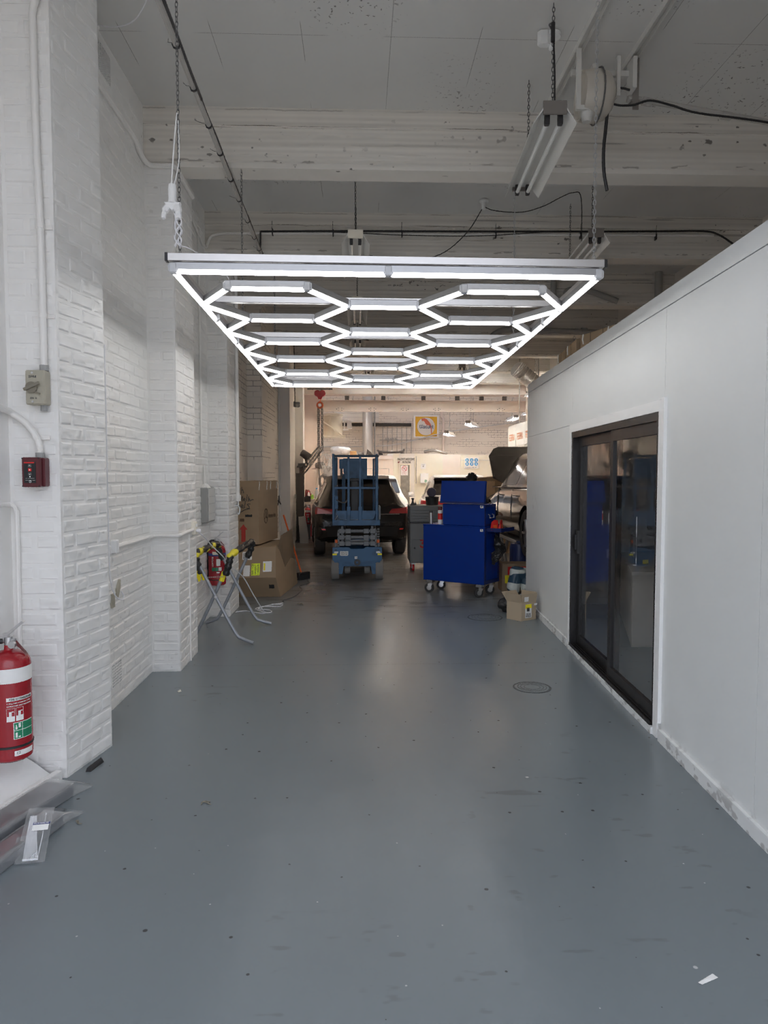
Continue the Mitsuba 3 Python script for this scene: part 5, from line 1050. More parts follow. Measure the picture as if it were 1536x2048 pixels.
SUV = [(0.0, 0.52, 0.70, 0.74, 0.80, 0.74), (0.03, 0.42, 0.76, 0.82, 0.88, 0.80), (0.10, 0.38, 0.98, 1.03, 0.93, 0.80), (0.16, 0.36, 1.02, 1.12, 0.945, 0.76), (0.42, 0.30, 1.03, 1.46, 0.955, 0.66), (0.62, 0.26, 1.03, 1.60, 0.96, 0.65), (1.2, 0.24, 1.02, 1.665, 0.96, 0.66), (2.3, 0.24, 0.99, 1.66, 0.955, 0.66),
       (2.75, 0.24, 0.98, 1.60, 0.95, 0.66), (3.45, 0.24, 0.98, 1.13, 0.95, 0.74), (3.6, 0.24, 0.97, 1.04, 0.945, 0.76), (4.2, 0.26, 0.88, 0.96, 0.93, 0.74), (4.55, 0.30, 0.78, 0.84, 0.87, 0.68), (4.70, 0.36, 0.62, 0.66, 0.76, 0.60)]
M1 = trimesh.transformations.translation_matrix((0.075, 14.30, 0)) @ trimesh.transformations.rotation_matrix(math.radians(5.0), (0, 0, 1))
suv, P, at_, sw_, tp_ = car('black_car', 'black four wheel drive car seen from behind, partly hidden by the scissor lift', 'm_carblack', M1, SUV)
part('rear_window', suv, P(tp_(0.20, 0.55, 0.92, 0.92)), 'm_carglass', 40, label='tinted rear window')
part('spoiler', suv, P(hull([(s * x, y, z) for s in (-1, 1) for x, y, z in ((0.60, 0.46, 1.585), (0.62, 0.75, 1.66), (0.60, 0.46, 1.60), (0.55, 0.9, 1.67))])), 'm_carblack')
for s in (-1, 1):
    for y0, y1, a, b in ((0.62, 1.22, 0.85, 1.22), (1.28, 2.12, 1.28, 2.10), (2.18, 3.25, 2.18, 2.72)): part('side_window', suv, P(sw_(y0, y1, 0.10, 0.88, s, a, b)), 'm_carglass', 40)
    part('window_trim', suv, P(tube([(s * 0.925, y, np.interp(y, [0.5, 3.3], [1.045, 1.0])) for y in np.linspace(0.5, 3.3, 10)], 0.008, 5)), 'm_steel', 40, label='bright window trim')
    part('tail_lamp', suv, P(hull([(s * x, y, z) for x, y, z in ((0.94, 0.22, 1.03), (0.955, 0.25, 0.93), (0.915, 0.065, 0.90), (0.905, 0.085, 1.02), (0.56, 0.06, 0.945), (0.54, 0.05, 0.90), (0.60, 0.075, 0.99), (0.945, 0.18, 0.88))])), 'm_taillamp', label='red tail lamp')
    part('reflector', suv, P(hull([(s * x, y, z) for x, y, z in ((0.82, -0.006, 0.575), (0.60, -0.008, 0.565), (0.60, -0.008, 0.595), (0.83, -0.004, 0.605), (0.82, 0.02, 0.58), (0.6, 0.02, 0.57))])), 'm_redglow', label='red bumper reflector')
    part('mirror', suv, P(hull([(s * x, y, z) for x, y, z in ((0.98, 3.02, 1.03), (1.13, 3.04, 1.02), (1.15, 3.05, 1.12), (1.10, 3.06, 1.18), (0.99, 3.03, 1.16), (1.02, 3.15, 1.08), (1.12, 3.14, 1.10))])), 'm_blackmatt', label='door mirror')
part('bright_strip', suv, P(tube([(x, 0.03 - 0.0, 0.885) for x in np.linspace(-0.75, 0.75, 8)], 0.008, 5)), 'm_steel')
part('bumper', suv, P(hull([(s * x, y, z) for s in (-1, 1) for x, y, z in ((0.86, 0.05, 0.40), (0.84, 0.03, 0.66), (0.70, -0.02, 0.44), (0.72, -0.02, 0.64), (0.9, 0.30, 0.42), (0.9, 0.30, 0.60))])), 'm_bodyblack')
part('number_plate', suv, P(bx(-0.19, 0.19, 0.02, 0.035, 0.76, 0.86)), 'm_darkgrey')
M2 = trimesh.transformations.translation_matrix((0.47, 24.0, 0)) @ trimesh.transformations.rotation_matrix(math.pi, (0, 0, 1))
wc, P, at_, sw_, tp_ = car('white_car', 'white car facing the camera behind the black car', 'm_carwhite', M2, SUV, R=0.35)
part('windscreen', wc, P(tp_(2.82, 3.42, 0.95, 0.98)), 'm_carglass', 40)
for s in (-1, 1):
    part('side_window', wc, P(sw_(0.7, 3.2, 0.10, 0.88, s, 0.9, 2.72)), 'm_carglass', 40)
    part('headlamp', wc, P(hull([(s * x, y, z) for x, y, z in ((0.90, 4.30, 0.80), (0.86, 4.53, 0.76), (0.55, 4.63, 0.70), (0.56, 4.60, 0.78), (0.90, 4.25, 0.88))])), 'm_clear')
    part('mirror', wc, P(hull([(s * x, y, z) for x, y, z in ((0.98, 3.02, 1.03), (1.13, 3.04, 1.02), (1.15, 3.05, 1.12), (1.10, 3.06, 1.18), (0.99, 3.03, 1.16), (1.02, 3.15, 1.08))])), 'm_carwhite')
part('grille', wc, P(hull([(s * x, y, z) for s in (-1, 1) for x, y, z in ((0.45, 4.69, 0.50), (0.48, 4.66, 0.68), (0.45, 4.6, 0.5), (0.48, 4.6, 0.68))])), 'm_bodyblack')
M3 = trimesh.transformations.translation_matrix((2.46, 17.3, 0)) @ trimesh.transformations.rotation_matrix(math.radians(-4), (0, 0, 1))
wh, P, at_, sw_, tp_ = car('white_car', 'white car with red tail lamps seen from behind beyond the grey tool trolley', 'm_carwhite', M3, SUV, R=0.35)
part('rear_window', wh, P(tp_(0.20, 0.55, 0.92, 0.92)), 'm_carglass', 40)
part('spoiler', wh, P(hull([(s * x, y, z) for s in (-1, 1) for x, y, z in ((0.62, 0.36, 1.60), (0.64, 0.75, 1.66), (0.62, 0.36, 1.625), (0.55, 0.9, 1.675))])), 'm_carwhite')
part('window_header', wh, P(hull([(s * x, y, z) for s in (-1, 1) for x, y, z in ((0.60, 0.40, 1.595), (0.62, 0.50, 1.57), (0.6, 0.44, 1.53), (0.6, 0.5, 1.5))])), 'm_bodyblack')
for s in (-1, 1):
    for y0, y1, a, b in ((0.62, 1.22, 0.85, 1.22), (1.28, 2.12, 1.28, 2.10), (2.18, 3.25, 2.18, 2.72)): part('side_window', wh, P(sw_(y0, y1, 0.10, 0.88, s, a, b)), 'm_carglass', 40)
    part('tail_lamp', wh, P(hull([(s * x, y, z) for x, y, z in ((0.94, 0.22, 1.05), (0.955, 0.25, 0.95), (0.915, 0.06, 0.93), (0.905, 0.07, 1.04), (0.30, 0.06, 1.02), (0.30, 0.05, 0.96), (0.945, 0.18, 0.90))])), 'm_brightred', label='red tail lamp')
part('number_plate', wh, P(bx(-0.19, 0.19, 0.01, 0.03, 0.76, 0.86)), 'm_label')
# the silver car stands raised on a low ramp, rear towards the camera, hidden in part by the office
M4 = trimesh.transformations.translation_matrix((3.42, 9.62, 0.46)) @ trimesh.transformations.rotation_matrix(math.radians(0.8), (0, 0, 1))
SED = [(s[0], s[1] + 0.02, s[2] - (0.12 if s[0] > 3.4 else 0.0), s[3] - 0.06, s[4], s[5] - (0.14 if s[0] > 3.4 else 0.0)) for s in SUV]
sc_, P, at_, sw_, tp_ = car('silver_car', 'shiny silver car with open bonnet raised on a ramp beyond the office corner', 'm_carsilver', M4, SED)
for s in (-1, 1):
    for y0, y1, a, b in ((0.72, 1.60, 0.95, 1.58), (1.68, 3.22, 1.70, 2.66)): part('side_window', sc_, P(sw_(y0, y1, 0.12, 0.90, s, a, b)), mat('m_carglassgrey', (0.10, 0.10, 0.095), 0.08, spec=0.8) if 'm_carglassgrey' not in scene else 'm_carglassgrey', 40)
    part('window_trim', sc_, P(tube([(s * 0.925, y, np.interp(y, [0.5, 3.4], [1.035, 1.005])) for y in np.linspace(0.6, 3.3, 10)], 0.009, 5)), 'm_black', 40)
    for yd in (1.66, 2.72): part('door_gap', sc_, P(tube([(s * (at_(yd)[3] * f + 0.002), yd + 0.02 * k, z) for k, (f, z) in enumerate(((0.975, 0.42), (1.003, 0.62), (0.995, 0.85), (0.955, 0.99)))], 0.012, 5)), 'm_black')
    part('door_handle', sc_, P(tube(curve([(s * 0.965, 1.28, 0.90), (s * 0.985, 1.33, 0.905), (s * 0.985, 1.44, 0.905), (s * 0.965, 1.50, 0.90)]), 0.011, 6)), 'm_steel', 40)
    part('door_handle', sc_, P(tube(curve([(s * 0.965, 2.38, 0.89), (s * 0.985, 2.43, 0.895), (s * 0.985, 2.54, 0.895), (s * 0.965, 2.60, 0.89)]), 0.011, 6)), 'm_steel', 40)
    part('sill', sc_, P(hull([(s * x, y, z) for x, z in ((0.86, 0.26), (0.94, 0.28), (0.95, 0.36), (0.86, 0.36)) for y in (1.2, 3.1)])), 'm_bodyblack')
part('bonnet', sc_, P(hull([(s * x, y, z) for s in (-1, 1) for x, y, z in ((0.72, 3.50, 1.08), (0.86, 3.55, 1.20), (0.92, 3.75, 1.58), (0.80, 3.90, 1.72), (0.70, 3.95, 1.76), (0.86, 3.62, 1.16), (0.80, 3.96, 1.70))])), 'm_bodyblack', label='raised black bonnet')
rp = thing('car_ramp', 'grey steel ramp lift carrying the silver car', 'car lift')
part('deck', rp, cat_(bx(2.50, 2.95, 11.05, 12.72, 0.58, 0.64, 0.01), bx(3.85, 4.35, 11.05, 12.72, 0.58, 0.64, 0.01)), mat('m_ramp', (0.33, 0.33, 0.33), 0.5))
for y in (11.25, 12.5):
    for x in (2.72, 4.05): part('block', rp, bx(x - 0.1, x + 0.1, y - 0.1, y + 0.1, 0.64, 0.70), 'm_darkgrey')
for y in (11.45, 12.35):
    for x in (2.55, 4.2):
        for d in (-1, 1): part('leg', rp, tube([(x, y - 0.32 * d, 0.03), (x, y + 0.32 * d, 0.60)], 0.03, 8), 'm_ramp')
part('base', rp, cat_(bx(2.45, 2.65, 10.8, 12.8, 0, 0.03), bx(4.1, 4.3, 10.8, 12.8, 0, 0.03), bx(2.45, 4.3, 11.9, 12.0, 0, 0.03)), 'm_ramp')
solo('chemical_drum', 'dark blue plastic drum under the ramp beside the office corner', 'drum', lathe([(0, 0), (0.14, 0), (0.15, 0.03), (0.15, 0.58), (0.13, 0.63), (0.05, 0.65), (0.05, 0.67), (0, 0.67)], 24, at=(2.47, 10.82, 0.0)), mat('m_drumblue', (0.02, 0.035, 0.12), 0.35), 40)

def limb(js):
    """Chain of joints (x, y, z, r) as hulls of spheres, one Manifold."""
    out = manifold3d.Manifold()
    for a, b in zip(js[:-1], js[1:]):
        s = [manifold3d.Manifold.sphere(q[3], 20).translate([float(v) for v in q[:3]]) for q in (a, b)]
        out = out + manifold3d.Manifold.batch_hull(s)
    return out
def figure(parts, edge=0.016, it=10):
    m = manifold3d.Manifold()
    for p in parts: m = m + p
    m = m.refine_to_length(edge).to_mesh()
    tm = trimesh.Trimesh(m.vert_properties[:, :3].astype(float), m.tri_verts, process=True)
    trimesh.smoothing.filter_taubin(tm, lamb=0.5, nu=0.53, iterations=it)
    return tm

# ---------------------------------------------------------------- blue tool cabinet, grey trolley
mat('m_toolblue', (0.0006, 0.026, 0.20), 0.42, spec=0.22)
mat('m_toolblue2', (0.003, 0.014, 0.10), 0.4)
bt = thing('tool_cabinet', 'tall bright blue tool cabinet on casters with its lid up', 'tool cabinet')
bo, bxd, byd = np.array([0.92, 10.133]), np.array([0.802, -0.597]), np.array([0.597, 0.802])
BROT = math.atan2(bxd[1], bxd[0])
def bp(m): return xf(m, BROT, (bo[0], bo[1], 0))
BW, BD = 0.972, 0.46
part('cabinet', bt, bp(cat_(bx(0, BW, 0, BD, 0.185, 0.97, 0.006))), 'm_toolblue')
part('side_recess', bt, bp(cat_(bx(BW, BW + 0.006, 0.0, 0.05, 0.19, 0.965), bx(BW, BW + 0.006, BD - 0.05, BD, 0.19, 0.965), bx(BW, BW + 0.006, 0.05, BD - 0.05, 0.19, 0.24), bx(BW, BW + 0.006, 0.05, BD - 0.05, 0.92, 0.965))), 'm_toolblue2')
part('worktop', bt, bp(bx(-0.004, BW + 0.004, -0.004, BD + 0.004, 0.965, 0.985, 0.004)), 'm_toolblue')
part('side_tray', bt, bp(cat_(bx(BW + 0.006, BW + 0.22, 0.06, BD + 0.02, 0.915, 0.935), bx(BW + 0.2, BW + 0.22, 0.06, BD + 0.02, 0.935, 0.965), bx(BW + 0.006, BW + 0.22, 0.06, 0.075, 0.935, 0.965))), 'm_toolblue2')
CX0, CX1 = 0.317, 0.972
part('top_chest', bt, bp(cat_(bx(CX0, CX1, 0.0, 0.34, 0.987, 1.285, 0.006))), 'm_toolblue')
part('chest_end', bt, bp(cat_(bx(CX1, CX1 + 0.005, 0.0, 0.03, 0.99, 1.28), bx(CX1, CX1 + 0.005, 0.31, 0.34, 0.99, 1.28), bx(CX1, CX1 + 0.005, 0.03, 0.31, 0.99, 1.02), bx(CX1, CX1 + 0.005, 0.03, 0.31, 1.25, 1.28))), 'm_toolblue2')
part('chest_handle', bt, bp(tube([(CX1 + 0.006, 0.10, 1.15), (CX1 + 0.03, 0.10, 1.14), (CX1 + 0.03, 0.10, 1.10), (CX1 + 0.03, 0.22, 1.10), (CX1 + 0.03, 0.22, 1.14), (CX1 + 0.006, 0.22, 1.15)], 0.007, 6)), 'm_steel', label='steel drop handle')
part('lid', bt, bp(hull([(x, y, z) for x in (CX0 - 0.012, CX1 + 0.012) for y, z in ((-0.045, 1.305), (0.0, 1.295), (-0.005, 1.60), (0.035, 1.60), (-0.045, 1.32), (0.04, 1.585), (-0.002, 1.605))])), 'm_toolblue', label='raised lid')
part('lid_edge', bt, bp(hull([(x, y, z) for x in (CX0 - 0.014, CX1 + 0.014) for y, z in ((-0.05, 1.295), (0.05, 1.29), (-0.05, 1.318), (0.05, 1.31))])), 'm_toolblue2')
for z in (1.255, 0.935): part('maker_badge', bt, bp(bx(BW - 0.065, BW - 0.02, -0.003, 0.001, z - 0.018, z + 0.016)), 'm_label', label='small white badge')
for z in (1.255, 0.935): part('badge_print', bt, bp(cat_(bx(BW - 0.058, BW - 0.028, -0.005, -0.003, z, z + 0.010), bx(BW - 0.058, BW - 0.028, -0.005, -0.003, z - 0.012, z - 0.009))), 'm_navy')
for x, y, sw in ((0.09, 0.06, 0.3), (BW - 0.09, 0.06, 0.9), (0.09, BD - 0.06, 0.4), (BW - 0.09, BD - 0.06, 0.7)):
    cs = part('caster', bt, bp(cat_(xf(hull([(-0.035, -0.02, 0.13), (0.035, -0.02, 0.13), (-0.03, -0.035, 0.06), (0.0, -0.035, 0.06), (-0.035, -0.03, 0.13), (0.035, -0.03, 0.13)]), sw, (x, y, 0)), xf(hull([(-0.035, 0.02, 0.13), (0.035, 0.02, 0.13), (-0.03, 0.035, 0.06), (0.0, 0.035, 0.06), (-0.035, 0.03, 0.13), (0.035, 0.03, 0.13)]), sw, (x, y, 0)), bx(x - 0.045, x + 0.045, y - 0.045, y + 0.045, 0.145, 0.187, 0.004), cyl((x, y, 0.12), (x, y, 0.15), 0.025, 12))), 'm_steel')
    part('caster_wheel', cs, bp(xf(lathe([(0, -0.02), (0.045, -0.02), (0.066, -0.018), (0.066, 0.018), (0.045, 0.02), (0, 0.02)], 24, 'y'), sw, (x - 0.018 * math.cos(sw), y - 0.018 * math.sin(sw), 0.066))), 'm_rubber', 35, label='black caster wheel')
    part('caster_hub', cs, bp(xf(lathe([(0, -0.024), (0.035, -0.022), (0.035, 0.022), (0, 0.024)], 20, 'y'), sw, (x - 0.018 * math.cos(sw), y - 0.018 * math.sin(sw), 0.066))), 'm_steel', 35)
def on_blue(x, y, z=0.985): q = bo + bxd * x + byd * y; return (float(q[0]), float(q[1]), z)
def can(name, label, p, r, h, mbody, mcap, cap_h=0.04, bandm=None):
    t = thing(name, label, 'spray can')
    part('body', t, lathe([(0, 0), (r, 0), (r, h), (r * 0.6, h + 0.015), (0, h + 0.016)], 18, at=p), mbody, 35)
    part('cap', t, lathe([(0, 0.012), (r * 0.85, 0.012), (r * 0.85, cap_h), (r * 0.7, cap_h + 0.008), (0, cap_h + 0.008)], 18, at=(p[0], p[1], p[2] + h)), mcap, 35)
    if bandm: part('label', t, lathe([(r + 0.0006, h * 0.35), (r + 0.001, h * 0.36), (r + 0.001, h * 0.8), (r + 0.0006, h * 0.81)], 18, at=p), bandm, 35)
can('spray_can', 'silver spray can on the worktop of the blue tool cabinet', on_blue(0.07, 0.10), 0.026, 0.15, 'm_alu', 'm_black', 0.028)
can('spray_can', 'white and red spray can with a red cap on the blue tool cabinet', on_blue(0.21, 0.12), 0.033, 0.19, 'm_label', 'm_darkred', 0.055, 'm_brightred')
t = thing('air_tool', 'small metal air tool and fittings beside the red capped spray can', 'tool')
q = on_blue(0.27, 0.22)
part('body', t, cat_(lathe([(0, 0), (0.04, 0), (0.045, 0.03), (0.03, 0.06), (0, 0.06)], 14, at=q), cyl((q[0], q[1], q[2] + 0.05), (q[0] + 0.03, q[1], q[2] + 0.16), 0.018, 10), cyl((q[0] - 0.04, q[1] - 0.02, q[2] + 0.025), (q[0] + 0.05, q[1] + 0.02, q[2] + 0.035), 0.02, 10)), 'm_galv', 40)
part('handle', t, hull([(q[0] + a, q[1] + b, q[2] + c) for a in (0.0, 0.05) for b in (-0.02, 0.03) for c in (0.13, 0.25)]), 'm_black')
def gx(x, y, z): q = bo + bxd * x + byd * y; return np.array([q[0], q[1], z])
for k, (dx, dy, rz) in enumerate(((0.09, 0.12, 0.5), (0.13, 0.24, 1.1))):
    q = gx(BW + dx, dy, 0.937)
    t = thing('wipes_packet', ('small red and yellow packet standing open in the side tray of the blue cabinet', 'larger red packet with yellow print lying in the side tray of the blue cabinet')[k], 'packet')
    part('pack', t, xf(hull([(-0.06, -0.02, 0), (0.06, -0.02, 0), (-0.06, 0.02, 0), (0.06, 0.02, 0), (-0.05, 0, 0.11), (0.06, 0, 0.13), (0.0, 0.0, 0.14)]), rz, q), 'm_brightred')
    part('print', t, xf(hull([(-0.03, -0.022, 0.02), (0.03, -0.022, 0.02), (-0.03, -0.012, 0.07), (0.03, -0.012, 0.07), (0, -0.008, 0.06)]), rz, q), 'm_orange')
def rag_mesh(pts):
    m = figure([limb(pts)], 0.018, 2); v = np.array(m.vertices); n = np.array(m.vertex_normals)
    v = v + n * ((meshkit.fbm(v * 15 + 3, 3) - 0.5) * 0.11)[:, None]
    return trimesh.Trimesh(v, m.faces, process=False)
t = thing('rag_bag', 'black plastic bag hanging on the side of the blue tool cabinet', 'bag')
q0 = [gx(BW + a, b, z) for a, b, z in ((0.07, 0.24, 0.85), (0.10, 0.20, 0.74), (0.11, 0.30, 0.66), (0.10, 0.17, 0.56), (0.07, 0.13, 0.47))]
part('bag', t, rag_mesh([tuple(map(float, q)) + (r,) for q, r in zip(q0, (0.025, 0.055, 0.06, 0.055, 0.025))]), 'm_black', 30)
part('cord', t, tube([gx(BW + 0.02, 0.24, 0.93), gx(BW + 0.05, 0.24, 0.88), gx(BW + 0.08, 0.24, 0.83)], 0.006, 6), 'm_black')
mat('m_trolley', (0.20, 0.205, 0.20), 0.42)
mat('m_trolley2', (0.085, 0.085, 0.085), 0.5)
gt = thing('tool_trolley', 'grey tool trolley with a red number three between the scissor lift and the blue cabinet', 'tool trolley')
part('cabinet', gt, bx(0.89, 1.56, 12.30, 12.95, 0.145, 0.84, 0.008), 'm_trolley')
part('side_panel', gt, bx(0.884, 0.892, 12.33, 12.93, 0.18, 0.83), 'm_trolley2')
part('door', gt, bx(0.915, 1.53, 12.290, 12.301, 0.17, 0.56, 0.004), 'm_trolley')
part('lock', gt, lathe([(0, 0), (0.016, 0), (0.014, 0.008), (0, 0.008)], 14, 'y', (0.968, 12.282, 0.41)), 'm_black')
part('gap_shade', gt, bx(0.90, 1.55, 12.305, 12.94, 0.84, 0.862), 'm_black')  # black insert; the shade between cabinet and drawers is its colour
part('drawer_chest', gt, bx(0.89, 1.42, 12.32, 12.95, 0.862, 1.15, 0.006), 'm_trolley')
for z in (0.90, 0.945, 0.99, 1.04, 1.09): part('drawer', gt, bx(0.905, 1.405, 12.307, 12.322, z - 0.02, z + 0.022, 0.003), 'm_trolley')
part('perforated_side', gt, cat_(bx(0.884, 0.892, 12.34, 12.93, 0.87, 1.14), *[bx(0.880, 0.886, 12.36 + 0.06 * k, 12.40 + 0.06 * k, 0.90 + 0.05 * j, 0.935 + 0.05 * j) for k in range(9) for j in range(5)]), 'm_trolley2')
part('number', gt, text_on('3', 0.135, (1.045, 12.2895, 0.42), (1, 0, 0), (0, 0, 1), 0.002, True), 'm_brightred', label='red numeral')
for x, y in ((0.95, 12.38), (1.50, 12.38), (0.95, 12.87), (1.50, 12.87)):
    cs = part('caster', gt, cat_(bx(x - 0.04, x + 0.04, y - 0.04, y + 0.04, 0.125, 0.147), bx(x - 0.026, x - 0.020, y - 0.03, y + 0.03, 0.05, 0.13), bx(x + 0.020, x + 0.026, y - 0.03, y + 0.03, 0.05, 0.13)), 'm_steel')
    part('caster_wheel', cs, lathe([(0, -0.018), (0.05, -0.018), (0.058, -0.012), (0.058, 0.012), (0.05, 0.018), (0, 0.018)], 24, 'x', (x, y + 0.01, 0.058)), 'm_brightred', 35, label='red caster wheel')
t = thing('impact_driver', 'black cordless tool standing on the grey tool trolley', 'power tool')
part('body', t, cat_(hull([(0.90, 12.5, 1.152), (1.0, 12.5, 1.152), (0.90, 12.56, 1.152), (1.0, 12.56, 1.152), (0.93, 12.5, 1.20), (0.98, 12.56, 1.20)]), bx(0.935, 0.965, 12.51, 12.55, 1.19, 1.27, 0.008), bx(0.905, 0.975, 12.50, 12.56, 1.255, 1.29, 0.01) if False else bx(0.925, 0.975, 12.505, 12.555, 1.25, 1.275, 0.008), hull([(0.985, 12.53, 1.152), (1.02, 12.53, 1.152), (1.0, 12.53, 1.23), (1.0, 12.55, 1.152)])), 'm_black')
t = thing('black_tub', 'black round topped tub on the grey tool trolley in front of the white car', 'container')
part('tub', t, lathe([(0, 0), (0.105, 0), (0.12, 0.12), (0.125, 0.14), (0.10, 0.15), (0, 0.15)], 26, at=(1.30, 12.6, 1.151)), 'm_black', 35)
part('roll', t, lathe([(0, -0.04), (0.075, -0.04), (0.085, -0.02), (0.085, 0.02), (0.075, 0.04), (0, 0.04)], 26, 'y', (1.29, 12.6, 1.375)), mat('m_violetblack', (0.03, 0.02, 0.045), 0.4), 35)

# ---------------------------------------------------------------- the man behind the blue cabinet
mat('m_skin', (0.42, 0.26, 0.19), 0.5)
mat('m_hair', (0.008, 0.007, 0.006), 0.6)
mat('m_workwear', (0.014, 0.015, 0.02), 0.8)
pm = thing('person', 'person with short black hair in dark clothes standing behind the blue tool cabinet', 'person')
def hp_(x, y, z): # local: y forward (away from the camera, towards the silver car)
    a = -0.75; return (1.80 + x * math.cos(a) - y * math.sin(a), 11.30 + x * math.sin(a) + y * math.cos(a), z)
def J(x, y, z, r): return hp_(x, y, z) + (r,)
head = [manifold3d.Manifold.batch_hull([manifold3d.Manifold.sphere(r, 24).translate(list(hp_(x, y, z))) for x, y, z, r in ((0, 0.0, 1.60, 0.083), (0, 0.035, 1.585, 0.075), (0, 0.045, 1.515, 0.045), (0, -0.02, 1.59, 0.08))]),
        limb([J(0, -0.01, 1.42, 0.058), J(0, 0.005, 1.53, 0.055)]), limb([J(0, 0.105, 1.575, 0.012), J(0, 0.118, 1.545, 0.016)]), limb([J(-0.08, 0, 1.585, 0.014), J(-0.085, -0.008, 1.55, 0.012)]), limb([J(0.08, 0, 1.585, 0.014), J(0.085, -0.008, 1.55, 0.012)]), limb([J(-0.02, 0.098, 1.515, 0.009), J(0.02, 0.098, 1.515, 0.009)])]
def hand(w, d, sgn):
    w, d = np.array(w), np.array(d, float); d /= np.linalg.norm(d); s = np.cross(d, [0, 0, 1.0]); s /= np.linalg.norm(s); u = np.cross(s, d)
    Q = lambda a, b, c, r: tuple(w + d * a + s * b + u * c) + (r,)
    fs = [limb([Q(0, 0, 0, 0.028), Q(0.085, 0.022, 0, 0.019)]), limb([Q(0, 0, 0, 0.028), Q(0.08, -0.022, 0, 0.019)]), limb([Q(0.02, 0.02 * sgn, 0, 0.018), Q(0.06, 0.048 * sgn, -0.01, 0.011), Q(0.09, 0.05 * sgn, -0.025, 0.009)])]
    for b, l in ((0.030, 0.066), (0.010, 0.075), (-0.010, 0.070), (-0.030, 0.055)): fs.append(limb([Q(0.08, b, 0, 0.0095), Q(0.08 + l * 0.55, b, -0.012, 0.009), Q(0.08 + l, b, -0.035, 0.008)]))
    return fs
WL, WR_ = hp_(-0.20, 0.40, 1.06), hp_(0.20, 0.42, 1.06)
fd = np.array(hp_(0, 1, 0)) - np.array(hp_(0, 0, 0))
skinp = head + hand(WL, fd, 1) + hand(WR_, fd, -1)
torso = [limb([J(-0.08, 0, 0.98, 0.115), J(0.08, 0, 0.98, 0.115)]), manifold3d.Manifold.batch_hull([manifold3d.Manifold.sphere(r, 20).translate(list(hp_(x, y, z))) for x, y, z, r in ((-0.08, 0, 1.0, 0.11), (0.08, 0, 1.0, 0.11), (-0.125, 0, 1.30, 0.10), (0.125, 0, 1.30, 0.10), (-0.17, 0, 1.37, 0.06), (0.17, 0, 1.37, 0.06), (0, 0, 1.41, 0.07))])]
arms = [limb([J(-0.185, 0, 1.36, 0.062), J(-0.24, 0.10, 1.10, 0.050), WL + (0.034,)]), limb([J(0.185, 0, 1.36, 0.062), J(0.24, 0.10, 1.10, 0.050), WR_ + (0.034,)])]
legs = [limb([J(-0.09, 0, 0.94, 0.105), J(-0.10, 0.03, 0.50, 0.066), J(-0.10, -0.02, 0.10, 0.045)]), limb([J(0.09, 0, 0.94, 0.105), J(0.10, 0.03, 0.50, 0.066), J(0.10, -0.02, 0.10, 0.045)])]
feet = [limb([J(-0.10, -0.05, 0.045, 0.043), J(-0.11, 0.15, 0.035, 0.033)]), limb([J(0.10, -0.05, 0.045, 0.043), J(0.11, 0.15, 0.035, 0.033)])]
part('body', pm, figure(skinp + torso + arms + legs + feet), 'm_skin', True)
infl = [limb([tuple(q[:3]) + (q[3] + 0.012,) for q in js]) for js in ([J(-0.185, 0, 1.36, 0.062), J(-0.24, 0.10, 1.10, 0.050), hp_(-0.205, 0.36, 1.065) + (0.036,)], [J(0.185, 0, 1.36, 0.062), J(0.24, 0.10, 1.10, 0.050), hp_(0.205, 0.38, 1.065) + (0.036,)])]
tshirt = [manifold3d.Manifold.batch_hull([manifold3d.Manifold.sphere(r + 0.014, 20).translate(list(hp_(x, y, z))) for x, y, z, r in ((-0.08, 0, 0.95, 0.115), (0.08, 0, 0.95, 0.115), (-0.125, 0, 1.30, 0.10), (0.125, 0, 1.30, 0.10), (-0.17, 0, 1.37, 0.06), (0.17, 0, 1.37, 0.06), (0, 0, 1.40, 0.065))])]
part('jacket', pm, figure(infl + tshirt), 'm_workwear', True, label='dark work jacket')
part('trousers', pm, figure([limb([tuple(q[:3]) + (q[3] + 0.014,) for q in js]) for js in ([J(-0.09, 0, 0.94, 0.105), J(-0.10, 0.03, 0.50, 0.066), J(-0.10, -0.02, 0.10, 0.05)], [J(0.09, 0, 0.94, 0.105), J(0.10, 0.03, 0.50, 0.066), J(0.10, -0.02, 0.10, 0.05)], [J(-0.08, 0, 0.98, 0.108), J(0.08, 0, 0.98, 0.108)])]), 'm_workwear', True, label='dark trousers')
part('shoe', pm, figure([limb([J(-0.10, -0.055, 0.05, 0.05), J(-0.11, 0.16, 0.042, 0.042)])], 0.02, 4), 'm_black', True)
part('shoe', pm, figure([limb([J(0.10, -0.055, 0.05, 0.05), J(0.11, 0.16, 0.042, 0.042)])], 0.02, 4), 'm_black', True)
hr_ = random.Random(5); locks = [manifold3d.Manifold.batch_hull([manifold3d.Manifold.sphere(r, 24).translate(list(hp_(x, y, z))) for x, y, z, r in ((0, -0.005, 1.618, 0.088), (0, -0.035, 1.58, 0.082), (0, -0.03, 1.53, 0.065), (0, 0.03, 1.635, 0.07))])]
for k in range(26):
    a, e = hr_.uniform(0, 6.28), hr_.uniform(0.25, 1.5)
    d = np.array([math.cos(a) * math.cos(e), math.sin(a) * math.cos(e), math.sin(e)]); c0 = np.array([0, -0.01, 1.618])
    locks.append(limb([hp_(*(c0 + d * 0.07)) + (0.016,), hp_(*(c0 + d * 0.1 + np.array([0.01, 0, 0.004]))) + (0.006,)]))
part('hair', pm, figure(locks, 0.012, 4), 'm_hair', True, label='short black hair')

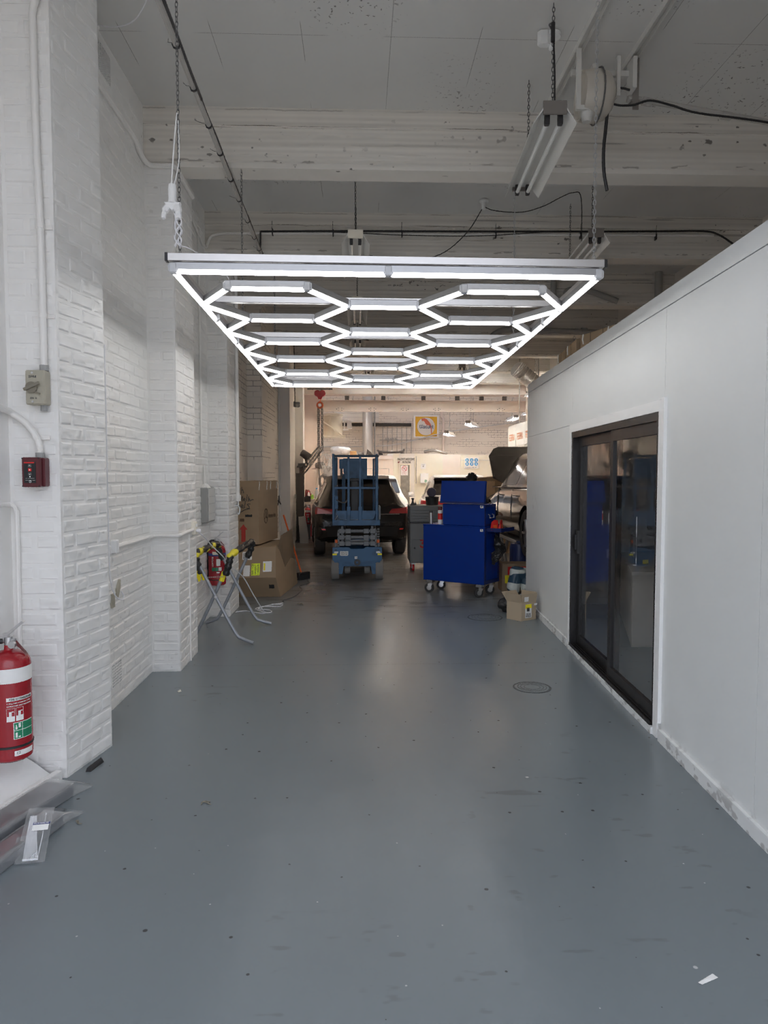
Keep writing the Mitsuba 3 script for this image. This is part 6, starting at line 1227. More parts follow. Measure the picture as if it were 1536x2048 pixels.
# ---------------------------------------------------------------- cartons and bags by the office corner
sc2 = thing('small_carton', 'small open brown carton with a yellow and white label at the office corner', 'carton')
K0, KL, KR = np.array([1.87, 8.06]), np.array([1.735, 8.23]), np.array([2.07, 8.19])
KB = KL + KR - K0
mat('m_cardlight', (0.40, 0.32, 0.225), 0.75)
def kp(a, b, z): q = K0 + (KL - K0) * a + (KR - K0) * b; return (float(q[0]), float(q[1]), z)
def kplate(a0, b0, a1, b1, z0, z1, t=0.004, out=(0, 0), lift=0.0):
    n = np.array([0.0, 0.0])
    pts = []
    for z, o in ((z0, 0), (z1, 1)):
        for a, b in ((a0, b0), (a1, b1)):
            p = np.array(kp(a, b, z)); p[:2] += np.array(out) * o; pts += [p, p + np.array([0.003, 0.003, 0])]
    return hull(pts)
part('body', sc2, cat_(kplate(0, 0, 1, 0, 0, 0.21), kplate(0, 0, 0, 1, 0, 0.21), kplate(1, 0, 1, 1, 0, 0.21), kplate(0, 1, 1, 1, 0, 0.21), hull([kp(a, b, z) for a in (0, 1) for b in (0, 1) for z in (0.0, 0.005)])), 'm_cardlight')
for q, o in (((0, 0, 1, 0), (-0.02, -0.035)), ((0, 0, 0, 1), (0.01, -0.02)), ((1, 0, 1, 1), (-0.06, 0.02)), ((0, 1, 1, 1), (0.01, 0.03))):
    part('flap', sc2, kplate(*q, 0.21, 0.315, out=o), 'm_cardlight')
def face_r(b, z, d=0.003):
    p = np.array(kp(0, b, z)); u = (KR - K0) / np.linalg.norm(KR - K0); n = np.array([u[1], -u[0]]); p[:2] += n * d; return p
ru = np.append((KR - K0) / np.linalg.norm(KR - K0), 0)
part('product_label', sc2, quadplate(face_r(0.25, 0.03), ru, (0, 0, 1), 0.105, 0.16, 0.001), 'm_label')
part('label_top', sc2, quadplate(face_r(0.255, 0.14, 0.0042), ru, (0, 0, 1), 0.103, 0.048, 0.001), 'm_yellow')
part('label_print', sc2, cat_(quadplate(face_r(0.36, 0.105, 0.0042), ru, (0, 0, 1), 0.045, 0.045, 0.001), *[quadplate(face_r(0.30, 0.04 + 0.012 * k, 0.0042), ru, (0, 0, 1), 0.08, 0.006, 0.001) for k in range(4)]), 'm_print')
part('white_sticker', sc2, cat_(quadplate(face_r(0.85, 0.165), ru, (0.12, 0, 1), 0.05, 0.025, 0.001), quadplate(face_r(0.12, 0.225, 0.016), ru, (0, -0.1, 1), 0.07, 0.055, 0.001)), 'm_label')
t = solo('plastic_sheet', 'crumpled clear plastic stuffed between the small carton and the office wall', 'plastic sheet', figure([limb([(2.07, 8.33, 0.05, 0.040), (2.06, 8.36, 0.2, 0.036)]), limb([(2.05, 8.40, 0.04, 0.04), (2.06, 8.31, 0.12, 0.042)])], 0.02, 2), 'm_film', 30)
def crumple(pts, amp, fr, seed, edge=0.02):
    m = figure([limb(pts)], edge, 2); v = np.array(m.vertices); n = np.array(m.vertex_normals)
    v = v + n * ((meshkit.fbm(v * fr + seed, 3) - 0.5) * amp)[:, None]; v[:, 2] = np.maximum(v[:, 2], 0.001)
    return trimesh.Trimesh(v, m.faces, process=False)
solo('rubbish_bag', 'dark crumpled plastic bag on the floor behind the small carton', 'bag', crumple([(1.80, 8.62, 0.08, 0.08), (1.95, 8.60, 0.11, 0.10), (2.03, 8.68, 0.09, 0.08)], 0.11, 11, 2), 'm_black', 30)
solo('foil_strip', 'shiny grey strip lying across the dark plastic bag', 'strip', tube(curve([(1.92, 8.56, 0.20), (2.02, 8.52, 0.245), (2.12, 8.50, 0.25), (2.15, 8.44, 0.23)]), 0.012, 5), 'm_galv', 30)
solo('paint_bag', 'white and teal patterned sack leaning behind the office corner', 'sack', crumple([(2.17, 9.85, 0.10, 0.09), (2.22, 9.88, 0.30, 0.10), (2.36, 9.88, 0.28, 0.10), (2.36, 9.85, 0.1, 0.09)], 0.05, 8, 5), mat('m_sack', lambda p, n, uv: mix(mi.Color3f(0.62, 0.66, 0.62), mi.Color3f(0.03, 0.07, 0.11), smoothstep(0.46, 0.50, noise(p.x * 9 + p.z * 5, p.y * 2, p.z * 9))), 0.4), 30)
bt2 = thing('open_carton', 'open carton with red and yellow print behind the patterned sack', 'carton')
part('body', bt2, cat_(bx(2.07, 2.57, 10.15, 10.157, 0, 0.40), bx(2.07, 2.57, 10.45, 10.457, 0, 0.40), bx(2.07, 2.077, 10.15, 10.45, 0, 0.40), bx(2.563, 2.57, 10.15, 10.45, 0, 0.40), bx(2.07, 2.57, 10.15, 10.45, 0, 0.006)), 'm_card')
part('flap', bt2, hull([(2.07, 10.15, 0.40), (2.07, 10.45, 0.40), (1.93, 10.13, 0.50), (1.93, 10.45, 0.50), (1.93, 10.13, 0.505)]), 'm_cardlight')
part('print', bt2, bx(2.15, 2.51, 10.144, 10.151, 0.24, 0.36), 'm_brightred')
part('print', bt2, bx(2.11, 2.51, 10.143, 10.150, 0.12, 0.235), 'm_yellow')
bc2 = thing('bonnet_carton', 'dark brown long carton standing upright behind the person', 'carton')
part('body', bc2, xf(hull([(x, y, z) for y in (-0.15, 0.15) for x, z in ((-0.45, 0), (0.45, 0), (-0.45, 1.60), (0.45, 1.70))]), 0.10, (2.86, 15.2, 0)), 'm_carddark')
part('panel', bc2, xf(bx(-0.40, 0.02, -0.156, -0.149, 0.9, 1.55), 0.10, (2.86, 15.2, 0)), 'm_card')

# ---------------------------------------------------------------- rear hall
body('brick_pillar', [(-1.62, 21.3), (-1.13, 21.3), (-1.13, 21.6), (-1.62, 21.6)], 6.2, 'pale plain pier at the left end of the steel beam', 'm_pink')
def ibeam(y, z0, z1, x0, x1, w=0.16):
    h = 0.02
    sec = [(y - w / 2, z0), (y + w / 2, z0), (y + w / 2, z0 + h), (y + 0.008, z0 + h), (y + 0.008, z1 - h), (y + w / 2, z1 - h), (y + w / 2, z1), (y - w / 2, z1), (y - w / 2, z1 - h), (y - 0.008, z1 - h), (y - 0.008, z0 + h), (y - w / 2, z0 + h)]
    return prism(sec, x0, x1, 'x')
sb = struct('steel_beam', ibeam(21.0, 3.53, 3.86, -1.13, 6.0), 'm_pink', 'pale painted steel I beam across the rear hall')
for x in (-0.55, 0.40, 1.35, 2.30, 3.25, 4.2):
    for dx, dz in ((-0.10, 0), (-0.05, 0.03), (-0.05, -0.03), (0.05, 0.03), (0.05, -0.03), (0.10, 0)):
        part('bolt_hole', sb, lathe([(0, 0), (0.012, 0), (0.010, 0.006), (0, 0.006)], 8, 'y', (x + dx, 20.984, 3.60 + dz)), 'm_print')
for x in (-0.35, 0.72, 1.9, 2.9, 3.62, 4.3): part('hanger', sb, bx(x - 0.06, x + 0.06, 20.95, 21.05, 3.86, 4.0), 'm_darkgrey')
struct('trim', bx(-1.13, 6.0, 20.9, 21.1, 3.985, 4.0), 'm_pink', 'thin pale rail above the steel beam')

hz = thing('chain_hoist', 'red hand chain hoist hanging at the left of the steel beam', 'chain hoist')
part('trolley', hz, cat_(*[lathe([(0, -0.05), (0.075, -0.05), (0.085, -0.03), (0.085, 0.03), (0.075, 0.05), (0, 0.05)], 20, 'y', (-1.03 + d, 18.98, 3.83)) for d in (-0.065, 0.065)], hull([(-1.13, 18.93, 3.80), (-0.93, 18.93, 3.80), (-1.13, 19.03, 3.80), (-0.93, 19.03, 3.80), (-1.07, 18.93, 3.68), (-0.99, 18.93, 3.68), (-1.07, 19.03, 3.68), (-0.99, 19.03, 3.68)])), mat('m_hoistred', (0.22, 0.02, 0.03), 0.4), 35)
part('track', hz, bx(-1.36, -0.70, 18.94, 19.02, 3.93, 3.96), 'm_darkgrey')
part('drop_rod', hz, cat_(cyl((-1.30, 18.98, 3.95), (-1.30, 18.98, ZC), 0.012, 6), cyl((-0.76, 18.98, 3.95), (-0.76, 18.98, ZC), 0.012, 6), cyl((-1.03, 18.98, 3.9), (-1.03, 18.98, 3.95), 0.02, 6)), 'm_galv')
part('top_hook', hz, tube(curve([(-1.03, 18.98, 3.69), (-1.01, 18.98, 3.66), (-1.03, 18.98, 3.62), (-1.045, 18.98, 3.60)]), 0.010, 6), 'm_orange')
part('block', hz, lathe([(0.03, -0.05), (0.085, -0.05), (0.095, -0.035), (0.095, 0.035), (0.085, 0.05), (0.03, 0.05)], 26, 'y', (-1.03, 18.98, 3.52)), mat('m_hoistorange', (0.42, 0.07, 0.025), 0.4), 35, label='orange chain wheel')
part('block_cover', hz, lathe([(0, -0.055), (0.045, -0.055), (0.045, 0.05), (0, 0.05)], 20, 'y', (-1.03, 18.98, 3.52)), 'm_galv', 35)
for dx, z in ((-0.055, 1.95), (-0.02, 1.90), (0.04, 2.40), (0.07, 2.30)):
    part('load_chain', hz, chain_mesh((-1.03 + dx, 18.98, 3.45), (-1.03 + dx, 18.98, z), 0.055, 0.008), 'm_darkgrey')
part('hook', hz, cat_(cyl((-0.99, 18.98, 2.44), (-0.99, 18.98, 2.38), 0.02, 8), tube(curve([(-0.99, 18.98, 2.38), (-0.955, 18.98, 2.34), (-0.96, 18.98, 2.28), (-1.0, 18.98, 2.265), (-1.03, 18.98, 2.30)]), 0.013, 8)), 'm_galv', 40)

def cage_fan(t, c, nrm, R, mmat, depth=0.14, n=26):
    c = np.array(c, float); nrm = np.array(nrm, float); nrm /= np.linalg.norm(nrm)
    a = np.cross(nrm, [0.0, 0, 1]); a /= np.linalg.norm(a); b = np.cross(nrm, a)
    def pt(r, th, d): return c + a * r * math.cos(th) + b * r * math.sin(th) + nrm * d
    th = np.arange(36) / 36 * 2 * math.pi
    part('guard_rim', t, cat_(*[tube([pt(R * k, q, d) for q in th], 0.009, 5, closed=True) for k, d in ((1.0, 0.0), (0.97, depth * 0.5), (0.97, -depth * 0.5))]), mmat)
    wires = []
    for k in range(n):
        q = k / n * 2 * math.pi
        wires += [tube([pt(0.05, q, depth * 0.62), pt(R * 0.7, q + 0.1, depth * 0.58), pt(R * 0.97, q + 0.15, depth * 0.4), pt(R, q + 0.15, 0)], 0.0035, 4), tube([pt(0.05, q, -depth * 0.62), pt(R * 0.7, q - 0.1, -depth * 0.58), pt(R * 0.97, q - 0.15, -depth * 0.4), pt(R, q - 0.15, 0)], 0.0035, 4)]
    part('guard_wires', t, cat_(wires), mmat)
    for k in range(3):
        q = k * 2.094 + 0.4
        part('blade', t, hull([pt(0.05, q - 0.3, -0.02), pt(0.05, q + 0.3, 0.02), pt(R * 0.86, q - 0.32, -0.035), pt(R * 0.88, q + 0.34, 0.035), pt(R * 0.9, q, 0.0), pt(0.05, q, 0.012)]), 'm_grey')
    part('motor', t, cat_(tube([c - nrm * depth * 0.5, c - nrm * (depth * 0.5 + 0.03), c - nrm * (depth * 0.5 + 0.24), c - nrm * (depth * 0.5 + 0.26)], [0.07, 0.10, 0.09, 0.05], 18)), 'm_blackmatt' if mmat == 'm_black' else 'm_darkgrey', 40)
    return c - nrm * (depth * 0.5 + 0.14)
f1 = thing('pedestal_fan', 'black wall fan tilted down on the black post left of the black car', 'fan')
mo = cage_fan(f1, (-1.19, 18.0, 2.06), (0.80, 0.03, -0.60), 0.40, 'm_black', 0.13)
part('arm', f1, tube(curve([tuple(mo), (-1.34, 18.02, 2.04), (-1.30, 18.02, 1.96), (-1.32, 18.02, 1.90), (-1.42, 18.02, 1.89)]), 0.022, 8), 'm_black', 40)
ps = thing('steel_post', 'black steel post carrying the tilted fan', 'post')
part('post', ps, cat_(bx(-1.56, -1.37, 17.66, 17.68, 0.0, 1.72), bx(-1.56, -1.37, 17.82, 17.84, 0, 1.72), bx(-1.47, -1.455, 17.68, 17.82, 0, 1.72)), 'm_blackmatt')
part('upper_tube', ps, bx(-1.50, -1.38, 17.95, 18.05, 1.0, 1.93), mat('m_brownblack', (0.05, 0.035, 0.03), 0.5))
part('cap', ps, cat_(bx(-1.56, -1.34, 17.92, 18.08, 1.86, 1.90), bx(-1.53, -1.38, 17.94, 18.06, 1.90, 1.97)), 'm_black')
part('switch', ps, bx(-1.60, -1.55, 17.63, 17.66, 1.10, 1.20), 'm_grey')
part('foot', ps, bx(-1.6, -1.3, 17.6, 18.1, 0, 0.03), 'm_black')
solo('metal_sheet', 'grey metal panel leaning against the black post', 'metal sheet', hull([(x, y, z) for x, y, z in ((-1.50, 17.60, 0.64), (-1.33, 17.60, 0.66), (-1.45, 17.42, 0.0), (-1.24, 17.42, 0.0), (-1.235, 17.45, 0.12), (-1.27, 17.52, 0.36), (-1.50, 17.63, 0.64), (-1.33, 17.63, 0.66), (-1.45, 17.45, 0.0), (-1.24, 17.45, 0.0))]), 'm_grey')
f2 = thing('pedestal_fan', 'grey fan on a pale pole above the workbench', 'fan')
mo = cage_fan(f2, (-0.90, 19.6, 1.95), (0.90, -0.36, 0.10), 0.30, 'm_galv', 0.12, 22)
part('pole', f2, cat_(cyl((-1.15, 19.66, 1.022), (-1.15, 19.66, 1.90), 0.035, 10), cyl((-1.3, 19.66, 1.85), (-1.0, 19.66, 1.85), 0.02, 8)), 'm_pink', 40)
wk = thing('workbench', 'cluttered pale workbench behind the black post', 'workbench')
part('top', wk, bx(-1.60, -1.02, 19.2, 20.7, 0.90, 1.02, 0.005), mat('m_bench', (0.40, 0.36, 0.30), 0.6))
for x in (-1.57, -1.05):
    for y in (19.25, 20.65): part('leg', wk, bx(x - 0.03, x + 0.03, y - 0.03, y + 0.03, 0, 0.90), 'm_grey')
t = thing('bench_machine', 'dark red machine on the workbench', 'machine')
part('body', t, cat_(bx(-1.52, -1.30, 19.5, 19.75, 1.021, 1.16, 0.02), lathe([(0, 0), (0.075, 0), (0.08, 0.06), (0.05, 0.12), (0, 0.12)], 14, at=(-1.42, 19.6, 1.15))), 'm_darkred')
part('wheel', t, lathe([(0, -0.03), (0.09, -0.03), (0.09, 0.03), (0, 0.03)], 16, 'x', (-1.53, 19.6, 1.12)), 'm_black', 35)
def bottle(p, r, h, m, capm, label):
    t = thing('bottle', label, 'bottle')
    part('body', t, lathe([(0, 0), (r, 0), (r, h * 0.68), (r * 0.4, h * 0.82), (r * 0.4, h * 0.9), (0, h * 0.9)], 14, at=p), m, 35)
    part('cap', t, lathe([(0, h * 0.88), (r * 0.5, h * 0.88), (r * 0.5, h), (0, h)], 12, at=p), capm, 35)
bottle((-1.36, 19.28, 1.021), 0.03, 0.22, 'm_label', 'm_brightred', 'white bottle with a red cap at the front of the workbench')
bottle((-1.27, 19.34, 1.021), 0.04, 0.15, mat('m_lime', (0.22, 0.45, 0.05), 0.4), 'm_white', 'green bottle on the workbench')
bottle((-1.15, 19.36, 1.021), 0.05, 0.30, 'm_clear', 'm_brightblue', 'large clear bottle with a blue cap on the workbench')
solo('red_box', 'red tin on the right end of the workbench', 'tin', lathe([(0, 0), (0.08, 0), (0.08, 0.10), (0, 0.10)], 16, at=(-1.08, 19.6, 1.021)), 'm_brightred', 35)
solo('paper_roll', 'pale crumpled paper on the workbench behind the red tin', 'paper', crumple([(-1.15, 20.2, 1.09, 0.06), (-1.12, 20.4, 1.10, 0.07)], 0.06, 12, 3), 'm_label', 30)
solo('note_pad', 'lime green pad at the left end of the workbench', 'pad', bx(-1.58, -1.44, 19.24, 19.4, 1.021, 1.036), 'm_lime')
for k, (x, y) in enumerate(((-1.36, 19.1), (-1.20, 19.12))):
    solo('work_jacket', ('black work jacket hanging under the workbench beside the small fire extinguisher', 'black quilted work jacket hanging nearest the black car mirror')[k], 'jacket', crumple([(x, y, 0.82, 0.05), (x + 0.01, y, 0.6, 0.075), (x, y, 0.36, 0.06)], 0.08, 9, k), 'm_workwear', 30)
ex3 = extinguisher(-1.33, 18.45, 0.40, 0.42, 0.072, 'small red fire extinguisher behind the black post by the workbench')
def lab3(m): return on_cyl(m, (-1.33, 18.45, 0.40), 0.0725, -1.45)
part('print_label', ex3, lab3(cat_(strip(-0.04, 0.03, 0.235, 0.265), strip(-0.02, 0.04, 0.05, 0.075), strip(-0.03, 0.035, 0.18, 0.205))), 'm_label')
part('safety_field', ex3, lab3(strip(-0.01, 0.045, 0.10, 0.165)), 'm_green')
part('stand', ex3, cat_(bx(-1.39, -1.27, 18.53, 18.55, 0, 0.9), bx(-1.39, -1.27, 18.40, 18.55, 0.385, 0.40)), 'm_darkgrey')
solo('jack_stand', 'red floor jack under the workbench', 'jack', cat_(hull([(-1.38, 19.3, 0.02), (-1.2, 19.3, 0.02), (-1.38, 19.5, 0.02), (-1.2, 19.5, 0.02), (-1.3, 19.3, 0.36), (-1.26, 19.4, 0.36)]), bx(-1.4, -1.18, 19.28, 19.55, 0, 0.03)), 'm_hoistred')
wcab = thing('wall_cabinet', 'pale grey cabinet beside the grey fan', 'cabinet')
part('body', wcab, bx(-1.02, -0.72, 20.6, 20.85, 1.45, 1.86, 0.01), 'm_grey'); part('door', wcab, bx(-1.0, -0.74, 20.59, 20.60, 1.47, 1.84), mat('m_palegrey', (0.55, 0.55, 0.54), 0.5))
part('support', wcab, bx(-0.98, -0.76, 20.62, 20.82, 0, 1.45), 'm_palegrey')
solo('paper_sheet', 'white folded sheet leaning on top of the pale grey cabinet', 'sheet', hull([(-0.93, 20.6, 1.86), (-0.72, 20.6, 1.86), (-0.86, 20.66, 2.18), (-0.66, 20.66, 2.20), (-0.93, 20.61, 1.86), (-0.72, 20.62, 1.86), (-0.86, 20.67, 2.18)]), 'm_label')
solo('hose_bundle', 'coiled dark hoses hanging at the wall above the workbench', 'hose', cat_(*[tube([(-1.07 + 0.10 * math.cos(a) + 0.02 * k, 20.3, 1.50 + (0.13 + 0.02 * k) * math.sin(a)) for a in np.arange(20) / 20 * 6.283], 0.012, 6, closed=True) for k in range(5)], tube(curve([(-1.14, 20.3, 1.95), (-1.13, 20.3, 1.7), (-1.10, 20.3, 1.5), (-1.12, 20.3, 1.02)]), 0.02, 6)), 'm_darkgrey', 40)

ac = thing('ventilation_unit', 'cream ventilation box on a triangular bracket at the left of the rear hall', 'ventilation unit')
part('box', ac, lathe([(0, 0), (0.29, 0), (0.30, 0.02), (0.30, 0.56), (0.32, 0.58), (0.32, 0.66), (0, 0.70)], 20, at=(-0.80, 21.75, 2.86)), 'm_cream', 35)
part('shelf', ac, bx(-1.13, -0.42, 21.35, 22.05, 2.80, 2.86), 'm_cream')
part('strut', ac, cat_(tube([(-1.12, 21.38, 3.30), (-0.48, 21.38, 2.84)], 0.025, 6), tube([(-1.12, 21.40, 3.45), (-0.82, 21.40, 3.47), (-0.90, 21.40, 3.25)], 0.012, 5)), 'm_cream')
part('side_unit', ac, cat_(bx(-0.48, -0.32, 21.6, 21.8, 3.02, 3.06), bx(-0.48, -0.30, 21.6, 21.8, 3.30, 3.34), bx(-0.36, -0.22, 21.6, 21.8, 3.08, 3.30), bx(-0.46, -0.42, 21.65, 21.75, 3.06, 3.30)), 'm_white')
dk_ = thing('exhaust_duct', 'round galvanised duct standing in the rear hall', 'duct')
part('pipe', dk_, cyl((0.32, 26.0, 2.2), (0.32, 26.0, 6.2), 0.185, 24), 'm_galv', 40)
for z in (3.25, 2.78, 4.0): part('collar', dk_, cyl((0.32, 26.0, z), (0.32, 26.0, z + 0.03), 0.195, 24), 'm_galv', 40)
part('conduit', dk_, cyl((0.58, 26.2, 2.2), (0.58, 26.2, 6.2), 0.03, 8), 'm_grey')

sg = thing('advertising_sign', 'square yellow and white sign with a red parrot on the rear brick wall', 'sign')
SX0, SX1, SZ0, SZ1, SY = 2.137, 2.957, 3.123, 3.867, 26.93
part('frame', sg, bx(SX0 - 0.07, SX1 + 0.07, SY, SY + 0.05, SZ0 - 0.05, SZ1 + 0.05), 'm_label')
part('field', sg, bx(SX0, SX1, SY - 0.006, SY, SZ0, SZ1), mat('m_signyellow', (0.62, 0.36, 0.035), 0.5))
cx, cz = (SX0 + SX1) / 2 - 0.01, (SZ0 + SZ1) / 2
part('disc', sg, lathe([(0, 0), (0.335, 0), (0.335, 0.006), (0, 0.006)], 40, 'y', (cx, SY - 0.014, cz)), mat('m_signwhite', (0.62, 0.60, 0.57), 0.5))
part('lettering', sg, text_on('Glasurit', 0.135, (cx - 0.26, SY - 0.015, cz - 0.075), (1, 0, 0), (0, 0, 1), 0.003, True, 0.54), mat('m_signblue', (0.06, 0.09, 0.16), 0.5))
bird = Polygon([(-0.13, 0.30), (-0.02, 0.31), (0.06, 0.26), (0.15, 0.17), (0.20, 0.08), (0.235, -0.05), (0.245, -0.28), (0.215, -0.27), (0.20, -0.08), (0.15, 0.04), (0.05, 0.05), (0.0, 0.10), (-0.05, 0.19), (-0.09, 0.22), (-0.10, 0.18), (-0.14, 0.22), (-0.15, 0.27)])
part('bird', sg, xf(prism(bird, 0, 0.003, 'y'), t=(cx - 0.02, SY - 0.0175, cz)), mat('m_signred', (0.50, 0.12, 0.07), 0.5), label='red parrot emblem')
solo('roof_edge', 'dark roof edge on the rear wall left of the sign', 'roof edge', bx(-0.95, 1.98, 26.92, 27.0, 3.50, 3.62), 'm_blackmatt')  # plain dark strip along the roof line
t = thing('downpipe', 'pale downpipe on the rear wall right of the sign', 'pipe')
part('pipe', t, tube(curve([(3.13, 26.95, 4.05), (3.13, 26.95, 3.85), (3.20, 26.95, 3.75), (3.20, 26.95, 3.2), (3.20, 26.95, 0.0)]), 0.045, 10), 'm_pink', 40)
solo('tool_hooks', 'row of pale tools hanging on the rear wall above the paint room', 'tools', cat_(*[bx(1.0 + 0.09 * k, 1.05 + 0.09 * k, 26.9, 26.95, 3.0 - 0.1 * (k % 2), 3.06) for k in range(5)], *[cyl((0.9 + 0.18 * k, 26.95, 2.3), (0.9 + 0.18 * k, 26.95, 3.6), 0.012, 5) for k in range(7)], cyl((0.78, 26.93, 2.98), (2.05, 26.93, 2.98), 0.015, 5)), 'm_grey')
solo('overhead_pipe', 'pale thin pipe crossing the rear hall under the sign', 'pipe', tube(curve([(-3.0, 26.9, 2.72), (0.4, 26.9, 2.74), (1.6, 26.9, 2.86), (3.6, 26.9, 3.33), (7.8, 26.9, 3.9)]), 0.016, 6), 'm_palegrey', 40)

pt = key('wall_partition'); labels[pt] = {'kind': 'structure', 'label': 'row of pale partition panels of the paint rooms'}
mat('m_pinkpanel', (0.74, 0.62, 0.54), 0.5); mat('m_creampanel', (0.72, 0.66, 0.53), 0.5); mat('m_greypanel', (0.66, 0.62, 0.57), 0.5)
part('panel', pt, bx(-1.270, 1.171, 24.300, 24.400, 0, 2.319), 'm_pinkpanel')
part('panel', pt, bx(1.173, 1.370, 24.300, 24.400, 0, 2.396), 'm_creampanel'); part('panel', pt, bx(1.372, 1.900, 24.289, 24.389, 0, 2.396), 'm_greypanel'); part('panel', pt, bx(1.902, 1.988, 24.278, 24.398, 0, 2.407), 'm_creampanel')
part('panel', pt, bx(1.990, 2.872, 24.300, 24.400, 0, 2.385), 'm_creampanel')
part('panel', pt, bx(2.874, 3.490, 24.355, 24.455, 0, 2.374), 'm_pinkpanel')
part('panel', pt, bx(3.493, 4.529, 24.300, 24.400, 0, 2.352), 'm_creampanel'); part('panel', pt, bx(4.531, 6.848, 24.300, 24.400, 0, 2.352), 'm_creampanel')
part('rail', pt, bx(3.493, 6.848, 24.283, 24.298, 2.164, 2.180), 'm_palegrey'); part('ledge', pt, bx(-1.270, 1.171, 24.256, 24.396, 2.208, 2.330), 'm_pink')
part('hatch', pt, cat_(bx(0.265, 1.027, 24.283, 24.298, 1.877, 1.888), bx(1.016, 1.027, 24.283, 24.298, 1.369, 1.888)), 'm_grey'); part('opening', pt, bx(0.331, 0.773, 24.289, 24.299, 1.424, 1.612), mat('m_olive', (0.22, 0.21, 0.16), 0.6))
for x in (1.072, 1.138): part('small_sign', pt, lathe([(0, 0), (0.031, 0), (0.031, 0.005), (0, 0.005)], 16, 'y', (x, 24.285, 1.556)), 'm_brightblue')
pd = key('door_2'); labels[pd] = {'kind': 'structure', 'label': 'grey paint room door with a glazed slot and signs'}
part('frame', pd, cat_(bx(1.392, 1.419, 24.267, 24.287, 0, 2.031), bx(1.734, 1.767, 24.267, 24.287, 0, 2.031), bx(1.392, 1.767, 24.267, 24.287, 2.009, 2.042)), 'm_creampanel')
part('pane', pd, bx(1.419, 1.734, 24.272, 24.287, 0.485, 2.009), mat('m_paintpane', lambda p, n, uv: mix(mi.Color3f(0.10, 0.10, 0.085), mi.Color3f(0.28, 0.27, 0.24), fbm(p.x * 9, p.y, p.z * 9, 3)), 0.3))
part('lettering', pd, cat_(text_on('PAINT MIXING', 0.072, (1.312, 24.283, 2.170), (1, 0, 0), (0, 0, 1), 0.003, True, 0.60), text_on('ROOM', 0.072, (1.480, 24.283, 2.068), (1, 0, 0), (0, 0, 1), 0.003, True, 0.285)), 'm_print')
part('arrow', pd, xf(prism([(-0.05, 0), (0.0, 0.032), (0.0, 0.012), (0.045, 0.012), (0.045, -0.012), (0.0, -0.012), (0.0, -0.032)], 0, 0.003, 'y'), ry=-0.5, t=(1.361, 24.280, 2.103)), 'm_darkred')
ns = thing('warning_sign', 'white no smoking sign with a red ring on the paint room door', 'sign')
part('board', ns, bx(1.433, 1.673, 24.265, 24.272, 1.656, 1.993), 'm_label')
part('ring', ns, cat_(lathe([(0.075, 0), (0.092, 0), (0.092, 0.003), (0.075, 0.003)], 28, 'y', (1.553, 24.261, 1.882)), xf(bx(-0.075, 0.075, 0, 0.003, -0.008, 0.008), ry=0.78, t=(1.553, 24.261, 1.882))), mat('m_ringred', (0.42, 0.04, 0.05), 0.5))
part('symbol', ns, cat_(xf(bx(-0.045, 0.05, 0, 0.002, -0.007, 0.007), ry=-0.7, t=(1.553, 24.262, 1.882)), xf(bx(-0.03, 0.03, 0, 0.002, -0.004, 0.004), ry=1.2, t=(1.519, 24.262, 1.866))), 'm_print')
part('text', ns, cat_(text_on('NO SMOKING', 0.018, (1.460, 24.264, 1.739), (1, 0, 0), (0, 0, 1), 0.001, True, 0.165), text_on('OR NAKED', 0.014, (1.475, 24.264, 1.709), (1, 0, 0), (0, 0, 1), 0.001, True, 0.14), text_on('FLAMES', 0.014, (1.486, 24.264, 1.680), (1, 0, 0), (0, 0, 1), 0.001, True, 0.12)), 'm_ringred')
pp = thing('safety_sign', 'white sign with six blue protective equipment symbols on the cream partition', 'sign')
part('board', pp, bx(3.612, 4.109, 24.272, 24.296, 1.888, 2.263, 0.004), 'm_label')
for i in range(3):
    for j in range(2):
        x, z = 3.706 + 0.155 * i, 2.175 - 0.132 * j
        r_p = part('roundel', pp, lathe([(0, 0), (0.061, 0), (0.061, 0.003), (0, 0.003)], 22, 'y', (x, 24.267, z)), 'm_brightblue', label='blue roundel')
        part('symbol', r_p, cat_(lathe([(0, 0), (0.018, 0), (0.018, 0.002), (0, 0.002)], 10, 'y', (x - 0.004 + 0.008 * (i == 1), 24.264, z + 0.01)), bx(x - 0.022 + 0.006 * i, x + 0.018, 24.264, 24.266, z - 0.028, z - 0.008 + 0.006 * j)), 'm_label')
part('caption', pp, text_on('THIS PPE MUST BE WORN', 0.020, (3.645, 24.269, 1.915), (1, 0, 0), (0, 0, 1), 0.001, True, 0.39), 'm_print')
fa = thing('first_aid_box', 'white box with a green sign on the cream partition', 'box')
part('body', fa, bx(2.099, 2.364, 24.167, 24.286, 1.391, 1.722, 0.006), 'm_white'); part('sign', fa, bx(2.242, 2.308, 24.162, 24.168, 1.424, 1.501), 'm_green')
part('cross', fa, cat_(bx(2.267, 2.284, 24.159, 24.163, 1.440, 1.485), bx(2.253, 2.297, 24.159, 24.163, 1.455, 1.470)), 'm_label')
t = thing('notice', 'small white notice on the cream partition above the first aid box', 'notice')
part('board', t, bx(2.121, 2.286, 24.289, 24.298, 1.877, 2.053), 'm_label'); part('print', t, cat_(bx(2.154, 2.253, 24.285, 24.289, 2.015, 2.020), tube([(2.204 + 0.020 * math.cos(a), 24.286, 1.965 + 0.024 * math.sin(a)) for a in np.arange(12) / 12 * 6.283], 0.004, 4, closed=True)), 'm_print')
solo('door_rail', 'thin dark rod on the partition beside the first aid box', 'rod', cyl((1.955, 24.256, 1.369), (1.955, 24.256, 2.308), 0.012, 6), 'm_grey')

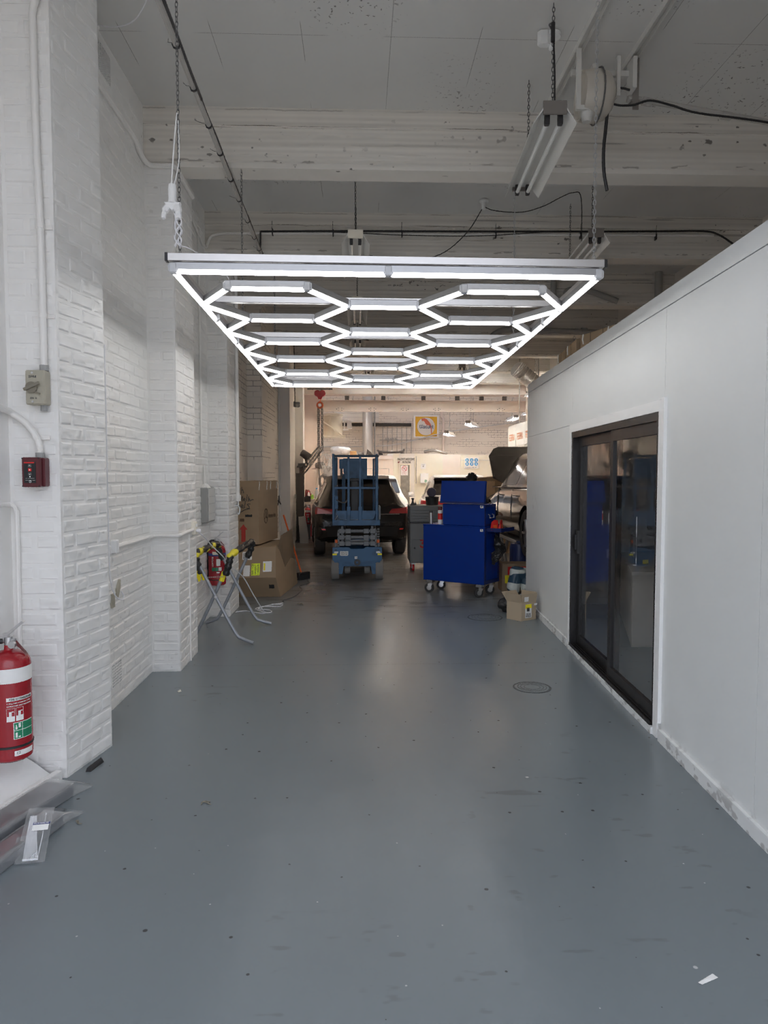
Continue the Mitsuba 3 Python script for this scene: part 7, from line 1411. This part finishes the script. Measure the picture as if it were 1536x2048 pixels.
# things on top of the paint room
part('roof_panel', pt, cat_(bx(-1.27, 3.4, 24.40, 25.9, 2.26, 2.318)), 'm_pinkpanel')
solo('wrapped_roll', 'grey wrapped bundle on top of the paint room', 'bundle', crumple([(-0.862, 24.963, 2.528, 0.14), (-0.608, 24.963, 2.517, 0.15), (-0.387, 24.963, 2.506, 0.13)], 0.09, 7, 2), 'm_palegrey', 30)
solo('brown_box', 'small orange brown box on top of the paint room', 'box', bx(-0.309, -0.088, 24.631, 24.831, 2.321, 2.495, 0.01), mat('m_tan', (0.42, 0.22, 0.10), 0.6))
solo('black_parts', 'black moulded part on top of the paint room beside the brown box', 'car part', hull([(-0.066, 24.631, 2.321), (0.199, 24.631, 2.321), (0.155, 24.687, 2.451), (-0.022, 24.687, 2.429), (0.110, 24.852, 2.321), (0.000, 24.852, 2.363)]), 'm_black')
solo('black_parts', 'black and grey triangular part on top of the paint room near the duct', 'car part', hull([(0.243, 24.631, 2.321), (0.530, 24.631, 2.321), (0.287, 24.687, 2.562), (0.398, 24.687, 2.473), (0.442, 24.852, 2.321)]), 'm_blackmatt')
bm = thing('car_bumper', 'black car bumper lying on top of the paint room', 'car bumper')
part('shell', bm, tube(curve([(0.663, 24.797, 2.517), (0.707, 24.631, 2.473), (0.862, 24.521, 2.446), (1.127, 24.499, 2.440), (1.370, 24.521, 2.451), (1.524, 24.631, 2.484), (1.568, 24.797, 2.539)]), 0.035, 8), 'm_black', 40)
part('corner', bm, cat_(hull([(0.663, 24.742, 2.517), (0.685, 24.631, 2.321), (0.839, 24.576, 2.352), (0.773, 24.687, 2.473)]), hull([(1.568, 24.742, 2.539), (1.591, 24.631, 2.321), (1.414, 24.576, 2.352), (1.480, 24.687, 2.473)])), 'm_black')
part('liner', bm, hull([(0.950, 24.742, 2.321), (1.348, 24.742, 2.321), (1.016, 24.764, 2.429), (1.149, 24.764, 2.539), (1.215, 24.852, 2.321)]), 'm_label')
solo('car_bumper', 'grey bumper lying on top of the cream partition under the downpipe', 'car bumper', tube(curve([(2.264, 24.631, 2.473), (2.540, 24.521, 2.506), (2.761, 24.521, 2.473), (3.037, 24.631, 2.407)]), [0.05] * 19, 8), 'm_darkgrey', 40)
oc = thing('overhead_cabinet', 'long white overhead cabinet with red lettering at the right of the rear hall', 'cabinet')
part('carcass', oc, bx(4.26, 4.78, 15.2, 20.15, 2.40, 3.05, 0.008), 'm_white')
for k in range(5):
    y1 = 20.13 - k * 0.98
    d_ = part('door', oc, bx(4.245, 4.26, y1 - 0.96, y1, 2.46, 3.0, 0.004), 'm_label')
    part('lettering', d_, text_on('FERRA', 0.17, (4.2435, y1 - 0.12, 2.62), (0, -1, 0), (0, 0, 1), 0.003, True, 0.70), mat('m_fadedred', (0.60, 0.26, 0.18), 0.5) if k == 0 else 'm_fadedred')
    part('edge', d_, bx(4.24, 4.262, y1 - 0.012, y1 + 0.006, 2.43, 3.03), 'm_white')
part('hanger', oc, cat_(*[cyl((4.5, y, 3.04), (4.5, y, ZC), 0.012, 6) for y in (15.6, 17.8, 19.9)]), 'm_grey')
fd_ = thing('foil_duct', 'silver meshed flexible duct slanting down at the right above the office corner', 'duct')
dpts = curve([(3.82, 17.2, 4.24), (3.98, 17.3, 4.15), (4.26, 17.4, 3.95), (4.42, 17.5, 3.82)], 10)
part('duct', fd_, tube(dpts, 0.19 + 0.008 * (np.arange(len(dpts)) % 2), 18), 'm_alu', 30)
part('mesh', fd_, cat_(*[tube([dpts[i] + 0.203 * (np.array([0, 1, 0]) * math.cos(a) + np.array([0.6, 0, 0.8]) * math.sin(a)) for a in np.arange(18) / 18 * 6.283], 0.006, 4, closed=True) for i in range(0, len(dpts), 3)]), 'm_white')
part('strap', fd_, cat_(cyl((3.9, 17.25, 4.38), (3.9, 17.25, ZC - 0.002), 0.015, 6)), 'm_grey')

# lamps of the rear hall, seen ones and unseen ones
def hang(lab, x, y, z): chain(lab, (x, y, z), (x, y, ZC if y < 20.4 else 6.2), 'm_grey', 0.06, 0.004)
fluoro(0.22, 15.6, 16.6, 3.98, 'dark strip light end on between the last beams, left', w=0.12)
hang('chain of the dark strip light between the last beams, left', 0.22, 15.7, 4.07)
fluoro(2.32, 15.6, 16.8, 3.98, 'dark strip light end on between the last beams, right', w=0.12, rz=-0.1)
hang('chain of the dark strip light between the last beams, right', 2.33, 15.9, 4.07)
for k_, (x, y) in enumerate(((0.2, 19.1), (2.0, 19.1), (3.8, 19.1), (0.6, 16.7), (2.8, 16.7))):  # unseen behind the beams, placed to light the far bays
    fluoro(x, y - 0.6, y + 0.6, 4.60, ('unseen lit batten before the lintel, placed to light the steel beam, left one', 'unseen lit batten before the lintel, placed to light the steel beam, middle one', 'unseen lit batten before the lintel, placed to light the steel beam, right one', 'unseen lit batten placed to light the bay above the back of the black car', 'unseen lit batten placed to light the bay above the white car with red lamps')[k_], True)
fluoro(0.95, 22.4, 23.6, 3.86, 'lit strip light just beyond the steel beam in the rear hall', True, rz=-0.3, w=0.12)
hang('thin drop of the lit strip light by the steel beam', 0.95, 23.0, 3.95)
fluoro(3.53, 21.6, 22.8, 3.20, 'lit strip light low over the cream partition, right', True, rz=-0.35, w=0.12)
hang('left thin drop of the lit strip light low over the cream partition', 3.47, 22.0, 3.29); hang('right thin drop of the lit strip light low over the cream partition', 3.60, 22.4, 3.29)
fluoro(3.06, 23.4, 24.6, 3.0, 'lit strip light beyond the cream partition, lower left of the other lit one', True, rz=-0.30, w=0.12)
hang('thin drop of the lit strip light beyond the cream partition', 3.06, 24.0, 3.07)
for k, (x, y, z) in enumerate(((5.4, 22.5, 3.6), (5.4, 25.0, 3.6), (-0.2, 24.5, 3.9), (4.1, 16.5, 3.55), (4.0, 13.2, 3.55))):  # out of view, placed to light the rear hall and right side
    fluoro(x, y - 0.6, y + 0.6, z, f'unseen lit strip light {("behind the right edge of the rear hall", "at the far right corner of the rear hall", "above the paint room behind the lintel", "above the overhead cabinet", "above the silver car")[k]}', True)
    hang(f'drop chain of the unseen lit strip light {("behind the right edge of the rear hall", "at the far right corner of the rear hall", "above the paint room behind the lintel", "above the overhead cabinet", "above the silver car")[k]}', x, y, z + 0.09)

# cartons on the office roof
def roof_carton(lab, corner, w, d, h, rz, tape):
    t = thing('carton', lab, 'carton')
    P = lambda m: xf(m, rz, (corner[0], corner[1], HO - 0.004))
    part('body', t, P(bx(0, w, 0, d, 0, h, 0.004)), 'm_card')
    part('top_seam', t, P(bx(0, w, d / 2 - 0.004, d / 2 + 0.004, h, h + 0.003)), 'm_carddark')
    for q in (0.25, 0.52, 0.78): part('side_seam', t, P(bx(-0.003, 0.0, d * q - 0.006, d * q + 0.006, 0.0, h)), 'm_carddark')
    for q in (0.40, 0.93): part('tape_end', t, P(tube([(-0.004, d * q, h + 0.003), (-0.006, d * q + 0.01, h - 0.05), (-0.005, d * q - 0.006, h - 0.10)], 0.008, 5)), 'm_label', label='torn shiny tape end')
    if tape:
        for a in (0.28, 0.62): part('tape', t, P(cat_(bx(a, a + 0.075, -0.003, d + 0.003, h, h + 0.003), bx(a, a + 0.075, -0.003, 0.0, 0.0, h))), mat('m_purple', (0.10, 0.03, 0.20), 0.4) if a < 0.3 else 'm_purple', label='purple tape')
roof_carton('long brown carton on the office roof, the farther one with shiny tape ends', (2.385, 7.80), 0.60, 1.15, 0.335, -0.10, False)
roof_carton('brown carton with purple tape on the office roof', (2.60, 6.80), 0.50, 0.85, 0.335, 0.267, True)

# ---------------------------------------------------------------- inside the office
dsk = thing('office_desk', 'pale desk with panel sides behind the sliding glass door', 'desk')
mat('m_desk', (0.62, 0.59, 0.53), 0.5)
part('top', dsk, hull([(2.66, 6.80, z) for z in (0.71, 0.745)] + [(3.55, 6.75, z) for z in (0.71, 0.745)] + [(3.20, 8.55, z) for z in (0.71, 0.745)] + [(3.9, 8.5, z) for z in (0.71, 0.745)]), 'm_desk')
part('front_panel', dsk, hull([(2.68, 6.815, z) for z in (0.0, 0.71)] + [(3.05, 6.80, z) for z in (0.0, 0.71)] + [(2.68, 6.84, z) for z in (0.0, 0.71)] + [(3.05, 6.83, z) for z in (0.0, 0.71)]), 'm_desk')
part('side_panel', dsk, hull([(2.68, 6.83, z) for z in (0.0, 0.71)] + [(3.19, 8.5, z) for z in (0.0, 0.71)] + [(2.71, 6.82, z) for z in (0.0, 0.71)] + [(3.22, 8.5, z) for z in (0.0, 0.71)]), 'm_desk')
mo_ = thing('desk_monitor', 'thin upright screen on a stand on the office desk', 'monitor')
part('screen', mo_, hull([(2.83, 7.22, z) for z in (0.83, 1.05)] + [(2.93, 7.55, z) for z in (0.83, 1.05)] + [(2.86, 7.21, z) for z in (0.83, 1.05)] + [(2.96, 7.54, z) for z in (0.83, 1.05)]), 'm_darkgrey')
part('stand', mo_, cat_(cyl((2.93, 7.38, 0.745), (2.93, 7.38, 1.25), 0.012, 8), lathe([(0, 0), (0.12, 0), (0.12, 0.012), (0, 0.014)], 20, at=(2.93, 7.38, 0.745))), 'm_steel')
solo('sticky_note', 'yellow note on the office desk', 'note', xf(bx(-0.035, 0.035, -0.002, 0.002, 0, 0.05), 0.3, (3.02, 7.35, 0.746)), 'm_yellow')
solo('desk_cup', 'white cup on the office desk', 'cup', lathe([(0, 0), (0.035, 0), (0.042, 0.10), (0.037, 0.10), (0.032, 0.008), (0, 0.008)], 16, at=(2.85, 7.95, 0.746)), 'm_label', 35)
solo('desk_clutter', 'dark bag on the office desk', 'bag', crumple([(3.05, 7.0, 0.80, 0.05), (3.15, 7.15, 0.80, 0.05)], 0.04, 12, 1), 'm_blackmatt', 30)
sh = thing('office_shelf', 'dark shelf unit at the back of the office', 'shelf')
for z in (0.0, 0.55, 1.1, 1.65): part('shelf_board', sh, bx(3.95, 4.30, 5.2, 8.6, z, z + 0.03), 'm_darkgrey')
for y in (5.2, 6.9, 8.57): part('upright', sh, bx(3.95, 4.30, y, y + 0.03, 0, 2.0), 'm_darkgrey')
